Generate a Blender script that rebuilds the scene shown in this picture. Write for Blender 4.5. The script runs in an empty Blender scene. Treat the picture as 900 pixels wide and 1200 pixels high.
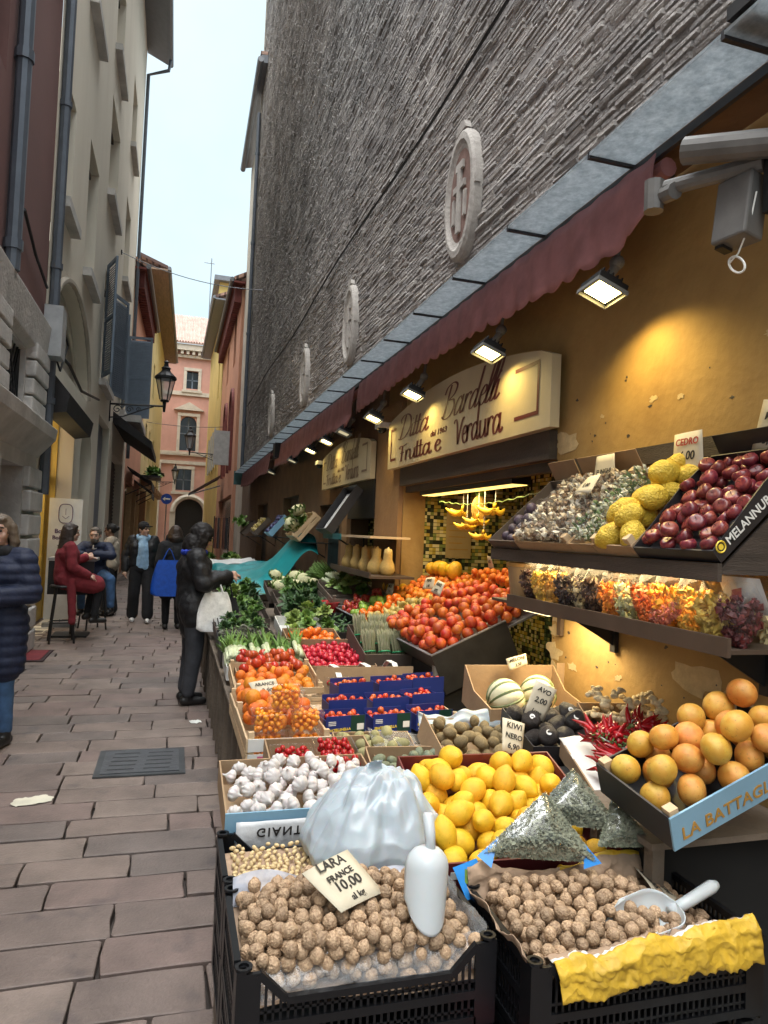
import bpy, bmesh, math, random
import numpy as np
from mathutils import Vector, Matrix, Euler
R = math.radians
PI = math.pi
sc = bpy.context.scene
COL = sc.collection

# ---------------------------------------------------------------- camera
EYE = Vector((0, 0, 1.65))
cam = bpy.data.cameras.new('camera')
cam.sensor_fit = 'VERTICAL'
cam.sensor_height = 36.0
cam.lens = 825.0 / 1200.0 * 36.0
cam.clip_start = 0.05
cam.clip_end = 3000
camo = bpy.data.objects.new('camera', cam)
COL.objects.link(camo)
camo.matrix_world = Matrix(((0.958, -0.050, -0.283, EYE.x), (-0.285, -0.020, -0.958, EYE.y),
                            (0.042, 0.999, -0.033, EYE.z), (0, 0, 0, 1)))
sc.camera = camo

# ---------------------------------------------------------------- sky and sun (overcast)
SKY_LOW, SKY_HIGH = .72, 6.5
SUN_EL, SUN_AZ = 55.0, 212.0          # degrees; azimuth clockwise from +Y
w = bpy.data.worlds.new('World')
sc.world = w
w.use_nodes = True
nt = w.node_tree
for n in list(nt.nodes):
    nt.nodes.remove(n)
sky = nt.nodes.new('ShaderNodeTexSky')
sky.sky_type = 'NISHITA'
sky.sun_disc = False
sky.sun_elevation = R(SUN_EL)
sky.sun_rotation = R(SUN_AZ)
sky.air_density = 1.0
sky.dust_density = 4.0
sky.ozone_density = 1.0
tcw = nt.nodes.new('ShaderNodeTexCoord')
nz = nt.nodes.new('ShaderNodeTexNoise')
nz.inputs['Scale'].default_value = 2.2
nz.inputs['Detail'].default_value = 5
nt.links.new(tcw.outputs['Generated'], nz.inputs['Vector'])
crw = nt.nodes.new('ShaderNodeValToRGB')      # thin overcast, a little blue showing through
crw.color_ramp.elements[0].position = .35
crw.color_ramp.elements[0].color = (6.2, 8.3, 9.2, 1)
crw.color_ramp.elements[1].position = .68
crw.color_ramp.elements[1].color = (8.6, 10.1, 10.7, 1)
nt.links.new(nz.outputs['Fac'], crw.inputs['Fac'])
mxw = nt.nodes.new('ShaderNodeMixRGB')
mxw.inputs['Fac'].default_value = .88
nt.links.new(sky.outputs['Color'], mxw.inputs['Color1'])
# an overcast sky is brighter overhead than towards the horizon
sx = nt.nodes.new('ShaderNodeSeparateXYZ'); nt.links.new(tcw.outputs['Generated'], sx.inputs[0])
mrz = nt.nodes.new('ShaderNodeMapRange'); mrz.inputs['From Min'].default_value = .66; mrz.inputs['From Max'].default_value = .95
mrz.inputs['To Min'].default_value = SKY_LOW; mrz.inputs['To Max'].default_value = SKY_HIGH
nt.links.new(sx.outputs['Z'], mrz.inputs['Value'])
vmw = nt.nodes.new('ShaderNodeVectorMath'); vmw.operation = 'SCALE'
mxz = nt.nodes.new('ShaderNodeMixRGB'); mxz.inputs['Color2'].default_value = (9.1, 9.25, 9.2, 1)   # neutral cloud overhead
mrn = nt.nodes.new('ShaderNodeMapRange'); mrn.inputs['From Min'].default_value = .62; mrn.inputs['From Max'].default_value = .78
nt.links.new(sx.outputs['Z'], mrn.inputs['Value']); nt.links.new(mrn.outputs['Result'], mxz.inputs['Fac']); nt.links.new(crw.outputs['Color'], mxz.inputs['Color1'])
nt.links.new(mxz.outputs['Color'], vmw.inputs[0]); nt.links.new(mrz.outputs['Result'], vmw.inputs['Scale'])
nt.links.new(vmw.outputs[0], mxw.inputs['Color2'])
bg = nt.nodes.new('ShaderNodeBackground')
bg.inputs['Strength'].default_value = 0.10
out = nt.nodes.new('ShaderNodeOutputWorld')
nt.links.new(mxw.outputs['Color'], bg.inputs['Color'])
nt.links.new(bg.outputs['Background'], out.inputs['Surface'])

sl = bpy.data.lights.new('sun', 'SUN')
sl.energy = .85
sl.angle = R(50)
sl.color = (1, .965, .91)
slo = bpy.data.objects.new('sun', sl)
COL.objects.link(slo)
slo.rotation_euler = Euler((R(90 - SUN_EL), 0, R(180 - SUN_AZ)), 'XYZ')

vs = sc.view_settings
vs.view_transform = 'Standard'
vs.look = 'None'
vs.gamma = 1
vs.use_curve_mapping = False
vs.exposure = .85
sc.render.engine = 'CYCLES'
sc.cycles.max_bounces = 6
sc.cycles.transparent_max_bounces = 12

rng = random.Random(7)
NR = np.random.RandomState(11)

# ---------------------------------------------------------------- materials
MATS = {}
def mat(name, col, rough=.6, var=.18, scale=6, bump=0., bscale=40, metal=0, rnd=0., hrnd=0., spec=.5,
        col2=None, c2pos=(.42, .62), sss=0., coat=0., emit=None, estr=0., trans=0., stretch=None, alpha=1., detail=6, speck=0., crumple=0., cdist=.02):
    """procedural principled material: noise colour variation in object space + per-object variation + bump"""
    if name in MATS:
        return MATS[name]
    m = bpy.data.materials.new(name)
    m.use_nodes = True
    t = m.node_tree
    b = t.nodes['Principled BSDF']
    L = t.links.new
    tc = t.nodes.new('ShaderNodeTexCoord')
    vec = tc.outputs['Object']
    if stretch:
        mp = t.nodes.new('ShaderNodeMapping')
        mp.inputs['Scale'].default_value = stretch
        L(vec, mp.inputs['Vector'])
        vec = mp.outputs['Vector']
    oi = t.nodes.new('ShaderNodeObjectInfo')
    n1 = t.nodes.new('ShaderNodeTexNoise')
    n1.noise_dimensions = '4D'
    n1.inputs['Scale'].default_value = scale
    n1.inputs['Detail'].default_value = detail
    n1.inputs['Roughness'].default_value = .62
    L(vec, n1.inputs['Vector'])
    if rnd or hrnd:
        mu = t.nodes.new('ShaderNodeMath'); mu.operation = 'MULTIPLY'; mu.inputs[1].default_value = 37
        L(oi.outputs['Random'], mu.inputs[0]); L(mu.outputs[0], n1.inputs['W'])
    cr = t.nodes.new('ShaderNodeValToRGB')
    e = cr.color_ramp.elements
    if col2 is None:
        e[0].color = tuple(min(1, c * (1 - var)) for c in col) + (1,)
        e[1].color = tuple(min(1, c * (1 + var)) for c in col) + (1,)
        e[0].position, e[1].position = .3, .7
    else:
        e[0].color = tuple(col) + (1,)
        e[1].color = tuple(col2) + (1,)
        e[0].position, e[1].position = c2pos
    L(n1.outputs['Fac'], cr.inputs['Fac'])
    src = cr.outputs['Color']
    if rnd or hrnd:
        hs = t.nodes.new('ShaderNodeHueSaturation')
        mr = t.nodes.new('ShaderNodeMapRange')
        mr.inputs['To Min'].default_value = 1 - rnd; mr.inputs['To Max'].default_value = 1 + rnd
        L(oi.outputs['Random'], mr.inputs['Value']); L(mr.outputs['Result'], hs.inputs['Value'])
        if hrnd:
            m7 = t.nodes.new('ShaderNodeMath'); m7.operation = 'MULTIPLY'; m7.inputs[1].default_value = 7.31
            fr = t.nodes.new('ShaderNodeMath'); fr.operation = 'FRACT'
            L(oi.outputs['Random'], m7.inputs[0]); L(m7.outputs[0], fr.inputs[0])
            mh = t.nodes.new('ShaderNodeMapRange')
            mh.inputs['To Min'].default_value = .5 - hrnd; mh.inputs['To Max'].default_value = .5 + hrnd
            L(fr.outputs[0], mh.inputs['Value']); L(mh.outputs['Result'], hs.inputs['Hue'])
        L(src, hs.inputs['Color']); src = hs.outputs['Color']
    if speck:        # small dark blemishes
        n3 = t.nodes.new('ShaderNodeTexNoise'); n3.noise_dimensions = '4D'; n3.inputs['Scale'].default_value = 5.5; n3.inputs['Detail'].default_value = 3
        L(vec, n3.inputs['Vector'])
        mw_ = t.nodes.new('ShaderNodeMath'); mw_.operation = 'MULTIPLY'; mw_.inputs[1].default_value = 91
        L(oi.outputs['Random'], mw_.inputs[0]); L(mw_.outputs[0], n3.inputs['W'])
        c3 = t.nodes.new('ShaderNodeValToRGB'); c3.color_ramp.elements[0].position = .60; c3.color_ramp.elements[1].position = .72
        c3.color_ramp.elements[0].color = (0, 0, 0, 1); c3.color_ramp.elements[1].color = (speck,) * 3 + (1,)
        L(n3.outputs['Fac'], c3.inputs['Fac'])
        m3 = t.nodes.new('ShaderNodeMixRGB'); m3.inputs['Color2'].default_value = (col[0] * .38, col[1] * .42, col[2] * .5, 1)
        L(c3.outputs['Color'], m3.inputs['Fac']); L(src, m3.inputs['Color1']); src = m3.outputs['Color']
    L(src, b.inputs['Base Color'])
    b.inputs['Roughness'].default_value = rough
    b.inputs['Metallic'].default_value = metal
    b.inputs['Specular IOR Level'].default_value = spec
    b.inputs['Coat Weight'].default_value = coat
    b.inputs['Transmission Weight'].default_value = trans
    b.inputs['Alpha'].default_value = alpha
    if sss:
        b.inputs['Subsurface Weight'].default_value = sss
        b.inputs['Subsurface Scale'].default_value = .01
    if emit:
        b.inputs['Emission Color'].default_value = tuple(emit) + (1,)
        b.inputs['Emission Strength'].default_value = estr
    if bump:
        n2 = t.nodes.new('ShaderNodeTexNoise')
        n2.inputs['Scale'].default_value = bscale
        n2.inputs['Detail'].default_value = 5
        L(vec, n2.inputs['Vector'])
        bp = t.nodes.new('ShaderNodeBump')
        bp.inputs['Strength'].default_value = min(1, bump)
        bp.inputs['Distance'].default_value = .02 if bscale < 60 else .006
        L(n2.outputs['Fac'], bp.inputs['Height'])
        L(bp.outputs['Normal'], b.inputs['Normal'])
        # a little roughness break-up
        mr2 = t.nodes.new('ShaderNodeMapRange')
        mr2.inputs['To Min'].default_value = max(0, rough - .08); mr2.inputs['To Max'].default_value = min(1, rough + .1)
        L(n1.outputs['Fac'], mr2.inputs['Value']); L(mr2.outputs['Result'], b.inputs['Roughness'])
    if crumple:      # sharp facets of creased film or paper
        hs_ = []
        for q, k in ((1, 1.), (2.7, .45)):
            vo = t.nodes.new('ShaderNodeTexVoronoi'); vo.inputs['Scale'].default_value = crumple * q
            n4 = t.nodes.new('ShaderNodeTexNoise'); n4.inputs['Scale'].default_value = crumple * q * .6
            ad = t.nodes.new('ShaderNodeVectorMath'); ad.operation = 'MULTIPLY_ADD'; ad.inputs[1].default_value = (.09 / q,) * 3
            L(tc.outputs['Object'], n4.inputs['Vector']); L(n4.outputs['Color'], ad.inputs[0]); L(tc.outputs['Object'], ad.inputs[2])
            L(ad.outputs[0], vo.inputs['Vector'])
            ml = t.nodes.new('ShaderNodeMath'); ml.operation = 'MULTIPLY'; ml.inputs[1].default_value = k / q
            L(vo.outputs['Distance'], ml.inputs[0]); hs_.append(ml)
        sm = t.nodes.new('ShaderNodeMath'); L(hs_[0].outputs[0], sm.inputs[0]); L(hs_[1].outputs[0], sm.inputs[1])
        bp = t.nodes.new('ShaderNodeBump'); bp.inputs['Strength'].default_value = .8; bp.inputs['Distance'].default_value = cdist
        L(sm.outputs[0], bp.inputs['Height']); L(bp.outputs['Normal'], b.inputs['Normal'])
    MATS[name] = m
    return m

def mat_film(name, tint=(1, 1, 1), opac=.12, rough=.08, glo=.22):
    """thin clear plastic film: mostly see-through with glossy glints"""
    if name in MATS:
        return MATS[name]
    m = bpy.data.materials.new(name); m.use_nodes = True
    t = m.node_tree; L = t.links.new
    for n in list(t.nodes):
        t.nodes.remove(n)
    o = t.nodes.new('ShaderNodeOutputMaterial')
    tr = t.nodes.new('ShaderNodeBsdfTransparent'); tr.inputs['Color'].default_value = tuple(tint) + (1,)
    df = t.nodes.new('ShaderNodeBsdfDiffuse'); df.inputs['Color'].default_value = (.8, .82, .85, 1)
    gl = t.nodes.new('ShaderNodeBsdfGlossy'); gl.inputs['Roughness'].default_value = rough
    lw = t.nodes.new('ShaderNodeLayerWeight'); lw.inputs['Blend'].default_value = .35
    tc = t.nodes.new('ShaderNodeTexCoord')
    nz = t.nodes.new('ShaderNodeTexNoise'); nz.inputs['Scale'].default_value = 22; nz.inputs['Detail'].default_value = 3
    L(tc.outputs['Object'], nz.inputs['Vector'])
    bp = t.nodes.new('ShaderNodeBump'); bp.inputs['Strength'].default_value = .45; bp.inputs['Distance'].default_value = .02
    L(nz.outputs['Fac'], bp.inputs['Height'])
    L(bp.outputs['Normal'], gl.inputs['Normal'])
    m1 = t.nodes.new('ShaderNodeMixShader'); m1.inputs['Fac'].default_value = opac
    L(tr.outputs[0], m1.inputs[1]); L(df.outputs[0], m1.inputs[2])
    mr = t.nodes.new('ShaderNodeMapRange'); mr.inputs['To Min'].default_value = .015; mr.inputs['To Max'].default_value = glo
    L(lw.outputs['Fresnel'], mr.inputs['Value'])
    m2 = t.nodes.new('ShaderNodeMixShader')
    L(mr.outputs['Result'], m2.inputs['Fac']); L(m1.outputs[0], m2.inputs[1]); L(gl.outputs[0], m2.inputs[2])
    L(m2.outputs[0], o.inputs['Surface'])
    MATS[name] = m
    return m

# ---------------------------------------------------------------- mesh building
class MB:
    def __init__(s):
        s.v, s.f, s.m = [], [], []
    def add(s, vs, fs, mi=0):
        o = len(s.v)
        s.v += [tuple(v) for v in vs]
        s.f += [tuple(i + o for i in f) for f in fs]
        s.m += [mi] * len(fs)
        return s
    def box(s, c, d, rot=None, mi=0):
        x, y, z = d[0] / 2, d[1] / 2, d[2] / 2
        vs = [Vector(p) for p in ((-x, -y, -z), (x, -y, -z), (x, y, -z), (-x, y, -z), (-x, -y, z), (x, -y, z), (x, y, z), (-x, y, z))]
        if rot is not None:
            rm = rot if isinstance(rot, Matrix) else Euler(rot).to_matrix()
            vs = [rm @ v for v in vs]
        c = Vector(c)
        return s.add([v + c for v in vs], [(0, 3, 2, 1), (4, 5, 6, 7), (0, 1, 5, 4), (1, 2, 6, 5), (2, 3, 7, 6), (3, 0, 4, 7)], mi)
    def bb(s, a, b, mi=0):
        return s.box([(a[i] + b[i]) / 2 for i in range(3)], [abs(b[i] - a[i]) for i in range(3)], mi=mi)
    def tube(s, pts, r, n=8, mi=0, caps=True, closed=False):
        pts = [Vector(p) for p in pts]
        rs = r if isinstance(r, (list, tuple)) else [r] * len(pts)
        vs, fs = [], []
        up = None
        N = len(pts)
        for i, p in enumerate(pts):
            a = pts[i - 1] if (i > 0 or closed) else p
            b = pts[(i + 1) % N] if (i < N - 1 or closed) else p
            t = (b - a)
            t = t.normalized() if t.length > 1e-9 else Vector((0, 0, 1))
            if up is None:
                up = Vector((0, 0, 1)) if abs(t.z) < .9 else Vector((1, 0, 0))
            x = t.cross(up)
            if x.length < 1e-6:
                x = t.orthogonal()
            x.normalize(); y = x.cross(t).normalized(); up = y
            for k in range(n):
                an = 2 * PI * k / n
                vs.append(p + (x * math.cos(an) + y * math.sin(an)) * rs[i])
        for i in range(N if closed else N - 1):
            j = (i + 1) % N
            for k in range(n):
                fs.append((i * n + k, i * n + (k + 1) % n, j * n + (k + 1) % n, j * n + k))
        if caps and not closed:
            fs.append(tuple(range(n - 1, -1, -1)))
            fs.append(tuple((N - 1) * n + k for k in range(n)))
        return s.add(vs, fs, mi)
    def lathe(s, prof, n=16, c=(0, 0, 0), axis=None, mi=0):
        """prof: list of (r, z)"""
        vs, fs = [], []
        c = Vector(c)
        q = Vector((0, 0, 1)).rotation_difference(Vector(axis)).to_matrix() if axis is not None else Matrix.Identity(3)
        for r, z in prof:
            for k in range(n):
                an = 2 * PI * k / n
                vs.append(q @ Vector((r * math.cos(an), r * math.sin(an), z)) + c)
        for i in range(len(prof) - 1):
            for k in range(n):
                fs.append((i * n + k, i * n + (k + 1) % n, (i + 1) * n + (k + 1) % n, (i + 1) * n + k))
        if prof[0][0] > 1e-6:
            fs.append(tuple(range(n - 1, -1, -1)))
        if prof[-1][0] > 1e-6:
            fs.append(tuple((len(prof) - 1) * n + k for k in range(n)))
        return s.add(vs, fs, mi)
    def grid(s, fn, nu, nv, mi=0, wrapu=False):
        vs = [fn(i / (nu if wrapu else nu - 1), j / (nv - 1)) for j in range(nv) for i in range(nu)]
        fs = []
        for j in range(nv - 1):
            for i in range(nu if wrapu else nu - 1):
                i2 = (i + 1) % nu
                fs.append((j * nu + i, j * nu + i2, (j + 1) * nu + i2, (j + 1) * nu + i))
        return s.add(vs, fs, mi)
    def prism(s, poly, off, mi=0):
        """poly: list of 3D points (planar), off: extrusion vector"""
        n = len(poly)
        off = Vector(off)
        vs = [Vector(p) for p in poly] + [Vector(p) + off for p in poly]
        fs = [tuple(range(n - 1, -1, -1)), tuple(range(n, 2 * n))]
        for i in range(n):
            j = (i + 1) % n
            fs.append((i, j, n + j, n + i))
        return s.add(vs, fs, mi)
    def ball(s, c, r, n=12, m=8, mi=0, rot=None):
        r = r if isinstance(r, (list, tuple)) else (r, r, r)
        rm = Euler(rot).to_matrix() if rot else Matrix.Identity(3)
        c = Vector(c)
        vs = [c + rm @ Vector((0, 0, -r[2]))]
        for j in range(1, m):
            th = -PI / 2 + PI * j / m
            for k in range(n):
                an = 2 * PI * k / n
                vs.append(c + rm @ Vector((r[0] * math.cos(th) * math.cos(an), r[1] * math.cos(th) * math.sin(an), r[2] * math.sin(th))))
        vs.append(c + rm @ Vector((0, 0, r[2])))
        fs = [(0, 1 + (k + 1) % n, 1 + k) for k in range(n)]
        for j in range(m - 2):
            for k in range(n):
                a = 1 + j * n
                fs.append((a + k, a + (k + 1) % n, a + n + (k + 1) % n, a + n + k))
        a = 1 + (m - 2) * n
        fs += [(a + k, a + (k + 1) % n, len(vs) - 1) for k in range(n)]
        return s.add(vs, fs, mi)
    def mesh(s, name, mats, smooth=False):
        me = bpy.data.meshes.new(name)
        me.from_pydata(s.v, [], s.f)
        for m in (mats if isinstance(mats, (list, tuple)) else [mats]):
            me.materials.append(m)
        me.polygons.foreach_set('material_index', s.m)
        if smooth:
            me.polygons.foreach_set('use_smooth', [True] * len(s.f))
        me.update()
        return me
    def build(s, name, mats, parent=None, smooth=False, loc=None, bevel=0):
        me = s.mesh(name, mats, smooth)
        if bevel:
            bm = bmesh.new(); bm.from_mesh(me)
            bmesh.ops.remove_doubles(bm, verts=bm.verts, dist=1e-6)
            bmesh.ops.bevel(bm, geom=[e for e in bm.edges if e.is_manifold and e.calc_face_angle(0) > .6], offset=bevel, segments=2, affect='EDGES', profile=.5)
            bm.to_mesh(me); bm.free()
        return link(name, me, parent, loc)

def link(name, me, parent=None, loc=None):
    o = bpy.data.objects.new(name, me)
    COL.objects.link(o)
    if parent is not None:
        o.parent = parent
    if loc is not None:
        o.location = loc
    return o

def tag(o, label, cat, group=None):
    o['label'] = label
    o['category'] = cat
    if group:
        o['group'] = group
    return o

def thing(name, label, cat, loc=(0, 0, 0), rotz=0, group=None, mw=None):
    o = bpy.data.objects.new(name, None)
    o.empty_display_size = .05
    COL.objects.link(o)
    if mw is not None:
        o.matrix_world = mw
    else:
        o.location = loc
        o.rotation_euler = (0, 0, rotz)
    return tag(o, label, cat, group)

def struct(o):
    o['kind'] = 'structure'
    return o

def copy_tree(o, parent=None):
    c = o.copy()
    COL.objects.link(c)
    if parent is not None:
        c.parent = parent
    for ch in [k for k in bpy.data.objects if k.parent == o]:
        copy_tree(ch, c)
    return c

def put(name, me, label, cat, group, loc, rot=None, scale=1., mw=None):
    """one individual thing that shares mesh data with its kind"""
    o = bpy.data.objects.new(name, me)
    COL.objects.link(o)
    if mw is not None:
        o.matrix_world = mw
    else:
        o.location = loc
        if rot is not None:
            o.rotation_euler = rot
        o.scale = (scale,) * 3 if not isinstance(scale, (tuple, list)) else scale
    return tag(o, label, cat, group)

def rrot():
    return (rng.uniform(0, 6.28), rng.uniform(0, 6.28), rng.uniform(0, 6.28))

def frame(o, ax, ay):
    """matrix from an origin, an x direction and a rough y direction"""
    o, ax, ay = Vector(o), Vector(ax).normalized(), Vector(ay)
    az = ax.cross(ay).normalized()
    ay = az.cross(ax).normalized()
    return Matrix(((ax.x, ay.x, az.x, o.x), (ax.y, ay.y, az.y, o.y), (ax.z, ay.z, az.z, o.z), (0, 0, 0, 1)))

WORK = bpy.data.scenes.new('bench')     # small empty scene where lettering and figures are turned into meshes
def baked(o):
    WORK.collection.objects.link(o)
    vl = WORK.view_layers[0]; vl.update()
    me = bpy.data.meshes.new_from_object(o.evaluated_get(vl.depsgraph))
    bpy.data.objects.remove(o)
    return me

def text_mesh(body, size, mat_, name='lettering', ext=.0008, shear=0., align='LEFT', bold=0., spacing=1.):
    c = bpy.data.curves.new('txt', 'FONT')
    c.body = body; c.size = size; c.extrude = ext; c.shear = shear; c.align_x = align; c.offset = bold
    c.space_character = spacing
    c.resolution_u = 3
    o = bpy.data.objects.new('txt', c)
    me = baked(o)
    bpy.data.curves.remove(c)
    me.name = name
    me.materials.clear(); me.materials.append(mat_)
    return me

def letter(body, size, mat_, parent, mw, name='lettering', **k):
    """flat lettering placed in its parent's space by matrix mw"""
    me = text_mesh(body, size, mat_, name, **k)
    me.transform(mw)
    return link(name, me, parent)

# ---------------------------------------------------------------- piles
def pile(n, r, box, zf=None, seed=0, K=70, rj=.1, bias=None, zs=1.):
    """drop n balls one by one where they come to rest lowest; box=(x0,x1,y0,y1); zs squashes contact heights"""
    rs = np.random.RandomState(seed)
    P = np.zeros((n, 3)); Q = np.zeros(n)
    x0, x1, y0, y1 = box
    for i in range(n):
        ri = r * (1 + rs.uniform(-rj, rj))
        xs = rs.uniform(x0 + ri, max(x0 + ri + 1e-4, x1 - ri), K); ys = rs.uniform(y0 + ri, max(y0 + ri + 1e-4, y1 - ri), K)
        z = (np.array([zf(a, b) for a, b in zip(xs, ys)]) if zf else np.zeros(K)) + ri
        if i:
            d2 = (xs[:, None] - P[None, :i, 0]) ** 2 + (ys[:, None] - P[None, :i, 1]) ** 2
            s2 = (ri + Q[None, :i]) ** 2
            h = P[None, :i, 2] + np.sqrt(np.maximum(s2 - d2, 0)) * zs
            h = np.where(d2 < s2, h, -9)
            z = np.maximum(z, h.max(1))
        cost = z + (np.array([bias(a, b) for a, b in zip(xs, ys)]) if bias else 0)
        k = int(np.argmin(cost))
        P[i] = (xs[k], ys[k], z[k]); Q[i] = ri
    return P, Q

def fill(name, meshes, n, r, box, label, cat, group, mw=Matrix.Identity(4), zf=None, seed=0, bias=None, rj=.1, upright=False, zs=.95, K=70, base=1.):
    """a pile of individual things inside a box given in the frame mw; meshes have unit radius times base"""
    P, Q = pile(n, r, box, zf, seed, K, rj, bias, zs)
    for i in range(n):
        m = mw @ Matrix.Translation(P[i])
        e = Euler((rng.uniform(-.5, .5), rng.uniform(-.5, .5), rng.uniform(0, 6.28))) if upright else Euler(rrot())
        put(name, meshes[i % len(meshes)], label, cat, group, None, mw=m @ e.to_matrix().to_4x4() @ Matrix.Scale(Q[i] / base, 4))
    return P, Q

def noise3(p, f, seed=0):
    from mathutils import noise
    return noise.noise(Vector(p) * f + Vector((seed * 7.1, seed * 3.3, seed)))

def fruit_mesh(name, mats, prof, n=20, lump=0., lf=2., seed=0, bend=0., five=0.):
    """a fruit from a lathe profile [(r,z)...] in units of its radius"""
    b = MB(); b.lathe(prof, n)
    vs = []
    for v in b.v:
        p = Vector(v)
        k = 1 + lump * noise3(p, lf, seed)
        if five:
            k *= 1 + five * math.cos(5 * math.atan2(p.y, p.x))
        p = Vector((p.x * k + bend * p.z * p.z, p.y * k, p.z * (1 + lump * .5 * noise3(p, lf, seed + 5))))
        vs.append(tuple(p))
    b.v = vs
    return b.mesh(name, mats, True)

def sph_prof(a=1., m=12, dimple=0., nip=0., dimb=0.):
    pr = []
    for i in range(m + 1):
        th = -PI / 2 + PI * i / m
        r, z = math.cos(th), a * math.sin(th)
        if i == 0 or i == m:
            r = .0
        t = math.sin(th)
        if dimple and t > .55:
            z -= dimple * ((t - .55) / .45) ** 2
        if dimb and t < -.55:
            z += dimb * ((-t - .55) / .45) ** 2
        if nip and t > .82:
            z += nip * ((t - .82) / .18) ** 1.5
        pr.append((max(r, 0), z))
    return pr
# ================================================================ materials of the place
M_slabs = [mat('paving_%d' % i, c, rough=.55, var=.34, scale=3.2, bump=.7, bscale=70, spec=.4, detail=12, speck=.55) for i, c in enumerate(
    [(.195, .150, .129), (.170, .131, .115), (.215, .168, .144), (.185, .136, .12), (.158, .128, .115)])]
M_joint = mat('joint_dirt', (.05, .04, .035), rough=.95, var=.5, scale=20)
M_brick = [mat('old_brick_%d' % i, c, rough=.95, var=.4, scale=1.1, bump=.9, bscale=45, spec=.2, detail=9) for i, c in enumerate(
    [(.365, .34, .325), (.325, .305, .295), (.405, .38, .36), (.28, .265, .26)])]
M_mortar = mat('brick_mortar', (.28, .262, .255), rough=1, var=.4, scale=12, spec=.1)
M_ochre = mat('ochre_plaster', (.28, .165, .055), rough=.75, var=.2, scale=3.5, bump=.25, bscale=18, col2=(.41, .26, .09), c2pos=(.3, .72))
M_ochre_chip = mat('bare_plaster', (.50, .38, .21), rough=.9, var=.2, scale=20, bump=.4, bscale=60)
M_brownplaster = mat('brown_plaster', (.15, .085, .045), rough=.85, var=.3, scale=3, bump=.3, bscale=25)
M_darkwood = mat('dark_wood', (.055, .042, .034), rough=.6, var=.4, scale=3, stretch=(1, 1, 8), bump=.3)
M_black = mat('black_paint', (.012, .012, .013), rough=.5, var=.3, scale=8)
M_tin = mat('galvanised_sheet', (.27, .32, .35), rough=.55, var=.22, scale=11, metal=.25, bump=.15, bscale=30, detail=9)
M_seam = mat('dark_sheet_seam', (.03, .03, .035), rough=.5)
M_maroon = mat('maroon_canvas', (.36, .165, .17), rough=.9, var=.25, scale=6, bump=.2, bscale=80)
M_cream = mat('cream_sign_paint', (.50, .42, .27), rough=.55, var=.1, scale=3, bump=.05)
M_bordo = mat('burgundy_letter', (.11, .02, .018), rough=.5, var=.15)
M_marble = mat('weathered_marble', (.42, .39, .36), rough=.8, var=.25, scale=8, bump=.4, bscale=30, col2=(.30, .27, .25), c2pos=(.45, .75))
M_redstain = mat('medallion_recess', (.20, .12, .10), rough=.9, var=.4, scale=10)
M_beige = mat('beige_plaster', (.64, .575, .47), rough=.9, var=.14, scale=1.0, bump=.25, bscale=14, col2=(.74, .68, .57), c2pos=(.3, .7), stretch=(1, 1, .28), detail=9)
M_beige2 = mat('beige_plaster_grey', (.44, .39, .32), rough=.9, var=.2, scale=1.3, bump=.2, bscale=16)
M_oxblood = mat('oxblood_plaster', (.16, .078, .07), rough=.85, var=.12, scale=.8, bump=.12, bscale=16)
M_stone = mat('grey_sandstone', (.50, .475, .45), rough=.9, var=.25, scale=2.5, bump=.6, bscale=22)
M_pipe = mat('grey_pipe', (.10, .115, .14), rough=.45, var=.15, metal=.3)
M_shut = mat('blue_shutter', (.155, .20, .26), rough=.6, var=.12, scale=5)
M_bluedoor = mat('blue_grey_door', (.17, .205, .25), rough=.5, var=.1, scale=2)
M_glass = mat('dark_window_glass', (.02, .024, .028), rough=.12, var=.3, scale=2)
M_salmon = mat('salmon_plaster', (.50, .25, .16), rough=.9, var=.14, scale=.7)
M_pink = mat('pink_brick_plaster', (.53, .29, .235), rough=.9, var=.12, scale=1.2)
M_yellow = mat('yellow_plaster', (.62, .46, .16), rough=.9, var=.12, scale=.8)
M_yellow2 = mat('pale_yellow_plaster', (.60, .50, .25), rough=.9, var=.12, scale=.8)
M_trim = mat('cream_stone_trim', (.55, .49, .41), rough=.9, var=.15, scale=3)
M_soffit = mat('wooden_soffit', (.22, .15, .10), rough=.8, var=.3, scale=2, stretch=(8, 1, 1))
M_gutter = mat('grey_gutter', (.17, .18, .20), rough=.5, var=.1, metal=.2)
M_dkred = mat('dark_red_trim', (.14, .035, .03), rough=.8, var=.25)
M_iron = mat('black_iron', (.018, .019, .021), rough=.45, var=.3, scale=9, metal=.4)
M_lampglass = mat('lantern_glass', (.55, .60, .62), rough=.15, var=.1, alpha=.45)
M_white = mat('white_paint', (.78, .78, .76), rough=.5, var=.06)
M_greyplastic = mat('grey_plastic', (.20, .20, .19), rough=.6, var=.15)
M_tarp_dark = mat('dark_awning_canvas', (.022, .02, .021), rough=.85, var=.3)

def tile_material():
    m = bpy.data.materials.new('roof_tiles'); m.use_nodes = True
    t = m.node_tree; L = t.links.new; b = t.nodes['Principled BSDF']
    tc = t.nodes.new('ShaderNodeTexCoord'); br = t.nodes.new('ShaderNodeTexBrick')
    br.inputs['Color1'].default_value = (.36, .20, .15, 1); br.inputs['Color2'].default_value = (.46, .30, .24, 1)
    br.inputs['Mortar'].default_value = (.10, .06, .05, 1); br.inputs['Scale'].default_value = 1.0
    br.inputs['Brick Width'].default_value = .28; br.inputs['Row Height'].default_value = .45; br.inputs['Mortar Size'].default_value = .05
    L(tc.outputs['Object'], br.inputs['Vector']); L(br.outputs['Color'], b.inputs['Base Color'])
    b.inputs['Roughness'].default_value = .9
    return m
M_tiles = tile_material()

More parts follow.
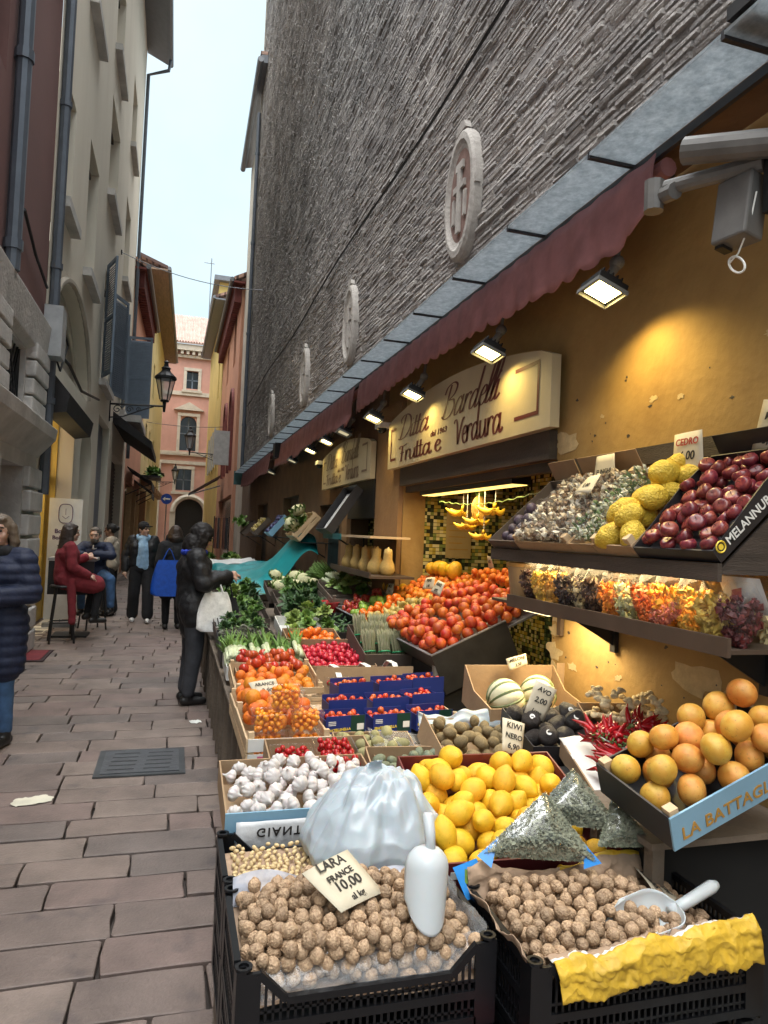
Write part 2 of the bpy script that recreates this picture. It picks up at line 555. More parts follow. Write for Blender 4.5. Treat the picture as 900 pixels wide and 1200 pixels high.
def mosaic_material(name, cell, cols):
    """glazed mosaic: one random colour per little square with dark grout"""
    m = bpy.data.materials.new(name); m.use_nodes = True
    t = m.node_tree; L = t.links.new; b = t.nodes['Principled BSDF']
    tc = t.nodes.new('ShaderNodeTexCoord')
    sc_ = t.nodes.new('ShaderNodeVectorMath'); sc_.operation = 'SCALE'; sc_.inputs['Scale'].default_value = 1 / cell
    ad = t.nodes.new('ShaderNodeVectorMath'); ad.operation = 'ADD'; ad.inputs[1].default_value = (.37, .41, .29)
    fl = t.nodes.new('ShaderNodeVectorMath'); fl.operation = 'FLOOR'
    wn = t.nodes.new('ShaderNodeTexWhiteNoise'); wn.noise_dimensions = '3D'
    L(tc.outputs['Object'], sc_.inputs[0]); L(sc_.outputs[0], ad.inputs[0]); L(ad.outputs[0], fl.inputs[0]); L(fl.outputs[0], wn.inputs['Vector'])
    cr = t.nodes.new('ShaderNodeValToRGB'); cr.color_ramp.interpolation = 'CONSTANT'
    e = cr.color_ramp.elements
    while len(e) < len(cols):
        e.new(.5)
    for i, c in enumerate(cols):
        e[i].position = i / len(cols); e[i].color = c + (1,)
    L(wn.outputs['Value'], cr.inputs['Fac'])
    fr = t.nodes.new('ShaderNodeVectorMath'); fr.operation = 'FRACTION'; L(ad.outputs[0], fr.inputs[0])
    sp = t.nodes.new('ShaderNodeSeparateXYZ'); L(fr.outputs[0], sp.inputs[0])
    def gap(o):
        c = t.nodes.new('ShaderNodeMath'); c.operation = 'COMPARE'; c.inputs[1].default_value = .5; c.inputs[2].default_value = .43
        L(sp.outputs[o], c.inputs[0]); return c.outputs[0]
    mn = t.nodes.new('ShaderNodeMath'); mn.operation = 'MULTIPLY'
    y_ = t.nodes.new('ShaderNodeMath'); y_.operation = 'MAXIMUM'
    L(gap('X'), y_.inputs[0]); L(gap('Y'), y_.inputs[1])
    L(gap('Z'), mn.inputs[1]); L(y_.outputs[0], mn.inputs[0])
    mx = t.nodes.new('ShaderNodeMixRGB'); mx.inputs['Color1'].default_value = (.02, .018, .014, 1)
    L(mn.outputs[0], mx.inputs['Fac']); L(cr.outputs['Color'], mx.inputs['Color2']); L(mx.outputs['Color'], b.inputs['Base Color'])
    b.inputs['Roughness'].default_value = .25
    return m
M_mosaic = mosaic_material('yellow_mosaic', .034, [(.62, .50, .14), (.05, .06, .03), (.55, .45, .20), (.22, .26, .08), (.70, .62, .34), (.03, .03, .02), (.45, .33, .06)])
M_mosaic_g = mosaic_material('green_mosaic', .034, [(.06, .10, .05), (.02, .03, .02), (.12, .17, .08), (.28, .28, .09), (.03, .05, .03), (.08, .12, .06)])

# ================================================================ ground and paving
g = MB(); g.bb((-400, -400, -.30), (400, 400, -.05))
struct(g.build('ground', M_joint))
b = MB()
yy = -2.6
row = 0
while yy < 54.5:
    d = rng.uniform(.235, .275) if yy < 30 else .4
    xx = -2.6 - rng.uniform(0, .5)
    while xx < 3.4:
        wd = rng.uniform(.42, .66) if not (-.15 < xx < .3 and rng.random() < .4) else rng.uniform(.18, .3)
        gp = .004 + rng.random() * .004
        zt = rng.uniform(-.003, .003); tx, ty = rng.uniform(-.004, .004), rng.uniform(-.005, .005)
        def P(u, v, dz=0, ins=0):
            x = xx + gp + ins + u * (wd - 2 * gp - 2 * ins); y = yy + gp + ins + v * (d - 2 * gp - 2 * ins)
            return (x, y, zt + dz + tx * (u - .5) + ty * (v - .5))
        # outline with slightly worn corners
        uv = [(0.012, 0), (.5, 0), (.988, 0), (1, .03), (1, .5), (1, .97), (.988, 1), (.5, 1), (.012, 1), (0, .97), (0, .5), (0, .03)]
        jit = [(rng.uniform(-.006, .006), rng.uniform(-.006, .006)) for _ in uv]
        top = [tuple(a + c for a, c in zip(P(u, v, 0, .004), (j[0], j[1], 0))) for (u, v), j in zip(uv, jit)]
        mid = [tuple(a + c for a, c in zip(P(u, v, -.003), (j[0], j[1], 0))) for (u, v), j in zip(uv, jit)]
        bot = [(p[0], p[1], -.04) for p in mid]
        n = len(uv)
        fs = [tuple(range(n))]
        for k in range(n):
            k2 = (k + 1) % n
            fs.append((n + k, n + k2, k2, k)); fs.append((2 * n + k, 2 * n + k2, n + k2, n + k))
        b.add(top + mid + bot, fs, rng.choice([0, 0, 1, 2, 3, 4]))
        xx += wd
    yy += d
    row += 1
pv = struct(b.build('paving', M_slabs))

# ================================================================ wall helpers
def wall_cells(mb, fmap, u0, u1, v0, v1, holes, depth, mi=0, mi_rev=None):
    """a wall in (u,v) with rectangular holes and their reveals; fmap(u,v,d) -> point, d into the wall"""
    us = sorted({u0, u1} | {h[0] for h in holes} | {h[1] for h in holes})
    vs_ = sorted({v0, v1} | {h[2] for h in holes} | {h[3] for h in holes})
    us = [u for u in us if u0 <= u <= u1]; vs_ = [v for v in vs_ if v0 <= v <= v1]
    for a, c in zip(us, us[1:]):
        for e, f in zip(vs_, vs_[1:]):
            m, n = (a + c) / 2, (e + f) / 2
            if any(h[0] < m < h[1] and h[2] < n < h[3] for h in holes):
                continue
            mb.add([fmap(a, e, 0), fmap(c, e, 0), fmap(c, f, 0), fmap(a, f, 0)], [(0, 1, 2, 3)], mi)
    mr = mi if mi_rev is None else mi_rev
    for h in holes:
        a, c, e, f = h[:4]
        q = [(a, e), (c, e), (c, f), (a, f)]
        for i in range(4):
            (ua, va), (ub, vb) = q[i], q[(i + 1) % 4]
            mb.add([fmap(ua, va, 0), fmap(ub, vb, 0), fmap(ub, vb, depth), fmap(ua, va, depth)], [(0, 1, 2, 3)], mr)

def arch_fill(mb, fmap, a, c, vtop, depth, mi=0, n=12, rise=None):
    """corner pieces that turn a square-headed opening into an arched one"""
    r = (c - a) / 2; rise = rise or r; m = (a + c) / 2
    for s in (-1, 1):
        poly = [(m + s * r, vtop + .002)] + [(m + s * r * math.sin(t), vtop - rise + rise * math.cos(t)) for t in [PI / 2 * (n - i) / n for i in range(n + 1)]]
        k = len(poly)
        vs = [fmap(u, v, .002) for u, v in poly] + [fmap(u, v, depth) for u, v in poly]
        mb.add(vs, [tuple(range(k)), tuple(range(2 * k - 1, k - 1, -1))] + [(i, (i + 1) % k, k + (i + 1) % k, k + i) for i in range(k)], mi)

def wpart(root, name, mb, mats, **k):
    """a part of a thing whose coordinates are given in the world"""
    return mb.build(name, mats, root, loc=-Vector(root.location), **k)

def sub(p, name, mb, mats, **k):
    return mb.build(name, mats, p, **k)

# ================================================================ the brick building on the right
R1 = thing('brick_building', 'tall building with a rough grey brick upper wall above the greengrocer stalls', 'building', (2.05, 11, 0))
fr = lambda u, v, d: (2.05 + d, u, v)
b = MB()
OPEN1 = (3.52, 6.30, 0, 2.12); OPEN2 = (7.15, 8.32, 0, 2.05); OPEN3 = (8.95, 10.3, 0, 2.05); OPEN4 = (12.2, 14.0, 0, 2.3); OPEN5 = (16.5, 18.5, 0, 2.3)
wall_cells(b, fr, -1.5, 6.9, 0, 3.40, [OPEN1], .22)
wpart(R1, 'plaster_wall', b, M_ochre)
b = MB()
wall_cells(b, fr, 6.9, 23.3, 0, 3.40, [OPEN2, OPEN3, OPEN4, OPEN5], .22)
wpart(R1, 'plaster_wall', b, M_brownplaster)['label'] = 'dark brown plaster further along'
# upper brick wall: every brick stands out a little differently from the mortar
b = MB()
b.bb((2.085, -1.5, 3.38), (2.7, 4, 9.5), 0); b.bb((2.085, 4.001, 3.385), (2.7, 9, 14), 0); b.bb((2.085, 9.001, 3.39), (2.7, 23.3, 22), 0)
row = 0
z = 3.42
while z < 21.5:
    h = .042
    rowj = rng.uniform(-.006, .006)
    y = .9 + (.13 if row % 2 else 0) + rng.uniform(-.02, .02)
    ymin = max(.9, (z - 6.2) / .86, 4.0 if z > 9.4 else 0, 9.0 if z > 13.9 else 0)
    while y < 23.2:
        ln = rng.uniform(.13, .30)
        if y + ln > ymin and rng.random() > .025:
            dd = .011 + .008 * noise3((y * .9, z * 1.4, 0), 1.0, 3) + .008 * noise3((y * 3, z * 6, 0), 1.0, 8) + rng.uniform(-.004, .005) + rowj
            x = 2.085 - max(.004, dd)
            y1 = min(y + ln - .006, 23.29)
            j = [rng.uniform(-.006, .006) for _ in range(8)]
            zz = z; z = zz + .035 * noise3((y * .7, zz * .9, 2), 1, 5)
            z1 = z + h - .008 + rng.uniform(-.004, .004)
            ch = .008
            vs = [(2.09, y, z), (2.09, y1, z), (2.09, y1, z1), (2.09, y, z1),
                  (x + j[0], y + ch, z + ch * .6), (x + j[1], y1 - ch, z + ch * .6), (x + j[2], y1 - ch, z1 - ch * .6), (x + j[3], y + ch, z1 - ch * .6)]
            b.add(vs, [(0, 1, 5, 4), (1, 2, 6, 5), (2, 3, 7, 6), (3, 0, 4, 7), (4, 5, 6, 7)], rng.choice([1, 1, 2, 2, 3, 4]))
            z = zz
        y += ln
    z += h
    row += 1
wpart(R1, 'brick_wall', b, [M_mortar] + M_brick)
b = MB()
b.bb((2.05, 23.301, 0), (6, 23.36, 22)); b.bb((2.4, 9, 22), (8, 23.3, 22.2))
wpart(R1, 'end_wall', b, M_beige2)
# the little room behind the first opening, lined with mosaic
b = MB()
b.add([(3.2, 3.2, 0), (3.2, 7.0, 0), (3.2, 7.0, 2.5), (3.2, 3.2, 2.5)], [(0, 1, 2, 3)], 0)
b.add([(2.27, 6.32, 0), (3.2, 6.32, 0), (3.2, 6.32, 2.5), (2.27, 6.32, 2.5)], [(0, 1, 2, 3)], 0)
wpart(R1, 'mosaic_wall', b, M_mosaic)
b = MB()
b.bb((3.10, 3.4, .2), (3.195, 5.45, 1.55))
wpart(R1, 'mosaic_wall', b, M_mosaic_g)['label'] = 'dark green mosaic panel'
b = MB()
b.add([(2.27, 3.2, 2.34), (3.2, 3.2, 2.34), (3.2, 7, 2.34), (2.27, 7, 2.34)], [(0, 1, 2, 3)])
b.add([(2.27, 3.3, 0), (3.2, 3.3, 0), (3.2, 3.3, 2.5), (2.27, 3.3, 2.5)], [(0, 1, 2, 3)])
b.bb((2.27, 3.3, -.03), (3.2, 6.4, .0))
b.add([(2.272, 6.303, 0), (2.272, 7, 0), (2.272, 7, 2.5), (2.272, 6.303, 2.5)], [(0, 1, 2, 3)])
wpart(R1, 'room_lining', b, M_brownplaster)
b = MB(); b.bb((2.0, 3.53, 2.12), (2.2, 6.28, 2.285)); b.bb((2.06, 3.53, 2.06), (2.12, 6.28, 2.118))
wpart(R1, 'shutter_box', b, M_darkwood)
# second doorway: mosaic and shelves behind, dark box above
b = MB()
b.bb((2.6, 6.9, -.02), (2.66, 8.7, 2.4)); b.bb((2.272, 8.34, -.02), (2.598, 8.38, 2.4)); b.bb((2.272, 7.10, -.02), (2.598, 7.14, 2.4)); b.bb((2.272, 7.10, 2.06), (2.598, 8.38, 2.1))
wpart(R1, 'mosaic_wall', b, M_mosaic)
b = MB(); b.bb((2.0, 7.16, 1.83), (2.2, 8.31, 2.24)); wpart(R1, 'shutter_box', b, M_black)
for k, o in enumerate((OPEN3, OPEN4, OPEN5)):
    b = MB(); b.bb((2.20, o[0], 0), (2.24, o[1], o[3]))
    for q in range(5):
        zc = .25 + q * .42
        b.bb((2.185, o[0] + .08, zc), (2.20, o[1] - .08, zc + .33))
    wpart(R1, 'door', b, mat('teal_door_paint', (.018, .045, .055), rough=.6, var=.3) if k == 0 else M_darkwood)
# pilasters of plaster between the doors
for (ya, yb) in ((6.32, 7.12), (8.36, 8.62)):
    b = MB(); b.bb((2.005, ya, 0), (2.05, yb, 2.95)); wpart(R1, 'pilaster', b, mat('brown_pilaster', (.27, .155, .07), rough=.85, var=.2, scale=3, bump=.3, bscale=20))
# dark timber strips on the near plaster: rail behind the upper crates, door post
b = MB(); b.bb((2.02, .6, 2.02), (2.048, 3.52, 2.10)); wpart(R1, 'wall_rail', b, M_darkwood)
b = MB()
rs = random.Random(4)
for (y, z, s) in ((2.42, 1.12, .12), (2.16, 1.09, .05), (3.45, 2.2, .09), (3.30, 1.0, .035), (3.49, 1.16, .05), (3.49, 1.05, .06), (3.48, .96, .05), (3.47, 1.24, .04), (2.9, 1.02, .025), (2.7, 2.32, .02), (2.52, 2.30, .016), (3.1, 2.3, .015), (2.05, 2.45, .02), (2.0, 2.26, .02)):
    n = 15; poly = []
    for k in range(n):
        a = 2 * PI * k / n; rr = s * rs.uniform(.45, 1.15)
        poly.append((2.0485 - .0002 * (len(b.v) % 7), y + rr * math.cos(a) * 1.5, z + rr * math.sin(a) * .8))
    b.prism(poly, (.001, 0, 0))
wpart(R1, 'chipped_patch', b, M_ochre_chip)
b = MB()
for k in range(34):
    y, z = rs.uniform(1.9, 3.5), rs.choice([rs.uniform(.9, 1.28), rs.uniform(2.12, 2.5)])
    s = rs.uniform(.003, .009); n = 7
    poly = [(2.0483, y + s * rs.uniform(.5, 1.3) * math.cos(2 * PI * q / n) * rs.uniform(.6, 2), z + s * rs.uniform(.5, 1.2) * math.sin(2 * PI * q / n)) for q in range(n)]
    b.prism(poly, (.001, 0, 0))
wpart(R1, 'old_screw_hole', b, M_darkwood)['kind'] = 'stuff'
# thin ledge line with a cable along the brick
b = MB(); b.tube([(2.03, y, 5.36 + .05 * math.sin(y * .8) + .012 * y) for y in np.linspace(2.5, 23, 40)], .014, 6)
wpart(R1, 'cable', b, M_black)
# herringbone relieving strip near the medallions
b = MB()
# drain pipe at the far corner
b = MB(); b.tube([(1.99, 23.2, 15.4), (1.99, 23.2, 3.3)], .06, 10)
for zz in (5, 8, 11, 14):
    b.tube([(1.99, 23.2, zz), (1.99, 23.2, zz + .08)], .075, 10)
wpart(R1, 'drain_pipe', b, M_pipe)

# flat canopy of frosted panels over the stalls, seen from below
def panel_material():
    m = bpy.data.materials.new('frosted_canopy_panel'); m.use_nodes = True
    t = m.node_tree; L = t.links.new; t.nodes.clear()
    o = t.nodes.new('ShaderNodeOutputMaterial'); tr = t.nodes.new('ShaderNodeBsdfTranslucent'); df = t.nodes.new('ShaderNodeBsdfPrincipled'); mx = t.nodes.new('ShaderNodeMixShader')
    tc = t.nodes.new('ShaderNodeTexCoord'); n = t.nodes.new('ShaderNodeTexNoise'); n.inputs['Scale'].default_value = 26; n.inputs['Detail'].default_value = 9; n.inputs['Roughness'].default_value = .75
    cr = t.nodes.new('ShaderNodeValToRGB'); cr.color_ramp.elements[0].position = .38; cr.color_ramp.elements[0].color = (.34, .38, .41, 1); cr.color_ramp.elements[1].position = .66; cr.color_ramp.elements[1].color = (.58, .62, .645, 1)
    L(tc.outputs['Object'], n.inputs['Vector']); L(n.outputs['Fac'], cr.inputs['Fac']); L(cr.outputs['Color'], tr.inputs['Color']); L(cr.outputs['Color'], df.inputs['Base Color'])
    df.inputs['Roughness'].default_value = .5; mx.inputs['Fac'].default_value = .3
    L(tr.outputs[0], mx.inputs[1]); L(df.outputs[0], mx.inputs[2]); L(mx.outputs[0], o.inputs['Surface'])
    return m
M_panel = panel_material()
fl = thing('street_canopy', 'pale frosted canopy with dark ribs running along the brick wall above the maroon awnings', 'canopy', (1.8, 6, 3.3))
ZC = 3.293
yr = [1.06 + .762 * k for k in range(27)]
for a, c in zip(yr, yr[1:]):
    if 12.9 < (a + c) / 2 < 13.5:
        continue
    b = MB(); b.bb((1.6, a + .008, ZC), (1.826, c - .008, ZC + .012)); wpart(fl, 'panel', b, M_panel)
    b = MB(); b.bb((1.602, c - .009, ZC - .012), (2.03, c + .009, ZC + .02)); wpart(fl, 'rib', b, M_seam)
b = MB(); b.bb((1.815, 1.3, ZC - .05), (1.835, 20.8, ZC - .013)); wpart(fl, 'edge_profile', b, M_seam)
b = MB(); b.bb((1.836, 1.3, ZC - .004), (2.045, 20.8, ZC + .014)); wpart(fl, 'soffit_board', b, M_brownplaster)
b = MB(); b.bb((1.596, 1.70, ZC + .03), (2.05, 1.80, ZC + .075)); wpart(fl, 'end_beam', b, M_black)
b = MB(); b.bb((1.70, 13.0, 3.0), (1.85, 13.3, 3.28)); wpart(fl, 'end_bracket', b, M_black)
b = MB(); b.bb((1.58, 20.92, 2.95), (2.0, 20.98, 3.35)); wpart(fl, 'end_plate', b, mat('teal_plate', (.05, .12, .12)))

# maroon awnings rolled up under the canopy, scalloped valance hanging
def awning(y0, y1, ztop, drop, label):
    rt = thing('awning', label, 'awning', (1.6, (y0 + y1) / 2, ztop), group='maroon awnings under the canopy')
    b = MB()
    nu = int((y1 - y0) / .03); nv = 7
    rs2 = random.Random(int(y0 * 10)); ph = rs2.uniform(0, 6)
    def f(u, v):
        y = y0 + u * (y1 - y0)
        per = .17
        sc_ = abs(math.sin(PI * y / per)) ** .5
        dr = drop * (1 + .10 * math.sin(y * 1.3 + ph)) + .04 * sc_
        fold = .008 * math.sin(y * 9 + ph + 2 * math.sin(y * 2.1)) * (v ** .7) + .006 * math.sin(y * 31 + 3 * v)
        endp = 1 - .25 * math.exp(-((u) * (y1 - y0) / .12) ** 2)
        return (1.80 - .03 * math.sin(v * 1.4) + fold, y, ztop - dr * v * endp)
    b.grid(f, nu, nv)
    o = wpart(rt, 'valance', b, M_maroon, smooth=True)
    md = o.modifiers.new('thick', 'SOLIDIFY'); md.thickness = .004
    b = MB(); b.tube([(1.86, y0, ztop - .045), (1.86, y1, ztop - .045)], .04, 10); wpart(rt, 'roller_tube', b, M_maroon)
    return rt
aw1 = awning(2.40, 7.2, 3.25, .27, 'nearest maroon scalloped awning, above the large arched shop sign')
awning(7.4, 13.6, 3.25, .36, 'middle maroon scalloped awning, hanging lower above the second shop sign')
awning(14.4, 20.7, 3.25, .38, 'farthest maroon awning strip at the end of the canopy')

# stone medallions on the brick
def medallion(y, label, zc=4.34, wd=.30, hh=.52, cr=.0):
    rt = thing('stone_medallion', label, 'medallion', (2.05, y, zc), group='oval stone medallions on the brick wall')
    n = 40
    def oval(s, x):
        return [(x, wd * s * math.cos(2 * PI * k / n), hh * s * math.sin(2 * PI * k / n)) for k in range(n)]
    b = MB()
    rings = [(1.0, .03), (1.0, -.035), (.94, -.055), (.84, -.058), (.77, -.04), (.70, -.03)]
    vs = []
    for s, x in rings:
        vs += oval(s, x)
    fs = []
    for i in range(len(rings) - 1):
        fs += [(i * n + k, i * n + (k + 1) % n, (i + 1) * n + (k + 1) % n, (i + 1) * n + k) for k in range(n)]
    b.add(vs, fs); b.build('frame', M_marble, rt, smooth=False)
    b = MB(); b.prism(oval(.71, -.031), (.02, 0, 0)); b.build('plaque', M_redstain if cr else M_marble, rt)
    b = MB()
    b.bb((-.055, -.03, -.30), (-.032, .03, .22)); b.bb((-.054, -.11, .04), (-.0325, .11, .09)); b.bb((-.053, -.07, .2), (-.0327, .07, .26))
    b.bb((-.05, -.13, -.2), (-.031, -.09, .0)); b.bb((-.05, .09, -.2), (-.031, .13, .0))
    b.build('relief', M_marble, rt)
    b = MB(); b.prism([(0, -.10, hh * .97), (0, .10, hh * .97), (0, .06, hh * 1.10), (0, 0, hh * 1.14), (0, -.07, hh * 1.09)], (-.05, 0, 0)); b.bb((-.045, -wd * 1.05, -.03), (0, -wd * .97, .04)); b.bb((-.045, wd * .97, -.03), (0, wd * 1.05, .04))
    b.build('crest', M_marble, rt)
    return rt
medallion(5.08, 'nearest oval stone medallion with reddish recess, high on the brick wall', cr=1)
medallion(8.77, 'second oval stone medallion from the camera on the brick wall')
medallion(12.1, 'third oval stone medallion along the brick wall')
medallion(16.5, 'farthest small oval stone medallion near the drain pipe')

# ================================================================ the left side of the street
fl_ = lambda u, v, d: (-1.75 - d, u, v)
# --- oxblood palace with a rusticated stone base
L1 = thing('stone_base_building', 'dark oxblood building with a rusticated grey stone base at the left edge', 'building', (-1.75, 6, 0))
b = MB(); wall_cells(b, fl_, -1.5, 9.95, 4.15, 8.9, [(4.6, 5.8, 6.3, 8.2), (6.9, 7.35, 5.9, 7.5)], .3); b.bb((-6, -1.5, 0), (-1.76, -1.45, 8.9)); b.bb((-6, 9.90, 0), (-1.76, 9.95, 8.9)); b.bb((-6, -1.5, 8.9), (-1.6, 9.95, 9.0)); wpart(L1, 'plaster_wall', b, M_oxblood)
b = MB(); wall_cells(b, fl_, -1.5, 9.95, 0, 4.15, [(7.75, 8.95, 2.86, 3.62), (7.7, 9.15, .0, 2.28)], .45); wpart(L1, 'stone_wall', b, M_stone)
b = MB()
for (y0, y1) in ((6.75, 7.7), (9.2, 10.0)):
    z = .0; k = 0
    while z < 2.3:
        b.bb((-1.80, y0 + rng.uniform(0, .03), z + .02), (-1.68 + rng.uniform(0, .03), y1, z + .27)); z += .29; k += 1
for (y0, y1) in ((7.1, 7.73), (9.0, 9.85)):
    z = 2.90
    while z < 3.6:
        b.bb((-1.80, y0, z + .015), (-1.66 + rng.uniform(0, .03), y1, z + .20)); z += .21
wpart(L1, 'rusticated_quoin', b, M_stone, bevel=.02)
b = MB()
b.prism([(-1.75, 6.6, 2.45), (-1.54, 6.6, 2.70), (-1.52, 6.6, 2.84), (-1.75, 6.6, 2.84)], (0, 3.4, 0)); wpart(L1, 'stone_sill', b, M_stone, bevel=.015)
b = MB(); b.prism([(-1.75, 6.9, 3.64), (-1.66, 6.9, 3.70), (-1.62, 6.9, 4.1), (-1.75, 6.9, 4.2)], (0, 3.0, 0)); wpart(L1, 'stone_lintel', b, M_stone, bevel=.015)
b = MB()
for k in range(9):
    y = 7.75 + .15 * k
    b.tube([(-1.82, y, 2.86), (-1.82, min(8.95, y + .5), 3.62)], .012, 5); b.tube([(-1.82, y, 2.86), (-1.82, max(7.75, y - .5), 3.62)], .012, 5)
wpart(L1, 'window_grille', b, M_iron)
b = MB(); b.bb((-2.2, 7.75, 2.86), (-2.15, 8.95, 3.62)); wpart(L1, 'window_pane', b, M_glass)
b = MB(); b.bb((-2.2, 7.7, 0), (-2.1, 9.15, 2.28)); wpart(L1, 'door', b, M_darkwood)
b = MB(); b.bb((-2.05, 4.6, 6.3), (-2.0, 5.8, 8.2)); b.bb((-2.05, 6.9, 5.9), (-2.0, 7.35, 7.5)); wpart(L1, 'window_pane', b, M_glass)
b = MB(); b.tube([(-1.66, 7.62, 8.8), (-1.66, 7.62, 4.1)], .075, 10)
for zz in (4.3, 6.2, 8.4):
    b.tube([(-1.66, 7.62, zz), (-1.66, 7.62, zz + .1)], .092, 10)
wpart(L1, 'drain_pipe', b, M_pipe, smooth=False)
b = MB(); b.tube([(-1.7, 8.2, 4.95), (-1.7, 8.9, 4.72), (-1.7, 9.7, 4.6)], .018, 6); wpart(L1, 'cable', b, M_black)

# --- long beige house
L2 = thing('beige_house', 'long beige plastered house with blue shutters and a blind arch on the left', 'building', (-1.75, 17, 0))
WINS = [(10.55, 11.5, 6.15, 7.9), (13.2, 14.6, 6.1, 8.4), (12.3, 13.6, 10.3, 12.4), (16.2, 18.2, 8.9, 11.0), (16.2, 17.9, 12.1, 14.2),
        (20.9, 22.6, 8.6, 10.9), (21.2, 22.8, 12.6, 14.6), (16.6, 18.4, 4.85, 7.3), (22.4, 24.0, 5.1, 7.7)]
SHOP = (10.45, 13.25, 0, 3.72); ARCHD = (14.1, 15.9, 0, 3.62); BLUED = (16.9, 19.5, 0, 4.1); DARKS = (20.6, 24.6, 0, 3.6)
b = MB()
BL = (10.25, 14.7, 3.98, 5.40)
wall_cells(b, fl_, 9.97, 25.7, 0, 18.4, WINS + [SHOP, ARCHD, BLUED, DARKS, BL], .28)
arch_fill(b, fl_, *BL[:2], BL[3], .28, rise=1.35)
arch_fill(b, fl_, ARCHD[0], ARCHD[1], ARCHD[3], .28)
b.bb((-6, 25.66, 0), (-1.77, 25.7, 18.4))
wpart(L2, 'plaster_wall', b, M_beige)
b = MB(); b.bb((-2.02, BL[0], BL[2]), (-1.97, BL[1], BL[3])); wpart(L2, 'blind_arch_panel', b, M_beige2)
b = MB()
pts = [(-1.74, 12.47 + 2.28 * math.cos(a), 4.02 + 1.42 * math.sin(a)) for a in np.linspace(0, PI, 24)]
b.tube(pts, .05, 6); b.tube([(-1.90, 12.47 + 1.5 * math.cos(a), 4.02 + .9 * math.sin(a)) for a in np.linspace(0, PI, 20)], .04, 6)
wpart(L2, 'arch_moulding', b, M_beige2)
for (a, c, e, f) in WINS:
    p = MB(); p.bb((-2.04, a, e), (-2.0, c, f)); wo = wpart(L2, 'window', p, M_glass if e < 8 else mat('pale_blind', (.36, .33, .28), rough=.8, var=.15))
    p = MB(); p.bb((-1.75, a - .12, e - .16), (-1.60, c + .12, e - .02)); q = p.build('sill', M_stone, wo)
    p = MB(); p.bb((-1.99, a, f - .1), (-1.90, c, f)); p.bb((-1.99, (a + c) / 2 - .04, e), (-1.95, (a + c) / 2 + .04, f - .1)); p.build('frame', M_darkwood, wo)
b = MB(); b.bb((-2.6, 10.5, 0), (-2.55, 13.2, 3.7)); b.bb((-2.55, 13.2, 0), (-2.0, 13.24, 3.7)); wpart(L2, 'shop_interior', b, mat('yellow_shop_panel', (.50, .33, .06), rough=.5, var=.25, scale=2))
b = MB()
for y in (10.6, 11.4, 12.3, 13.0):
    b.bb((-2.2, y, 0), (-2.12, y + .09, 3.0))
b.bb((-2.2, 10.5, 2.35), (-2.12, 13.2, 2.45)); b.bb((-2.25, 10.5, 0), (-2.1, 13.2, .45))
wpart(L2, 'shop_window_frame', b, mat('yellow_frame', (.55, .40, .10), rough=.5))
ld = bpy.data.lights.new('shop_lamp', 'POINT'); ld.energy = 22; ld.color = (1, .78, .38); ld.shadow_soft_size = .15
lo = bpy.data.objects.new('lamp', ld); COL.objects.link(lo); lo.parent = L2; lo.location = Vector((-2.35, 11.8, 2.55)) - L2.location
b = MB(); b.ball((-2.35, 11.8, 2.7), .06, 12, 8); wpart(L2, 'shop_bulb', b, mat('lit_bulb', (1, .9, .6), emit=(1, .8, .4), estr=8.))
b = MB(); b.prism([(-1.75, 10.4, 3.1), (-1.50, 10.4, 3.15), (-1.46, 10.4, 3.4), (-1.75, 10.4, 3.75)], (0, 2.9, 0)); wpart(L2, 'shop_canopy', b, M_tarp_dark)
b = MB(); b.bb((-2.02, 14.1, 0), (-1.98, 15.9, 3.6)); b.bb((-1.98, 14.3, .3), (-1.96, 14.95, 2.4)); b.bb((-1.98, 15.05, .3), (-1.96, 15.7, 2.4)); wpart(L2, 'arched_door', b, mat('olive_door', (.20, .18, .11), rough=.6))
b = MB(); b.bb((-1.98, 16.9, 0), (-1.92, 19.5, 4.1))
b.bb((-1.92, 17.0, .2), (-1.90, 18.1, 3.9)); b.bb((-1.92, 18.3, .2), (-1.90, 19.4, 3.9))
bd = wpart(L2, 'blue_grey_door', b, M_bluedoor)
b = MB(); b.bb((-2.03, 20.6, 0), (-1.99, 24.6, 3.6))
for k in range(30):
    b.bb((-1.99, 20.6, .05 + k * .115), (-1.965, 24.6, .05 + k * .115 + .06))
wpart(L2, 'roller_shutter', b, M_black)
b = MB(); b.prism([(-1.75, 20.3, 4.7), (-.72, 20.3, 3.95), (-.72, 20.3, 3.75), (-1.75, 20.3, 4.4)], (0, 4.6, 0)); wpart(L2, 'shop_canopy', b, M_tarp_dark)
b = MB(); b.bb((-1.75, 21.5, 4.62), (-1.1, 24.9, 4.82)); wpart(L2, 'balcony_slab', b, M_stone)
# shutters: two open ones edge-on and flat ones
def shutter(root, p0, p1, z0, z1):
    """a louvred leaf between two plan points"""
    b = MB(); p0, p1 = Vector(p0), Vector(p1); d = (p1 - p0); ln = d.length; an = math.atan2(d.y, d.x)
    mw = Matrix.Translation((p0.x, p0.y, 0)) @ Matrix.Rotation(an, 4, 'Z')
    t = MB(); t.bb((0, -.02, z0), (.07, .02, z1)); t.bb((ln - .07, -.02, z0), (ln, .02, z1))
    for zz in (z0, (z0 + z1) / 2 - .04, z1 - .08):
        t.bb((.07, -.02, zz), (ln - .07, .02, zz + .08))
    z = z0 + .1
    while z < z1 - .12:
        t.box((ln / 2, 0, z), (ln - .14, .075, .012), rot=(1.0, 0, 0)); z += .052
    b.v = [tuple(mw @ Vector(v)) for v in t.v]; b.f = t.f; b.m = t.m
    return wpart(root, 'shutter', b, M_shut)
shutter(L2, (-1.72, 24.1), (-.98, 24.0), 5.1, 7.75)
shutter(L2, (-1.70, 22.3), (-1.55, 21.6), 5.1, 7.75)
shutter(L2, (-1.70, 16.55), (-1.45, 15.85), 4.85, 7.35)
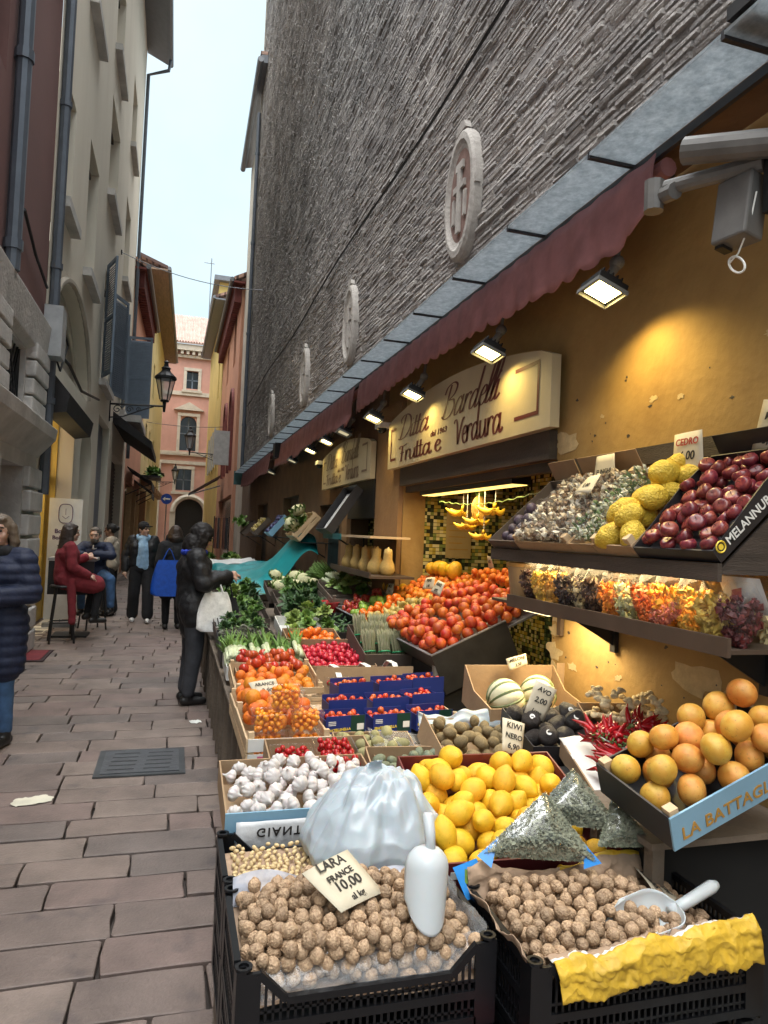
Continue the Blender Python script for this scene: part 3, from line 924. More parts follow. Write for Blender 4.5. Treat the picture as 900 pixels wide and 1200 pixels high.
shutter(L2, (-1.70, 18.45), (-1.42, 19.2), 4.85, 7.35)
b = MB(); b.prism([(-1.75, 9.97, 18.3), (-1.0, 9.97, 18.0), (-.95, 9.97, 18.15), (-1.75, 9.97, 18.6)], (0, 15.9, 0)); b.tube([(-.95, 10, 18.05), (-.95, 25.9, 18.05)], .09, 8)
wpart(L2, 'eaves', b, M_gutter)
b = MB(); b.tube([(-.95, 25.5, 18.0), (-1.0, 25.5, 17.6), (-1.66, 25.5, 17.3), (-1.66, 25.5, 3.9)], .06, 8); wpart(L2, 'drain_pipe', b, M_pipe)
b = MB(); b.tube([(-1.68, 10.15, 18.2), (-1.68, 10.15, 2.0)], .065, 8)
for zz in (3.2, 5, 7.2, 9.5, 12):
    b.tube([(-1.68, 10.15, zz), (-1.68, 10.15, zz + .08)], .08, 8)
wpart(L2, 'drain_pipe', b, M_pipe)
b = MB(); b.bb((-1.72, 9.72, 3.75), (-1.5, 10.05, 4.4)); wpart(L2, 'junction_box', b, mat('box_grey', (.35, .36, .37), rough=.5))
b = MB(); b.tube([(-1.7, 10.1, 4.0), (-1.6, 11.2, 3.95), (-1.65, 13.0, 3.9), (-1.7, 16.2, 4.3)], .025, 6); b.tube([(-1.6, 10.2, 4.4), (-1.55, 10.6, 4.1), (-1.6, 10.4, 3.7), (-1.65, 10.1, 3.9)], .015, 6); wpart(L2, 'cable', b, M_black)
letter('14', .34, M_black, L2, Matrix.Translation(Vector((-1.885, 17.6, 2.25)) - L2.location) @ Matrix(((0, 0, 1, 0), (1, 0, 0, 0), (0, 1, 0, 0), (0, 0, 0, 1))), name='house_number')

def simple_house(name, label, pts, ztop, wallmat, eave=.5, eavemat=None, zeave=None, wins=(), winmat=None, gmat=None):
    """far house: front wall between two plan points, eave overhanging to the street"""
    (xa, ya), (xb, yb), nx = pts
    rt = thing(name, label, 'building', (xa, ya, 0))
    d = Vector((xb - xa, yb - ya, 0)); ln = d.length; d.normalize(); nrm = Vector((nx, 0, 0)); nrm = (nrm - d * nrm.dot(d)).normalized()
    fm = lambda u, v, dd: tuple(Vector((xa, ya, 0)) + d * u - nrm * dd + Vector((0, 0, v)))
    b = MB(); wall_cells(b, fm, 0, ln, 0, ztop, list(wins), .2)
    p0, p1 = Vector((xa, ya, 0)), Vector((xb, yb, 0)); back = -nrm * 5
    for (a, c) in ((p0, p0 + back), (p1 + back, p1)):
        b.add([a, c, c + Vector((0, 0, ztop)), a + Vector((0, 0, ztop))], [(0, 1, 2, 3)])
    wpart(rt, 'wall', b, wallmat)
    for h in wins:
        p = MB(); p.add([fm(h[0], h[2], .18), fm(h[1], h[2], .18), fm(h[1], h[3], .18), fm(h[0], h[3], .18)], [(0, 1, 2, 3)])
        wpart(rt, 'window', p, winmat or M_glass)
    b = MB()
    q = [fm(-.3, ztop - .05, -eave), fm(ln + .3, ztop - .05, -eave), fm(ln + .3, ztop + .45, .6), fm(-.3, ztop + .45, .6)]
    b.prism(q, (0, 0, .14)); q2 = [fm(-.3, ztop - .06, -eave), fm(ln + .3, ztop - .06, -eave), fm(ln + .3, ztop - .06, .1), fm(-.3, ztop - .06, .1)]
    wpart(rt, 'roof', b, M_tiles)
    b = MB(); b.prism(q2, (0, 0, -.08)); wpart(rt, 'eaves', b, eavemat or M_soffit)
    b = MB(); b.tube([fm(-.3, ztop - .02, -eave - .06), fm(ln + .3, ztop - .02, -eave - .06)], .09, 8); wpart(rt, 'gutter', b, gmat or M_gutter)
    return rt, fm, ln

rt, fm, ln = simple_house('salmon_house', 'salmon house with a dark red brick cornice behind the blue shutters on the left', ((-1.75, 25.75), (-1.62, 33.5), 1), 10.6, M_salmon, .38, M_dkred, wins=[(1.5, 2.8, 5, 7.5), (4.5, 5.8, 5, 7.5), (.5, 6.8, 0, 3.2)])
b = MB()
for k in range(26):
    u = k * .3; b.prism([fm(u, 9.9, -.02), fm(u + .15, 9.9, -.02), fm(u + .15, 9.9, -.32), fm(u, 9.9, -.32)], (0, 0, .62))
wpart(rt, 'brick_cornice', b, M_dkred)
rt, fm, ln = simple_house('yellow_house', 'pale yellow house with a wide wooden soffit on the left', ((-1.62, 33.6), (-1.25, 52), 1), 13.4, M_yellow2, .75, M_soffit, wins=[(2, 3.2, 4.8, 6.6), (5, 6.2, 4.8, 6.6), (9, 10.2, 4.8, 6.6), (2, 3.2, 8.5, 10.4), (6, 7.2, 8.5, 10.4), (1, 4, 0, 3), (6, 9, 0, 3)])
b = MB()
for k in range(9):
    b.box(fm(1 + k * 2, 3.6, -.2), (.35, 1.2, .3))
b.bb((-1.6, 34, 0), (-1.35, 34.5, 3.2)); wpart(rt, 'shopfront', b, mat('brown_shopfront', (.24, .13, .06), rough=.6))
# shop awnings further down on the left
for (y0, y1, zt, ex, lab) in ((26.2, 29.4, 3.7, .85, 'black shop awning beyond the blue shutter'), (30.0, 33.2, 3.5, .75, 'small dark awning hung with pale flaps further down on the left')):
    rt = thing('shop_awning', lab, 'awning', (-1.7, y0, zt))
    b = MB(); b.prism([(-1.7, y0, zt), (-1.7 + ex, y0, zt - .5), (-1.7 + ex, y0, zt - .75), (-1.7 + ex - .02, y0, zt - .75), (-1.7 + ex - .02, y0, zt - .53), (-1.7, y0, zt - .05)], (0, y1 - y0, 0)); wpart(rt, 'canvas', b, M_tarp_dark)
    b = MB(); b.tube([(-1.7, y0 + .1, zt - 1), (-1.7 + ex, y0 + .1, zt - .55)], .02, 6); b.tube([(-1.7, y1 - .1, zt - 1), (-1.7 + ex, y1 - .1, zt - .55)], .02, 6); wpart(rt, 'arm', b, M_iron)
# doors in the salmon house
b = MB(); b.bb((-1.74, 27, 0), (-1.55, 27.15, 3.0)); b.bb((-1.74, 28.6, 0), (-1.5, 28.9, 3.0)); b.bb((-1.74, 30.6, 0), (-1.5, 30.9, 3.0)); wpart(bpy.data.objects['salmon_house'], 'door_post', b, mat('tan_timber', (.42, .27, .13), rough=.6))

# --- end of the street: pink palace
E1 = thing('pink_palace', 'pink brick palace with cream stone trim closing the end of the street', 'building', (1.5, 55, 0))
fe = lambda u, v, d: (u, 55 + d, v)
b = MB()
W_E = [(-.02, 1.98, 0, 3.75), (.02, 1.2, 7.4, 10.0), (.3, 1.15, 12.1, 13.45), (-.1, 1.0, 4.4, 6.0), (3.2, 4.4, 7.4, 10), (3.3, 4.2, 12.1, 13.45)]
wall_cells(b, fe, -5, 9, 0, 15, W_E, .35)
arch_fill(b, fe, -.02, 1.98, 3.75, .35, rise=1.0); arch_fill(b, fe, .02, 1.2, 10.0, .35, rise=.59); arch_fill(b, fe, 3.2, 4.4, 10.0, .35, rise=.6)
wpart(E1, 'wall', b, M_pink)
b = MB()
for zz, hh, ex in ((11.55, .3, .1), (7.0, .3, .14), (6.35, .25, .1), (14.9, .45, .5), (14.4, .2, .2)):
    b.bb((-5, 55 - ex, zz), (9, 54.998, zz + hh))
for k in range(30):
    b.bb((-4 + k * .42, 54.6, 14.62), (-4 + k * .42 + .2, 54.998, 14.88))
def frame_e(a, c, e, f, t=.22, ex=.08):
    b.bb((a - t, 55 - ex, e - .2), (a, 54.997, f + .1)); b.bb((c, 55 - ex, e - .2), (c + t, 54.997, f + .1)); b.bb((a - t, 55 - ex - .02, f), (c + t, 54.996, f + t))
    b.bb((a - t - .1, 55 - ex - .08, e - .3), (c + t + .1, 54.995, e - .12))
for h in W_E[1:]:
    frame_e(*h[:4])
b.prism([(-.5, 54.8, 10.45), (1.7, 54.8, 10.45), (.6, 54.8, 11.05)], (0, .199, 0))
pts = [(.98 + 1.2 * math.cos(a), 54.93, 2.75 + 1.2 * math.sin(a)) for a in np.linspace(0, PI, 20)]
b.tube(pts, .2, 6); b.bb((-.42, 54.9, 0), (-.02, 54.994, 2.8)); b.bb((1.98, 54.9, 0), (2.38, 54.994, 2.8)); b.bb((-2.1, 54.85, 0), (-1.2, 54.992, 6.4))
wpart(E1, 'stone_trim', b, M_trim)
for i, h in enumerate(W_E):
    p = MB(); p.bb((h[0], 55.3, h[2]), (h[1], 55.33, h[3])); o = wpart(E1, 'door' if i == 0 else 'window', p, M_glass if i else M_black)
    if i:
        q = MB(); q.bb(((h[0] + h[1]) / 2 - .05, 55.26, h[2]), ((h[0] + h[1]) / 2 + .05, 55.299, h[3])); q.bb((h[0], 55.26, (h[2] + h[3]) / 2 - .04), (h[1], 55.299, (h[2] + h[3]) / 2 + .04)); q.build('frame', M_shut, o)
b = MB()
b.prism([(-5.2, 54.4, 15.36), (9.2, 54.4, 15.36), (9.2, 61, 19.2), (-5.2, 61, 19.2)], (0, 0, .12))
for k in range(70):
    x = -5.1 + k * .2; b.tube([(x, 54.38, 15.5), (x, 61, 19.34)], .06, 6)
wpart(E1, 'roof', b, mat('old_roof_tile', (.36, .24, .20), rough=.9, var=.3, scale=2))
b = MB(); b.tube([(1.75, 57, 16), (1.75, 57, 23)], .04, 6); b.tube([(1.2, 57, 22.6), (2.0, 57, 22.6)], .03, 6); b.tube([(1.75, 57, 18.6), (2.4, 57, 18.6)], .03, 6)
wpart(E1, 'aerial', b, M_gutter)

# --- far right houses
R2b = thing('grey_eaves_house', 'narrow house past the brick wall with grey eaves showing against the sky', 'building', (2.15, 24, 0))
b = MB(); b.bb((2.16, 23.4, 0), (6, 27.4, 15.6)); wpart(R2b, 'wall', b, M_beige2)
b = MB(); b.prism([(2.2, 21.9, 16.3), (1.86, 21.9, 16.25), (1.86, 27.4, 15.6), (2.2, 27.4, 15.7)], (0, 0, .25)); b.tube([(1.84, 21.8, 16.3), (1.84, 27.5, 15.6)], .1, 8); wpart(R2b, 'eaves', b, M_gutter)
b = MB(); b.prism([(2.2, 21.9, 16.55), (1.84, 21.9, 16.52), (1.84, 27.4, 15.88), (2.2, 27.4, 16.0)], (0, 0, .1)); wpart(R2b, 'roof', b, M_tiles)
rt, fm, ln = simple_house('salmon_house', 'salmon house with dark red arched windows and a dentilled cornice on the right', ((2.05, 27.5), (2.05, 38.4), -1), 11.2, M_salmon, .35, M_dkred, wins=[(1.5, 2.9, 4, 7.2), (5.2, 6.6, 4, 7.2), (2, 3.2, 8.5, 11), (6, 7.2, 8.5, 10.2), (.5, 9, 0, 3)])
b = MB()
for k in range(36):
    u = k * .3; b.prism([fm(u, 10.4, -.02), fm(u + .15, 10.4, -.02), fm(u + .15, 10.4, -.28), fm(u, 10.4, -.28)], (0, 0, .7))
for (a, c) in ((1.5, 2.9), (5.2, 6.6)):
    pp = [fm((a + c) / 2 + .8 * math.cos(t), 6.6 + .8 * math.sin(t), -.02) for t in np.linspace(0, PI, 14)]
    b.tube([fm(c + .1, 4, -.02)] + pp + [fm(a - .1, 4, -.02)], .1, 6)
wpart(rt, 'red_moulding', b, M_dkred)
rt, fm, ln = simple_house('yellow_house', 'tall yellow house with grey shutters on the right near the street end', ((2.02, 38.6), (1.9, 52), -1), 14.0, M_yellow, .55, M_gutter, wins=[(2, 3.2, 5, 7.2), (6, 7.2, 5, 7.2), (2, 3.2, 9, 11.2)])
b = MB(); b.bb((1.95, 45, 14), (5, 51.5, 17.1)); wpart(rt, 'tower', b, M_yellow)
b = MB(); b.bb((1.6, 44.6, 17.1), (5.3, 52, 17.4)); wpart(rt, 'tower_roof', b, M_gutter)
for u in (1.2, 3.3, 5.2, 7.3):
    b = MB(); b.box(fm(u + .35, 6.1, -.12), (.06, .75, 2.2)); wpart(rt, 'shutter', b, mat('pale_grey_shutter', (.40, .41, .41)))
# grey sign box and a string of goods by the far right shop
sb = thing('projecting_sign', 'blank grey box sign projecting over the street at the far right', 'sign', (1.8, 29.5, 4.9))
b = MB(); b.bb((-.45, -.06, -.65), (.2, .06, .75)); b.build('panel', mat('grey_panel', (.42, .43, .42)), sb); b = MB(); b.tube([(.2, 0, -.3), (.3, 0, -.3)], .03, 6); b.tube([(.2, 0, .3), (.3, 0, .3)], .03, 6); b.build('bracket', M_iron, sb)

# chestnut fixed awning pole far right with clothes
rk = thing('clothes_rack', 'rack of brown and rust coloured clothes hanging at the far right of the street', 'rack', (1.65, 27, 0))
b = MB(); b.tube([(-.25, 0, 0), (-.25, 0, 2.1), (.3, 0, 2.1), (.3, 0, 0)], .02, 6); b.build('frame', M_iron, rk)
for k, c in enumerate([(.16, .05, .03), (.05, .04, .04), (.25, .11, .05), (.10, .04, .03), (.03, .03, .035)]):
    b = MB(); b.prism([(-.22 + k * .1, -.18, 2.05), (-.22 + k * .1, .18, 2.05), (-.22 + k * .1, .26, .9), (-.22 + k * .1, -.26, .9)], (.06, 0, 0)); b.build('garment', mat('cloth_%d' % k, c, rough=.9), rk)
aw = thing('folding_awning', 'half folded brown awning with slanting arm near the end of the street', 'awning', (1.9, 33, 3.9))
b = MB(); b.prism([(0, 0, .1), (-1.35, 0, -.75), (-1.37, 0, -.70), (0, 0, .2)], (0, 2.2, 0)); b.build('canvas', mat('brown_canvas', (.06, .035, .03), rough=.9), aw)
b = MB(); b.tube([(0, -.05, -.3), (-1.4, -.05, -.8)], .03, 6); b.build('arm', M_iron, aw)
# ================================================================ produce meshes (unit radius)
def pm(name, col, **k):
    return mat(name, col, **k)
M_walnut = pm('walnut_shell', (.29, .185, .11), rough=.62, var=.3, scale=2.4, detail=3, bump=.22, bscale=7, rnd=.25, col2=(.46, .32, .20), c2pos=(.38, .6))
M_garlic = pm('garlic_skin', (.64, .62, .59), rough=.5, var=.08, scale=3, rnd=.1, col2=(.48, .38, .44), c2pos=(.45, .75), stretch=(6, 6, .6), sss=.1)
M_lemon = pm('lemon_skin', (.74, .44, .02), rough=.5, var=.1, scale=2, bump=.25, bscale=22, rnd=.1, hrnd=.012, speck=.5)
M_citron = pm('citron_skin', (.68, .46, .04), rough=.5, var=.12, scale=2, bump=.7, bscale=5, rnd=.06)
M_grapefruit = pm('grapefruit_skin', (.62, .27, .04), rough=.36, var=.1, scale=1.2, bump=.2, bscale=40, rnd=.14, hrnd=.02, col2=(.66, .38, .07), spec=.5, speck=.55)
M_orange = pm('orange_skin', (.72, .20, .015), rough=.45, var=.1, scale=2, bump=.25, bscale=30, rnd=.14, hrnd=.014, speck=.45)
M_blood = pm('blood_orange_skin', (.62, .15, .015), rough=.4, var=.1, scale=.9, bump=.2, bscale=30, rnd=.12, hrnd=.012, col2=(.40, .035, .012), c2pos=(.36, .58))
M_apple = pm('dark_apple_skin', (.13, .016, .026), rough=.3, var=.3, scale=2, rnd=.25, hrnd=.01, col2=(.27, .055, .04), spec=.45, speck=.7)
M_stemend = pm('dry_stem', (.10, .06, .03), rough=.9)
M_gapple = pm('green_apple_skin', (.26, .42, .06), rough=.3, var=.1, scale=2, rnd=.08)
M_rapple = pm('red_apple_skin', (.45, .03, .03), rough=.3, var=.1, scale=2, rnd=.1, col2=(.55, .30, .06), c2pos=(.5, .75))
M_pear = pm('pear_skin', (.42, .34, .09), rough=.45, var=.2, scale=3, rnd=.1, col2=(.36, .25, .10))
M_cherry = pm('cherry_skin', (.36, .008, .012), rough=.15, var=.2, scale=2, rnd=.2)
M_tom = pm('tomato_skin', (.48, .06, .02), rough=.18, var=.15, scale=2, rnd=.15, hrnd=.012)
M_kumquat = pm('kumquat_skin', (.85, .30, .015), rough=.3, var=.1, scale=2, rnd=.1, hrnd=.01)
M_kiwi = pm('kiwi_skin', (.22, .165, .085), rough=.85, var=.2, scale=4, bump=.4, bscale=30, rnd=.15)
M_gkiwi = pm('golden_kiwi_skin', (.28, .26, .12), rough=.7, var=.2, scale=4, rnd=.12)
M_feijoa = pm('feijoa_skin', (.15, .18, .12), rough=.5, var=.2, scale=4, bump=.3, bscale=20, rnd=.2)
M_avo = pm('avocado_skin', (.035, .028, .026), rough=.45, var=.3, scale=4, bump=.7, bscale=16, rnd=.2)
M_melon = pm('melon_rind', (.66, .62, .42), rough=.6, var=.12, scale=3, bump=.2, bscale=20)
M_melonrib = pm('melon_rib_green', (.16, .20, .09), rough=.7, var=.2)
M_chili = pm('chili_skin', (.33, .008, .012), rough=.2, var=.25, scale=3, rnd=.25)
M_green = pm('green_stalk', (.10, .17, .04), rough=.6, var=.3)
M_ginger = pm('ginger_skin', (.74, .60, .38), rough=.7, var=.2, scale=5, bump=.4, rnd=.1)
M_leafg = [pm('leaf_green_%d' % i, c, rough=.55, var=.3, scale=5, rnd=.2) for i, c in enumerate([(.07, .15, .025), (.12, .22, .04), (.035, .085, .025), (.24, .33, .08), (.055, .075, .05)])]
M_pale = pm('pale_stem', (.55, .60, .38), rough=.5, var=.15, scale=4)
M_cauli = pm('cauliflower_curd', (.66, .64, .38), rough=.8, var=.15, scale=6, bump=.8, bscale=14)
M_radish = pm('radish_skin', (.48, .018, .04), rough=.3, var=.2, rnd=.2)
M_straw = pm('strawberry_skin', (.45, .012, .015), rough=.35, var=.2, scale=6, bump=.5, bscale=24, rnd=.15)
M_artich = pm('artichoke_leaf', (.11, .10, .09), rough=.7, var=.3, scale=3, rnd=.25, col2=(.15, .18, .10))
M_banana = pm('banana_skin', (.78, .50, .04), rough=.45, var=.12, scale=4, rnd=.08)
M_nut = pm('pale_peanut', (.62, .47, .25), rough=.7, var=.15, rnd=.12)
M_persim = pm('persimmon_skin', (.75, .17, .02), rough=.25, var=.12, rnd=.1)
M_squash = pm('butternut_skin', (.62, .42, .14), rough=.5, var=.15, rnd=.1)
M_pine = pm('pineapple_rind', (.38, .25, .06), rough=.7, var=.4, scale=9, bump=.8, bscale=18)

# containers
M_crate = pm('black_crate_plastic', (.0045, .005, .0065), rough=.42, var=.3, scale=6, spec=.35)
M_kraft = pm('brown_cardboard', (.34, .23, .135), rough=.9, var=.16, scale=5, bump=.1)
M_kraftd = pm('dark_cardboard', (.10, .075, .06), rough=.85, var=.2, scale=5)
M_blackcard = pm('black_printed_card', (.02, .018, .02), rough=.5, var=.3)
M_redcard = pm('dark_red_card', (.13, .02, .022), rough=.5, var=.15)
M_wcard = pm('white_printed_card', (.66, .66, .64), rough=.55, var=.08)
M_bluecard = pm('light_blue_card', (.21, .38, .52), rough=.5, var=.1)
M_navy = pm('navy_pack_card', (.015, .03, .17), rough=.35, var=.15)
M_darkgreen = pm('dark_green_card', (.01, .045, .03), rough=.4, var=.15)
M_wood = pm('pale_crate_wood', (.56, .41, .25), rough=.8, var=.2, scale=3, stretch=(1, 1, 6), bump=.2)
M_woodo = pm('grey_old_wood', (.16, .125, .095), rough=.85, var=.35, scale=3, bump=.4, bscale=30)
M_tag = pm('price_card', (.56, .50, .38), rough=.85, var=.12, scale=6)
M_ink = pm('black_marker', (.02, .018, .018), rough=.6)
M_inkr = pm('red_marker', (.40, .05, .03), rough=.6)
M_ylet = pm('yellow_print', (.75, .55, .05), rough=.5)
M_wlet = pm('white_print', (.78, .78, .74), rough=.5)
M_brlet = pm('ochre_print', (.42, .23, .05), rough=.5)
M_film = mat_film('clear_film', opac=.02, rough=.1, glo=.16)
M_filmh = mat_film('hazy_film', opac=.13, rough=.16, glo=.25)
M_clamshell = mat_film('clear_punnet', opac=.03, rough=.06, glo=.2)
M_bagwhite = pm('white_carrier_bag', (.40, .455, .50), rough=.32, var=.05, scale=4, sss=.25, crumple=9, cdist=.010)
M_scoop = pm('white_scoop_plastic', (.52, .56, .58), rough=.3, var=.05, sss=.1)
M_steel = pm('dull_steel', (.30, .31, .32), rough=.4, var=.2, metal=.7)
M_brownpaper = pm('brown_paper', (.36, .25, .17), rough=.85, var=.25, scale=8, crumple=18, cdist=.012)
M_yellowpaper = pm('yellow_sack_paper', (.58, .36, .03), rough=.55, var=.2, scale=9, crumple=20, cdist=.012)

def walnut(seed):
    b = MB(); b.ball((0, 0, 0), (1.12, 1.0, .98), 48, 34)
    vs = []
    for v in b.v:
        p = Vector(v); n = p.normalized()
        seam = math.exp(-(n.y / .10) ** 2) * 1.6 - 2.2 * math.exp(-(n.y / .025) ** 2)
        wr = .15 * math.exp(-(noise3(n, 2.6, seed) / .09) ** 2) + .10 * math.exp(-(noise3(n, 4.6, seed + 3) / .12) ** 2) - .03
        k = 1 - wr + .05 * seam + .03 * noise3(n, 1.5, seed + 9)
        q = p * k
        if n.x > .9:
            q.x += .16 * (n.x - .9) / .1
        vs.append(tuple(q))
    b.v = vs
    return b.mesh('walnut', M_walnut, True)
WALNUT = [walnut(i) for i in range(5)]

def garlic(seed):
    prof = [(0, -.62), (.30, -.66), (.62, -.58), (.9, -.3), (1.0, 0), (.92, .3), (.66, .55), (.36, .72), (.2, .9), (.13, 1.1), (.15, 1.28), (.10, 1.35), (0, 1.36)]
    b = MB(); b.lathe(prof, 45)
    vs = []
    for v in b.v:
        p = Vector(v); a = math.atan2(p.y, p.x)
        lob = 1 + .20 * abs(math.cos(4.5 * a + seed)) ** .6 * (1 if p.z < .5 else .15) - .15 + .05 * noise3(p, 2, seed)
        vs.append((p.x * lob + .10 * max(0, p.z - .6) * math.sin(seed), p.y * lob, p.z))
    b.v = vs
    return b.mesh('garlic', M_garlic, True)
GARLIC = [garlic(i) for i in range(4)]
LEMON = [fruit_mesh('lemon', M_lemon, sph_prof(1.22, 16, nip=.22), 20, .05, 1.6, i) for i in range(3)]
CITRON = [fruit_mesh('citron', M_citron, sph_prof(1.35, 18, nip=.12), 24, .13, 2.6, i) for i in range(3)]
GRAPEF = [fruit_mesh('grapefruit', M_grapefruit, sph_prof(.9, 16, dimple=.06, dimb=.05), 24, .03, 1.2, i) for i in range(3)]
def orange_like(name, m):
    r = []
    for i in range(2):
        b = MB(); b.lathe(sph_prof(.96, 14, dimple=.05), 20); b.lathe([(.07, 0), (.085, .03), (.03, .05), (0, .05)], 6, (0, 0, .90), mi=1)
        r.append(b.mesh(name, [m, M_green], True))
    return r
ORANGE = orange_like('orange', M_orange); BLOOD = orange_like('blood_orange', M_blood)
def apple_like(name, m):
    r = []
    for i in range(2):
        b = MB(); b.lathe(sph_prof(.88, 16, dimple=.26, dimb=.14), 22)
        b.v = [(x * (1 + .02 * math.cos(5 * math.atan2(y, x))) * (1 + .08 * z), y * (1 + .08 * z), z) for x, y, z in b.v]
        b.tube([(0, 0, .55), (.03, .02, .8), (.08, .04, 1.0)], .035, 5, mi=1)
        r.append(b.mesh(name, [m, M_stemend], True))
    return r
DAPPLE = apple_like('dark_red_apple', M_apple); GAPPLE = apple_like('green_apple', M_gapple); RAPPLE = apple_like('red_apple', M_rapple)
PERSIM = apple_like('persimmon', M_persim)
b = MB(); b.lathe([(0, -1), (.5, -.95), (.85, -.65), (1, -.2), (.9, .3), (.62, .75), (.45, 1.1), (.40, 1.4), (.25, 1.6), (0, 1.63)], 20); b.tube([(0, 0, 1.55), (.08, 0, 1.95)], .05, 5, mi=1)
PEAR = [b.mesh('pear', [M_pear, M_stemend], True)]
def cherry():
    b = MB(); b.ball((0, 0, 0), (1, 1, .93), 12, 9); b.tube([(0, 0, .85), (.15, .1, 1.6), (.5, .2, 2.3)], .05, 4, mi=1)
    return b.mesh('cherry', [M_cherry, M_green], True)
CHERRY = [cherry()]
def simple(name, m, r=(1, 1, 1), n=14, k=10, lump=.0, seed=0):
    b = MB(); b.ball((0, 0, 0), r, n, k)
    if lump:
        b.v = [tuple(Vector(v) * (1 + lump * noise3(v, 2, seed))) for v in b.v]
    return b.mesh(name, m, True)
KUMQ = [simple('kumquat', M_kumquat, (.9, .9, 1.1), 10, 7)]
TOMATO = [simple('small_tomato', M_tom, (1, 1, .95), 12, 8)]
KIWI = [simple('kiwi', M_kiwi, (.85, .85, 1.1), 16, 11, .05, i) for i in range(2)]
GKIWI = [simple('golden_kiwi', M_gkiwi, (.85, .85, 1.1), 16, 11, .05, 4)]
FEIJOA = [simple('feijoa', M_feijoa, (.8, .8, 1.15), 14, 10, .06, 7)]
PEANUT = [simple('peanut', M_nut, (.75, .75, 1.15), 10, 7, .15, 3)]
RADISH = [simple('radish', M_radish, (1, 1, 1.1), 12, 8)]
b = MB(); b.lathe([(0, -1.2), (.35, -1.0), (.75, -.3), (.95, .3), (.7, .75), (0, .85)], 14); b.lathe([(.55, .8), (.3, .95), (0, .9)], 7, mi=1)
STRAW = [b.mesh('strawberry', [M_straw, M_leafg[1]], True)]
b = MB(); b.lathe([(0, -1.05), (.5, -.95), (.9, -.5), (1, -.05), (.85, .45), (.55, .95), (.3, 1.2), (0, 1.3)], 18)
b.v = [tuple(Vector(v) * (1 + .05 * noise3(v, 2, 2))) for v in b.v]
AVO = [b.mesh('avocado', M_avo, True)]
def artichoke():
    b = MB(); rs = random.Random(3)
    b.ball((0, 0, 0), (.72, .72, .85), 12, 8)
    for lay in range(5):
        n = 8 - lay
        for k in range(n):
            a = 2 * PI * (k + .5 * (lay % 2)) / n; zz = -.5 + .33 * lay; rr = .80 - .09 * lay
            c = Vector((math.cos(a), math.sin(a), 0)); s = Vector((-math.sin(a), math.cos(a), 0))
            b.add([c * rr * .8 + s * -.3 + Vector((0, 0, zz - .3)), c * rr * .8 + s * .3 + Vector((0, 0, zz - .3)), c * (rr + .18) + s * .26 + Vector((0, 0, zz + .15)), c * (rr + .1) + Vector((0, 0, zz + .55)), c * (rr + .18) - s * .26 + Vector((0, 0, zz + .15))], [(0, 1, 2, 3, 4)])
    b.tube([(0, 0, -.7), (.1, 0, -1.6)], .2, 7, mi=1)
    return b.mesh('artichoke', [M_artich, M_green])
ARTI = [artichoke()]
def leafy(name, m, seed, nleaf=40, ln=1.0, wd=.35, spread=1.1, stem=None):
    """a head of leaves: curved, ruffled blades from a centre"""
    rs = random.Random(seed); b = MB()
    for k in range(nleaf):
        az = rs.uniform(0, 2 * PI); el = rs.uniform(.15, 1.45) ; L_ = ln * rs.uniform(.7, 1.1); W = wd * rs.uniform(.7, 1.2)
        d = Vector((math.cos(az) * math.cos(el) * spread, math.sin(az) * math.cos(el) * spread, math.sin(el)))
        s = Vector((-math.sin(az), math.cos(az), 0)); nrm = s.cross(d)
        vs = []
        for i in range(5):
            t = i / 4; c = d * (L_ * t) - Vector((0, 0, .35 * L_ * t * t * math.cos(el)))
            ww = W * math.sin(PI * min(.95, t * .8 + .12)) * (1 if t < 1 else .5)
            ru = rs.uniform(-.08, .08)
            vs += [c - s * ww + nrm * (ru + .1 * ww), c + nrm * (-.05), c + s * ww + nrm * (-ru + .1 * ww)]
        fs = []
        for i in range(4):
            for j in range(2):
                a = i * 3 + j; fs.append((a, a + 1, a + 4, a + 3))
        b.add(vs, fs, 0)
        if stem:
            b.tube([Vector((0, 0, 0)), d * L_ * .45], [.05, .025], 4, mi=1)
    return b.mesh(name, [m, stem or m], True)
LETTUCE = [leafy('lettuce', M_leafg[i % 4], i, 42) for i in range(4)]
CHARD = [leafy('chard', M_leafg[2], 11, 34, 1.2, .28, 1.3, M_pale), leafy('chard', M_leafg[0], 12, 34, 1.2, .28, 1.3, M_pale)]
def cauli():
    b = MB(); b.ball((0, 0, .1), (.85, .85, .65), 20, 14)
    b.v = [tuple(Vector(v) * (1 + .12 * abs(noise3(v, 4, 1)) + .1 * abs(noise3(v, 9, 5)))) for v in b.v]
    rs = random.Random(5)
    for k in range(11):
        a = 2 * PI * k / 11; c = Vector((math.cos(a), math.sin(a), 0)); s = Vector((-math.sin(a), math.cos(a), 0))
        h = rs.uniform(.3, .7)
        b.add([c * .4 - s * .2 + Vector((0, 0, -.5)), c * .4 + s * .2 + Vector((0, 0, -.5)), c * 1.0 + s * .35 + Vector((0, 0, 0)), c * 1.12 + Vector((0, 0, h)), c * 1.0 - s * .35 + Vector((0, 0, 0))], [(0, 1, 2, 3, 4)], 1)
    return b.mesh('cauliflower', [M_cauli, M_leafg[1]], True)
CAULI = [cauli()]
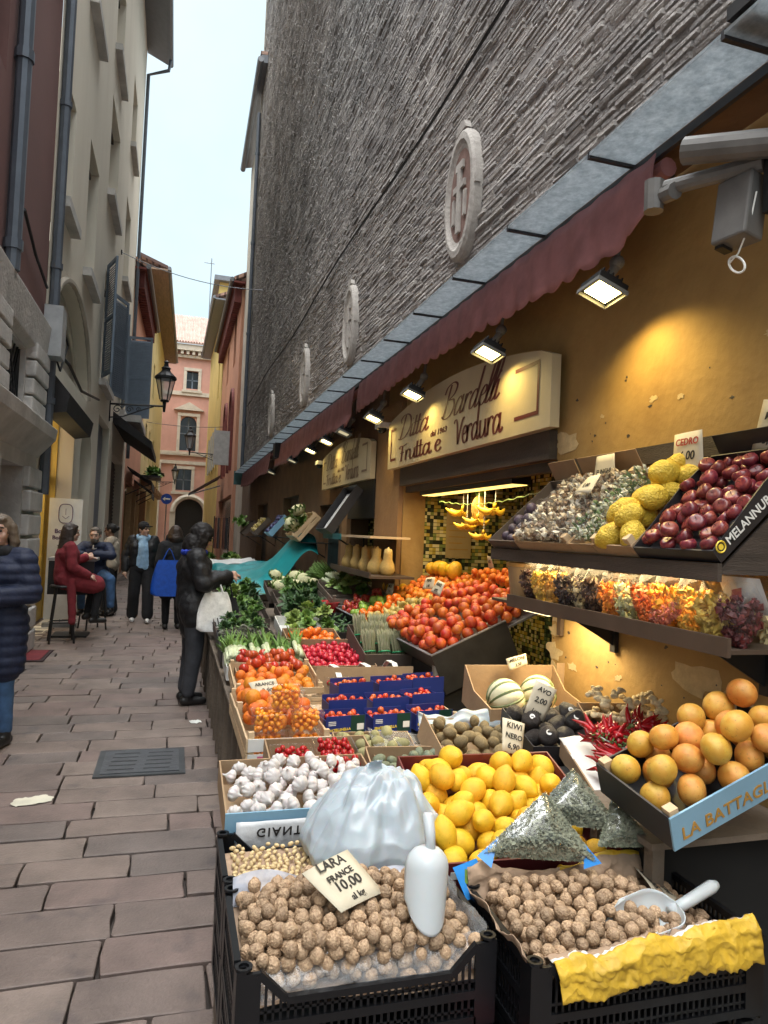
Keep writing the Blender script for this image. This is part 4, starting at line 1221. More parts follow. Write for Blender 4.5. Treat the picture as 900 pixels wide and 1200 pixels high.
def bundle(name, m, m2, n, L_, r, seed, tip=0):
    rs = random.Random(seed); b = MB()
    for k in range(n):
        a = rs.uniform(0, 6.28); q = math.sqrt(rs.random()); x, y = q * math.cos(a), q * math.sin(a)
        b.tube([(x, y, 0), (x * .85, y * .85, L_ * .5), (x * 1.05, y * 1.05, L_ * .8), (x * 1.15 + rs.uniform(-.1, .1), y * 1.15, L_ * rs.uniform(.95, 1.05))], [r, r, r * 1.1, r * .2], 6)
    b.tube([(1.0 * math.cos(t), 1.0 * math.sin(t), L_ * .3) for t in np.linspace(0, 2 * PI, 14)[:-1]], .12, 5, mi=1, closed=True)
    return b.mesh(name, [m, m2], True)
M_asp = pm('asparagus_green', (.16, .17, .085), rough=.6, var=.3, scale=2, col2=(.22, .20, .13), rnd=.15)
ASPAR = bundle('asparagus_bunch', M_asp, pm('green_band', (.02, .30, .12), rough=.4), 26, 5.2, .17, 2)
def leek():
    b = MB(); rs = random.Random(8)
    for k in range(9):
        a = rs.uniform(0, 6.28); x, y = .7 * math.cos(a), .7 * math.sin(a)
        b.tube([(x, y, 0), (x, y, 2.5)], .28, 7, mi=1)
        for j in range(4):
            az = rs.uniform(0, 6.28)
            b.tube([(x, y, 2.4), (x + .3 * math.cos(az), y + .3 * math.sin(az), 4), (x + math.cos(az), y + math.sin(az), 5.5)], [.24, .16, .03], 5)
    return b.mesh('spring_onion_bunch', [M_leafg[1], M_pale], True)
LEEK = leek()
def banana_hand():
    b = MB()
    for k in range(6):
        a = -.9 + .36 * k; ca, sa = math.cos(a), math.sin(a); dz = .10 * (k % 2)
        pts = [Vector((ca * (.12 + 1.25 * t + .05), sa * (.12 + 1.25 * t), -.95 * t + .95 * t * t * 1.15 - .25 + dz)) for t in np.linspace(0, 1, 9)]
        b.tube(pts, [.07, .10, .17, .20, .205, .20, .17, .11, .05], 8)
    b.tube([(0, 0, .25), (0, .1, -.05)], .12, 6)
    return b.mesh('banana_hand', M_banana, True)
BANANA = banana_hand()

# ================================================================ price cards
def price_card(label, mw, w, h, lines, group='handwritten price cards', sizes=None, col=None, cat='price card'):
    """a slightly curled card, lettering parts; local x right, y up, z out"""
    root = thing('price_card', label, cat, mw=mw, group=group)
    b = MB()
    b.grid(lambda u, v: (w * (u - .5), h * (v - .5), .004 * math.sin(3 * u) + .006 * (u - .5) * (v - .5) / .25), 7, 5)
    o = b.build('card', M_tag, root, smooth=True); md = o.modifiers.new('t', 'SOLIDIFY'); md.thickness = .0012; md.offset = -1
    n = len(lines)
    for i, (tx, s, c) in enumerate(lines):
        me = text_mesh(tx, s * h, c, 'handwriting', ext=.0004, shear=.15, align='CENTER', bold=.004 * h)
        yy = h * .5 - h * (i + .85) / (n + .25)
        me.transform(Matrix.Translation((0, yy, .0062)) @ Matrix.Rotation(rng.uniform(-.06, .06), 4, 'Z'))
        link('handwriting', me, root)
    return root

# ================================================================ containers
def plastic_crate(label, mw, w, d, h, group=None, dip=.065, gridn=None):
    """black stacking crate: corner posts, meshed sides, front and back dipped between the corners"""
    rt = thing('plastic_crate', label, 'crate', mw=mw, group=group)
    for (x, y) in ((0, 0), (w, 0), (w, d), (0, d)):
        b = MB(); sx = 1 if x == 0 else -1; sy = 1 if y == 0 else -1
        b.bb((x, y, 0), (x + sx * .022, y + sy * .022, h)); b.bb((x + sx * .022, y, 0), (x + sx * .055, y + sy * .010, h - .005)); b.bb((x, y + sy * .022, 0), (x + sx * .010, y + sy * .055, h - .005))
        b.lathe([(.020, 0), (.020, .006), (.012, .006), (.012, -.004), (0, -.004)], 12, (x + sx * .017, y + sy * .017, h))
        b.build('corner_post', M_crate, rt)
    def side(p0, ax, ln, dipz):
        b = MB(); ax = Vector(ax); p0 = Vector(p0)
        nrm = Vector((-ax.y, ax.x, 0))
        def bar(u0, z0, u1, z1, t=.010, hh=.012):
            a = p0 + ax * u0 + Vector((0, 0, z0)); c = p0 + ax * u1 + Vector((0, 0, z1)); dd = c - a; L_ = dd.length; dd.normalize()
            up = dd.cross(nrm)
            rm = Matrix((dd, nrm, up)).transposed()
            b.box((a + c) / 2 + nrm * .006, (L_, t, hh), rot=rm)
        zt = h - dipz
        bar(.05, h * .03 + .006, ln - .05, h * .03 + .006, .012, .02)
        e = .05; f = .115
        if dipz:
            bar(e, h - .008, f, zt - .008, .014, .016); bar(ln - e, h - .008, ln - f, zt - .008, .014, .016)
            bar(f, zt - .008, ln - f, zt - .008, .016, .016)
        else:
            bar(e, h - .008, ln - e, h - .008, .016, .018)
        bar(.05, zt * .55, ln - .05, zt * .55, .011, .02)
        n = int(ln / .017)
        for i in range(1, n):
            u = ln * i / n
            if u < .05 or u > ln - .05:
                continue
            top = zt if f < u < ln - f else (h if not dipz else h - dipz * (min(u, ln - u) - e) / (f - e))
            bar(u, .02, u, top - .012, .005, .006)
        for q in (.28, .78):
            bar(.05, zt * q, ln - .05, zt * q, .005, .006)
        return b
    side((0, 0, 0), (1, 0, 0), w, dip).build('side_panel', M_crate, rt); side((w, d, 0), (-1, 0, 0), w, dip).build('side_panel', M_crate, rt)
    side((w, 0, 0), (0, 1, 0), d, 0).build('side_panel', M_crate, rt); side((0, d, 0), (0, -1, 0), d, 0).build('side_panel', M_crate, rt)
    b = MB(); b.bb((.006, .006, .004), (w - .006, d - .006, .012)); b.build('base', M_crate, rt)
    return rt

def carton(label, mw, w, d, h, m=None, mfront=None, group=None, hb=None, hf=None, posts=None, inner=None, name='carton', cat='box'):
    """open cardboard tray; hf / hb = heights of the front and back panel"""
    m = m or M_kraft; hf = hf or h; hb = hb or h; t = .006
    rt = thing(name, label, cat, mw=mw, group=group)
    b = MB(); b.bb((0, 0, 0), (w, t, hf)); rt_f = b.build('front_panel', mfront or m, rt)
    b = MB(); b.bb((0, d - t, 0), (w, d, hb)); b.build('back_panel', m, rt)
    for x in (0, w - t):
        b = MB(); b.prism([(x, t + .0003, 0), (x, d - t - .0003, 0), (x, d - t - .0003, hb), (x, d * .6, max(h, hf)), (x, t + .0003, hf)], (t, 0, 0)); b.build('side_panel', m, rt)
    b = MB(); b.bb((t, t, .001), (w - t, d - t, .006)); b.build('base', inner or m, rt)
    if posts:
        for (x, y) in ((t, t), (w - t - .03, t), (t, d - t - .03), (w - t - .03, d - t - .03)):
            b = MB(); b.bb((x, y, .007), (x + .03, y + .03, h + posts)); b.build('corner_post', M_wood, rt)
    return rt

def wood_crate(label, mw, w, d, h, group=None, m=None, mfront=None, nsl=2):
    m = m or M_wood
    rt = thing('wooden_crate', label, 'crate', mw=mw, group=group)
    t = .008; sh = h / nsl * .82
    for i in range(nsl):
        z = i * h / nsl + .004
        for (nm, a, c) in (('front_slat', (0, -t, z), (w, 0, z + sh)), ('back_slat', (0, d, z), (w, d + t, z + sh)), ('side_slat', (-t, .0, z), (0, d, z + sh)), ('side_slat', (w, 0, z), (w + t, d, z + sh))):
            b = MB(); b.bb(a, c); b.build(nm, (mfront or m) if nm == 'front_slat' else m, rt)
    for (x, y) in ((.0005, .0005), (w - .0255, .0005), (.0005, d - .0255), (w - .0255, d - .0255)):
        b = MB(); b.bb((x, y, 0), (x + .025, y + .025, h + .02)); b.build('corner_post', m, rt)
    b = MB(); b.bb((.001, .001, .0), (w - .001, d - .001, .006)); b.build('base', m, rt)
    return rt

def punnet(label, mw, w, d, h, group=None, lid=False, mt=None):
    rt = thing('clear_punnet', label, 'punnet', mw=mw, group=group)
    b = MB(); s = .88
    q = [(0, 0), (w, 0), (w, d), (0, d)]; c = (w / 2, d / 2)
    lo = [(c[0] + (x - c[0]) * s, c[1] + (y - c[1]) * s, 0) for x, y in q]; hi = [(x, y, h) for x, y in q]
    b.add(lo + hi, [(3, 2, 1, 0)] + [(i, (i + 1) % 4, 4 + (i + 1) % 4, 4 + i) for i in range(4)])
    b.build('tray', mt or M_clamshell, rt)
    b = MB(); b.tube([(x, y, h) for x, y in q], .003, 5, closed=True); b.build('rim', mt or M_clamshell, rt)
    if lid:
        b = MB(); b.add([(x, y, h + .004) for x, y in q], [(0, 1, 2, 3)]); b.build('lid', M_clamshell, rt)
    return rt

def fill2(name, meshes, n, r, box, label, cat, group, mw, top=None, **k):
    """like fill(), but only the `top` highest are things of their own; the buried rest is one object of stuff"""
    kw = dict(zf=None, seed=0, bias=None, rj=.1, zs=.95, K=60); kw.update(k); base = kw.pop('base', 1.); up = kw.pop('upright', False)
    P, Q = pile(n, r, box, kw['zf'], kw['seed'], kw['K'], kw['rj'], kw['bias'], kw['zs'])
    vis = P[:, 2] + 1e-9
    order = np.argsort(-vis)
    # exposed = few neighbours above
    exp_ = []
    for i in range(n):
        dd = P - P[i]; h = np.hypot(dd[:, 0], dd[:, 1])
        cov = np.sum((dd[:, 2] > r * .8) & (h < r * 1.3))
        exp_.append((cov, -P[i, 2], i))
    exp_.sort()
    ids = [e[2] for e in exp_]
    keep = set(ids[:top] if top else ids)
    rest = MB()
    for i in range(n):
        e = Euler((rng.uniform(-.5, .5), rng.uniform(-.5, .5), rng.uniform(0, 6.28))) if up else Euler(rrot())
        m = Matrix.Translation(P[i]) @ e.to_matrix().to_4x4() @ Matrix.Scale(Q[i] / base, 4)
        me = meshes[i % len(meshes)]
        if i in keep:
            put(name, me, label, cat, group, None, mw=mw @ m)
        else:
            rest.add([m @ v.co for v in me.vertices], [tuple(p.vertices) for p in me.polygons])
    if rest.v:
        ms = []
        for m_ in meshes[0].materials:       # same look at the larger object scale
            m_ = m_.copy(); ms.append(m_)
            for nd in m_.node_tree.nodes:
                if nd.type == 'TEX_NOISE': nd.inputs['Scale'].default_value /= r
        o = rest.build('buried_' + name, ms, None, smooth=True)
        o.matrix_world = mw
        o['kind'] = 'stuff'; tag(o, label.replace(name, name + 's').split(' on ')[0] + ' lying hidden under the top layer', cat)
    return P, Q

T = Matrix.Translation
def flat(x, y, z, rz=0.):
    return T((x, y, z)) @ Matrix.Rotation(rz, 4, 'Z')
def tilt(x, y, z, th, rz=0.):
    """frame of a tray that faces -Y and rises to the back by th"""
    return T((x, y, z)) @ Matrix.Rotation(rz, 4, 'Z') @ Matrix.Rotation(th, 4, 'X')
def wallf(x, y, z, th):
    """frame of a tray on the wall: x runs towards the camera (-Y), y to the wall (+X) and up by th"""
    return frame((x, y, z), (0, -1, 0), (math.cos(th), 0, math.sin(th)))
# ================================================================ front: two crates of walnuts
BLK = 'black plastic stacking crates at the front'
MA = flat(.180, 1.600, .47)
plastic_crate('black plastic crate of walnuts with an upright white scoop, nearest the paving', MA, .63, .39, .20, BLK)
plastic_crate('empty black crate standing under the left walnut crate', flat(.182, 1.602, .262), .63, .385, .20, BLK)
MBm = flat(.838, 1.478, .47, -.012)
plastic_crate('black plastic crate of walnuts lined with a torn yellow paper sack', MBm, .66, .40, .20, BLK)
plastic_crate('black crate standing under the yellow sack walnut crate', flat(.840, 1.482, .262, -.012), .655, .395, .20, BLK)
MC = flat(.180, 2.005, .47)
plastic_crate('black plastic crate of pale peanuts behind the left walnut crate', MC, .63, .345, .20, BLK)
plastic_crate('black crate standing under the peanut crate', flat(.182, 2.007, .262), .63, .34, .20, BLK)
for (x, y, ww, dd, lab) in ((.2, 1.62, .6, .7, 'grey wooden box carrying the left front crates'), (.86, 1.5, .6, .36, 'grey wooden box carrying the right walnut crate')):
    wood_crate(lab, flat(x, y, .0), ww, dd, .24, m=M_woodo, group='low wooden boxes under the crates')
rb = thing('red_box', 'small red box tucked between the two front walnut crates', 'box', (.80, 1.52, .24))
b = MB(); b.bb((-.03, -.04, 0), (.035, .05, .2)); b.build('body', mat('red_plastic', (.35, .02, .025), rough=.5), rb); b = MB(); b.bb((-.033, -.043, .2), (.038, .053, .215)); b.build('rim', mat('red_plastic', (.35, .02, .025)), rb)
price_card('small white card half hidden behind the lying scoop', MBm @ T((.56, .29, .19)) @ Matrix.Rotation(R(80), 4, 'Z') @ Matrix.Rotation(R(25), 4, 'X'), .15, .09, [('VENETO', .36, M_ink), ('NOCI', .3, M_ink)])
wb = carton('white printed carton with a red ring mark below the yellow sack crate', flat(1.20, 1.32, .26, -.03), .36, .14, .16, M_wcard)
b = MB(); b.tube([(.24 + .03 * math.cos(t), -.0015, .07 + .03 * math.sin(t)) for t in np.linspace(0, 6.28, 18)[:-1]], .004, 4, closed=True); b.build('printed_ring', M_inkr, wb)

zA = lambda x, y: .105 + .07 * (y / .39) + .012 * math.sin(x * 11)
fill2('walnut', WALNUT, 420, .0168, (.020, .610, .020, .370), 'loose brown walnut on the pile in the left front crate', 'walnut', 'walnuts in the left front crate', MA, top=175, zf=zA, seed=1, K=50,
      bias=lambda x, y: .5 * ((x - .3) ** 2 + (y - .25) ** 2))
b = MB(); b.grid(lambda u, v: (.02 + .59 * u, .02 + .35 * v, zA(.02 + .59 * u, .02 + .35 * v) - .01), 10, 8)
o = b.build('walnut_sack', M_brownpaper); o.matrix_world = MA; tag(o, 'brown sack paper lining the left walnut crate under the nuts', 'sack')
zB = lambda x, y: .10 + .060 * (y / .40)
fill2('walnut', WALNUT, 380, .0166, (.03, .63, .035, .375), 'loose brown walnut on the pile in the yellow sack crate', 'walnut', 'walnuts in the yellow sack crate', MBm, top=125, zf=zB, seed=2, K=50,
      bias=lambda x, y: .4 * ((x - .22) ** 2 + (y - .25) ** 2))
put('walnut', WALNUT[2], 'single walnut resting on the yellow paper fold', 'walnut', None, None, mw=MBm @ T((.105, .012, .188)) @ Matrix.Scale(.0178, 4))

def sheet(name, mats, fn, nu, nv, label, cat, mw, thick=.0015, smooth=True, parent=None):
    b = MB(); b.grid(fn, nu, nv)
    o = b.build(name, mats, None, smooth=smooth); o.matrix_world = mw
    if thick:
        md = o.modifiers.new('thick', 'SOLIDIFY'); md.thickness = thick; md.offset = 0
    if parent is not None:          # a flap or lining that belongs to its carton
        o.matrix_world = Matrix.Identity(4); o.parent = parent; o.matrix_basis = parent.matrix_basis.inverted() @ mw
        return o
    return tag(o, label, cat)

# torn paper sack: front fold shows its yellow outside, the back shows brown lining
ys = thing('paper_sack', 'torn yellow and brown paper sack folded over the rim of the right walnut crate', 'paper sack', mw=MBm)
def front_fold(u, v):
    x = .05 + .57 * u + .02 * v
    cr = .007 * noise3((u * 7, v * 5, 0), 1.3, 4) + .007 * abs(noise3((u * 18, v * 8, 1), 1, 6)) + .005 * noise3((u * 40, v * 22, 1), 1, 6)
    prof = [(.115, .125), (.07, .165), (.03, .19 + .045 * u), (.003, .195 + .055 * u), (-.016, .175 + .05 * u), (-.02, .15 + .035 * u), (-.018, .125 + .02 * u)]
    t = v * (len(prof) - 1); i = min(int(t), len(prof) - 2); f = t - i
    y = prof[i][0] * (1 - f) + prof[i + 1][0] * f; z = prof[i][1] * (1 - f) + prof[i + 1][1] * f
    return (x, y + cr, z + cr * 1.2 + .005 * math.sin(u * 17 + v * 2) - .012 * max(0, v - .7) * (1 + math.sin(u * 11)))
b = MB(); b.grid(front_fold, 90, 40)
b.m = [0 if (k // 89) > 17 else (2 if (k // 89) > 15 else 1) for k in range(len(b.f))]
o = b.build('front_fold', [M_yellowpaper, M_brownpaper, M_wcard], ys, smooth=True); md = o.modifiers.new('t', 'SOLIDIFY'); md.thickness = .002
def back_fold(u, v):
    x = .0 + .64 * u
    cr = .012 * noise3((u * 6, v * 4, 3), 1.3, 9) + .006 * noise3((u * 20, v * 12, 1), 1, 2)
    y = .345 + .045 * v + cr; z = .13 + .105 * v + .02 * math.sin(u * 9 + 1) * v + cr
    return (x, y, z)
b = MB(); b.grid(back_fold, 44, 14); b.m = [0 if (k // 43) >= 12 and (k % 43) > 19 else 1 for k in range(len(b.f))]
o = b.build('back_fold', [M_yellowpaper, M_brownpaper], ys, smooth=True); md = o.modifiers.new('t', 'SOLIDIFY'); md.thickness = .002
b = MB(); b.grid(lambda u, v: (.045 - .055 * v + .012 * noise3((u * 7, v * 4, 3), 1.3, 5), .02 + .34 * u, .12 + .10 * v + .012 * math.sin(u * 12) * v + .008 * noise3((u * 9, v * 4, 3), 1.3, 15)), 26, 10)
o = b.build('side_fold', M_brownpaper, ys, smooth=True); md = o.modifiers.new('t', 'SOLIDIFY'); md.thickness = .002

# plastic sack round the left walnuts
ps = thing('plastic_sack', 'clear crinkled plastic sack around the walnuts of the left front crate', 'plastic sack', mw=MA)
def pf(u, v):
    cr = .010 * noise3((u * 8, v * 4, 2), 1.2, 3) + .005 * noise3((u * 25, v * 9, 2), 1, 7)
    return (.04 + .57 * u, .016 + .05 * (1 - v) ** 2 - .006 + cr, .185 - .10 * (1 - v) * 0 + (-.050 * v - .012) + cr + .02 * u * (1 - v))
b = MB(); b.grid(pf, 44, 14); b.build('front_fold', M_filmh, ps, smooth=True)
b = MB(); b.grid(lambda u, v: (.02 + .6 * u, .345 + .035 * v + .012 * noise3((u * 8, v * 4, 2), 1.2, 31), .165 + .065 * v * (1 - .6 * u) + .018 * math.sin(u * 10) * v), 40, 10); b.build('back_fold', mat('milky_film', (.55, .57, .66), rough=.25, var=.25, scale=4, bump=.4, bscale=16, alpha=.75), ps, smooth=True)
b = MB(); b.grid(lambda u, v: (.565 + .05 * v + .012 * noise3((u * 8, v * 4, 2), 1.2, 41), .03 + .30 * u, .14 + .075 * v + .012 * math.sin(u * 9)), 24, 8); b.build('side_fold', M_filmh, ps, smooth=True)

price_card('creased price card with 10,00 lying on the left walnuts', MA @ T((.285, .195, .282)) @ Matrix.Rotation(R(33), 4, 'Z') @ Matrix.Rotation(R(22), 4, 'X'), .165, .15,
           [('LARA', .27, M_ink), ('FRANCE', .17, M_ink), ('10,00', .28, M_ink), ('al kg', .17, M_ink)])

def scoop(label, mw, s=1., hl=1.):
    rt = thing('scoop', label, 'scoop', mw=mw)
    b = MB()   # trough along +x, open on top, rounded closed end at x=0, rounded lip at the far end
    def f(u, v):
        t = (v - .5) * 2
        x = .18 * u
        r = .052 * math.sqrt(max(0, 1 - max(0, 1 - u / .28) ** 2.2)) * (1 - .10 * u)
        a = -PI / 2 + t * PI * .52
        lip = 1 - .45 * max(0, u - .6) / .4 * t * t
        return (x * lip * s, r * math.cos(a) * s, r * math.sin(a) * s)
    b.grid(f, 26, 19)
    o = b.build('bowl', M_scoop, rt, smooth=True); md = o.modifiers.new('t', 'SOLIDIFY'); md.thickness = .0025
    b = MB(); b.tube([(.012 * s, 0, -.02 * s), (-.05 * s * hl, 0, -.010 * s), (-.11 * s * hl, 0, .004 * s), (-.125 * s * hl, 0, .004 * s)], [.011 * s, .013 * s, .014 * s, .009 * s], 12)
    b.build('handle', M_scoop, rt, smooth=True)
    return rt
# one stuck upright in the left pile, one lying in the right crate
ax = Vector((-.10, -.20, -.96)).normalized(); up_ = Vector((-.1, 1, .1))
az = (up_ - ax * up_.dot(ax)).normalized()
ay = az.cross(ax)
def mat3(o, ax, ay, az):
    return Matrix(((ax.x, ay.x, az.x, o[0]), (ax.y, ay.y, az.y, o[1]), (ax.z, ay.z, az.z, o[2]), (0, 0, 0, 1)))
scoop('white plastic scoop stuck upright in the left walnuts', mat3((.662, 1.72, .862), ax, ay, az), 1.1, .55)
ax = Vector((-.98, -.16, -.10)).normalized(); az = Vector((-.1, -.30, 1)); az = (az - ax * az.dot(ax)).normalized(); ay = az.cross(ax)
scoop('white plastic scoop lying in the right walnut crate', mat3((1.33, 1.60, .705), ax, ay, az), 1.25)

# peanuts, bag, garlic
fill2('peanut', PEANUT, 150, .0085, (.03, .30, .03, .31), 'small pale shelled peanut on the heap in front of the garlic', 'peanut', 'pale peanuts', MC, top=120, zf=lambda x, y: .152 + .012 * y / .3, seed=3, K=40)
b = MB(); b.grid(lambda u, v: (.02 + .59 * u, .02 + .26 * v, .148 + .012 * v), 6, 6); o = b.build('peanut_sack', M_brownpaper); o.matrix_world = MC; tag(o, 'paper lining in the peanut crate', 'sack')

bg_ = thing('carrier_bag', 'crumpled white plastic carrier bag heaped over the peanut crate', 'plastic bag', (.645, 2.17, .665))
def bagf(u, v):
    a = 2 * PI * u
    pr = [(1.0, -.01), (1.06, .02), (1.04, .06), (.93, .11), (.74, .16), (.60, .20), (.40, .222), (.16, .232), (.0, .234)]
    t = v * (len(pr) - 1); i = min(int(t), len(pr) - 2); f = t - i
    r = pr[i][0] * (1 - f) + pr[i + 1][0] * f; z = pr[i][1] * (1 - f) + pr[i + 1][1] * f
    k = 1 + .10 * (.5 - abs(math.sin(3.5 * a + 4 * v + 1.5 * noise3((math.cos(a), math.sin(a), v * 2), 1, 7)))) * min(1, v * 2.5) + .07 * (.5 - abs(math.sin(8 * a - 3 * v))) * v + .05 * (.5 - abs(math.sin(14.5 * a + 4 * v))) * v + .12 * noise3((math.cos(a) * 2, math.sin(a) * 2, v * 2), 1, 12) + .035 * noise3((math.cos(a) * 7, math.sin(a) * 7, v * 3), 1, 5)
    sq = (abs(math.cos(a)) ** 4 + abs(math.sin(a)) ** 4) ** -.25
    z += .022 * noise3((math.cos(a) * r * 5, math.sin(a) * r * 6, 4), 1, 3) + .02 * math.cos(a - 2.2) * v * r
    return (.200 * r * k * (.5 * sq + .5) * math.cos(a) + .05 * v, .165 * r * k * (.35 * sq + .65) * math.sin(a) + .02 * v, z)
b = MB(); b.grid(bagf, 150, 60, wrapu=True); b.build('bag', M_bagwhite, bg_, smooth=True)
b = MB()
for (u0, x) in ((0, -.02), (1, .03)):
    pass
b.grid(lambda u, v: (.015 + .05 * (v - .5) * (1 - u * .3), .03 + .01 * math.sin(u * 5), .215 + .045 * math.sin(PI * u * .55) + .006 * noise3((u * 6, v * 5, 1), 1, 2)), 12, 6)
b.build('handle', M_bagwhite, bg_, smooth=True)

MG = tilt(.205, 2.375, .622, R(7))
gc = carton('white lined garlic tray with a blue rim and an upside down printed flap', MG, .56, .40, .10, M_kraft, M_bluecard, name='garlic_tray', cat='tray')
fill('garlic', GARLIC, 62, .0285, (.005, .555, .01, .40), 'whole white garlic bulb heaped in the tray beside the paving', 'garlic', 'white garlic bulbs', MG, zf=lambda x, y: .05, seed=5, bias=lambda x, y: .5 * ((x - .3) ** 2 + (y - .22) ** 2), zs=.85)
b = MB(); b.grid(lambda u, v: (.035 + .35 * u, -.012 - .012 * math.sin(v * 3) + .004 * noise3((u * 8, v * 4, 1), 1, 2), .075 - .11 * v), 20, 8)
fo = b.build('plastic_flap', mat('grey_clear_flap', (.55, .56, .58), rough=.3, var=.15, scale=8, bump=.3, bscale=24), gc, smooth=True); md = fo.modifiers.new('t', 'SOLIDIFY'); md.thickness = .001
letter('GIANT', .042, M_ink, gc, T((.10, -.0285, .058)) @ Matrix.Rotation(PI / 2, 4, 'X') @ Matrix.Scale(-1, 4, (0, 1, 0)), name='printing', bold=.0008, spacing=1.25)

# lemons
ML = tilt(.80, 1.975, .585, R(15), R(-3))
lc = carton('dark red carton heaped with lemons', ML, .60, .56, .115, M_redcard, M_redcard, name='lemon_carton')
fill('lemon', LEMON, 62, .0385, (.0, .60, .0, .56), 'large yellow lemon heaped in the dark red carton', 'lemon', 'yellow lemons', ML, zf=lambda x, y: .035, seed=6, zs=.9, bias=lambda x, y: .35 * ((x - .3) ** 2 + (y - .28) ** 2))
letter('CRIST', .042, M_ylet, lc, T((.085, -.0015, .035)) @ Matrix.Rotation(PI / 2, 4, 'X'), name='printing', bold=.0008, spacing=1.15)
b = MB(); b.bb((.03, -.0015, .06), (.055, -.0003, .085)); b.build('printed_mark', M_wlet, lc)

# bags of dried herbs
M_herb = mat('dried_herb', (.10, .115, .075), rough=.9, var=.5, scale=30, rnd=.1, col2=(.27, .28, .20), c2pos=(.35, .65))
M_blabel = mat('bag_blue_label', (.03, .23, .62), rough=.35, var=.15)
def herb_bag(label, A_, B_, C_, thick, seed, lab):
    """a pillow pack with the flat outline A (apex), B, C; herbs inside"""
    A_, B_, C_ = Vector(A_), Vector(B_), Vector(C_)
    c = (A_ + B_ + C_) / 3
    rt = thing('herb_bag', label, 'bag of herbs', c, group='clear bags of dried herbs')
    n = (B_ - A_).cross(C_ - A_).normalized()
    if n.z < 0:
        n = -n
    rs = random.Random(seed); b = MB()
    for k in range(6500):
        u, v = rs.random(), rs.random()
        if u + v > 1:
            u, v = 1 - u, 1 - v
        w_ = min(u, v, 1 - u - v) * 3
        p = A_ + (B_ - A_) * u + (C_ - A_) * v + n * (rs.uniform(-.1, 1) * thick * min(1, w_ * 1.6) * .92) - c
        p = p * .95
        d = Vector((rs.gauss(0, 1), rs.gauss(0, 1), rs.gauss(0, 1))).normalized(); e = d.orthogonal().normalized()
        L_ = rs.uniform(.004, .010)
        b.add([p - d * L_, p + e * L_ * .5, p + d * L_, p - e * L_ * .5], [(0, 1, 2, 3)])
    b.build('dried_herbs', M_herb, rt)['kind'] = 'stuff'
    b = MB()
    def f(u, v):
        v_ = v * (1 - u)
        w_ = min(u, v_, 1 - u - v_) * 3
        return (A_ + (B_ - A_) * v_ + (C_ - A_) * (1 - u - v_) * 0 + (C_ - A_) * u - c) + n * (thick * min(1, w_ * 1.7) + .006 * noise3((u * 9, v * 9, seed), 1, 3))
    b.grid(f, 18, 18); b.build('film', M_film, rt, smooth=True)
    b = MB(); q = lambda u, v, dz: A_ + (B_ - A_) * u + (C_ - A_) * v - c + n * dz
    for (u0, v0, u1, v1, u2, v2) in lab:
        b.add([q(u0, v0, .004), q(u1, v1, .004), q(u2, v2, .010)], [(0, 1, 2)])
    b.build('paper_label', M_blabel, rt)
    return rt
herb_bag('left bag of dried herbs leaning on the lemon carton', (1.12, 1.93, .895), (.87, 1.865, .75), (1.235, 1.80, .725), .05, 1, [(.72, .02, 1, 0, .96, .2), (.02, .72, 0, 1, .2, .9)])
herb_bag('middle bag of dried herbs, standing highest among the three', (1.27, 2.02, .93), (1.07, 1.95, .80), (1.36, 1.86, .78), .05, 2, [(.8, .02, 1, 0, .96, .12)])
herb_bag('right bag of dried herbs beside the grapefruit crate', (1.35, 1.92, .865), (1.235, 1.82, .765), (1.43, 1.80, .755), .045, 3, [(.02, .8, 0, 1, .1, .95)])
lf = thing('leaflet', 'blue leaflet printed with a green and yellow map at the corner of the yellow sack', 'leaflet', mw=MBm @ T((.02, .40, .21)) @ Matrix.Rotation(R(25), 4, 'Z') @ Matrix.Rotation(R(50), 4, 'X'))
b = MB(); b.bb((-.05, -.045, 0), (.05, .045, .001)); b.build('paper', M_blabel, lf)
for c, pts in ((M_leafg[1], [(-.02, -.03), (.02, -.02), (.015, .02), (-.01, .03), (-.03, 0)]), (M_ylet, [(0, -.005), (.03, .0), (.028, .028), (.005, .02)]), (M_inkr, [(.0, -.036), (.03, -.034), (.028, -.018), (.004, -.016)])):
    b = MB(); b.prism([(x, y, .0012 if c is not M_ylet else .0018) for x, y in pts], (0, 0, .0005)); b.build('printed_shape', c, lf)

# grapefruit crate, swung round towards the street
GO, GX, GY = Vector((1.305, 1.60, .925)), Vector((.335, .01, .125)), Vector((0, .26, .055))
MGF = frame(GO, GX, GY) @ T((0, 0, -.105))
gcr = carton('light blue printed crate of grapefruit jutting over the right walnut crate', MGF, .54, .31, .105, M_blackcard, M_bluecard, name='grapefruit_crate', cat='crate', posts=.015)
fill('grapefruit', GRAPEF, 27, .045, (.004, .536, .0, .31), 'big orange yellow grapefruit stacked in the light blue crate', 'grapefruit', 'grapefruits in the blue crate', MGF, zf=lambda x, y: .03, seed=8, zs=.92, rj=.07, bias=lambda x, y: .35 * ((x - .32) ** 2 + (y - .18) ** 2))
letter('LA BATTAGLIA NICOSIA', .054, M_brlet, gcr, T((.03, -.0015, .022)) @ Matrix.Rotation(PI / 2, 4, 'X'), name='printing', bold=.0008, spacing=1.05)
st = thing('trestle', 'dark trestle standing in the shadow under the grapefruit crate', 'trestle', (1.58, 1.86, 0))
for (x, y) in ((-.18, -.08), (.28, -.02), (-.18, .2), (.28, .26)):
    b = MB(); b.bb((x - .02, y - .02, 0), (x + .02, y + .02, .775)); b.build('leg', M_woodo, st)
b = MB(); b.bb((-.22, -.12, .776), (.36, .3, .795)); b.build('top', M_woodo, st)
b = MB(); b.bb((-.17, -.05, .02), (.42, .62, .77)); b.build('dark_infill', mat('black_shade_fill', (.008, .008, .008), rough=1), st)  # black block added as painted shade under the grapefruit crate

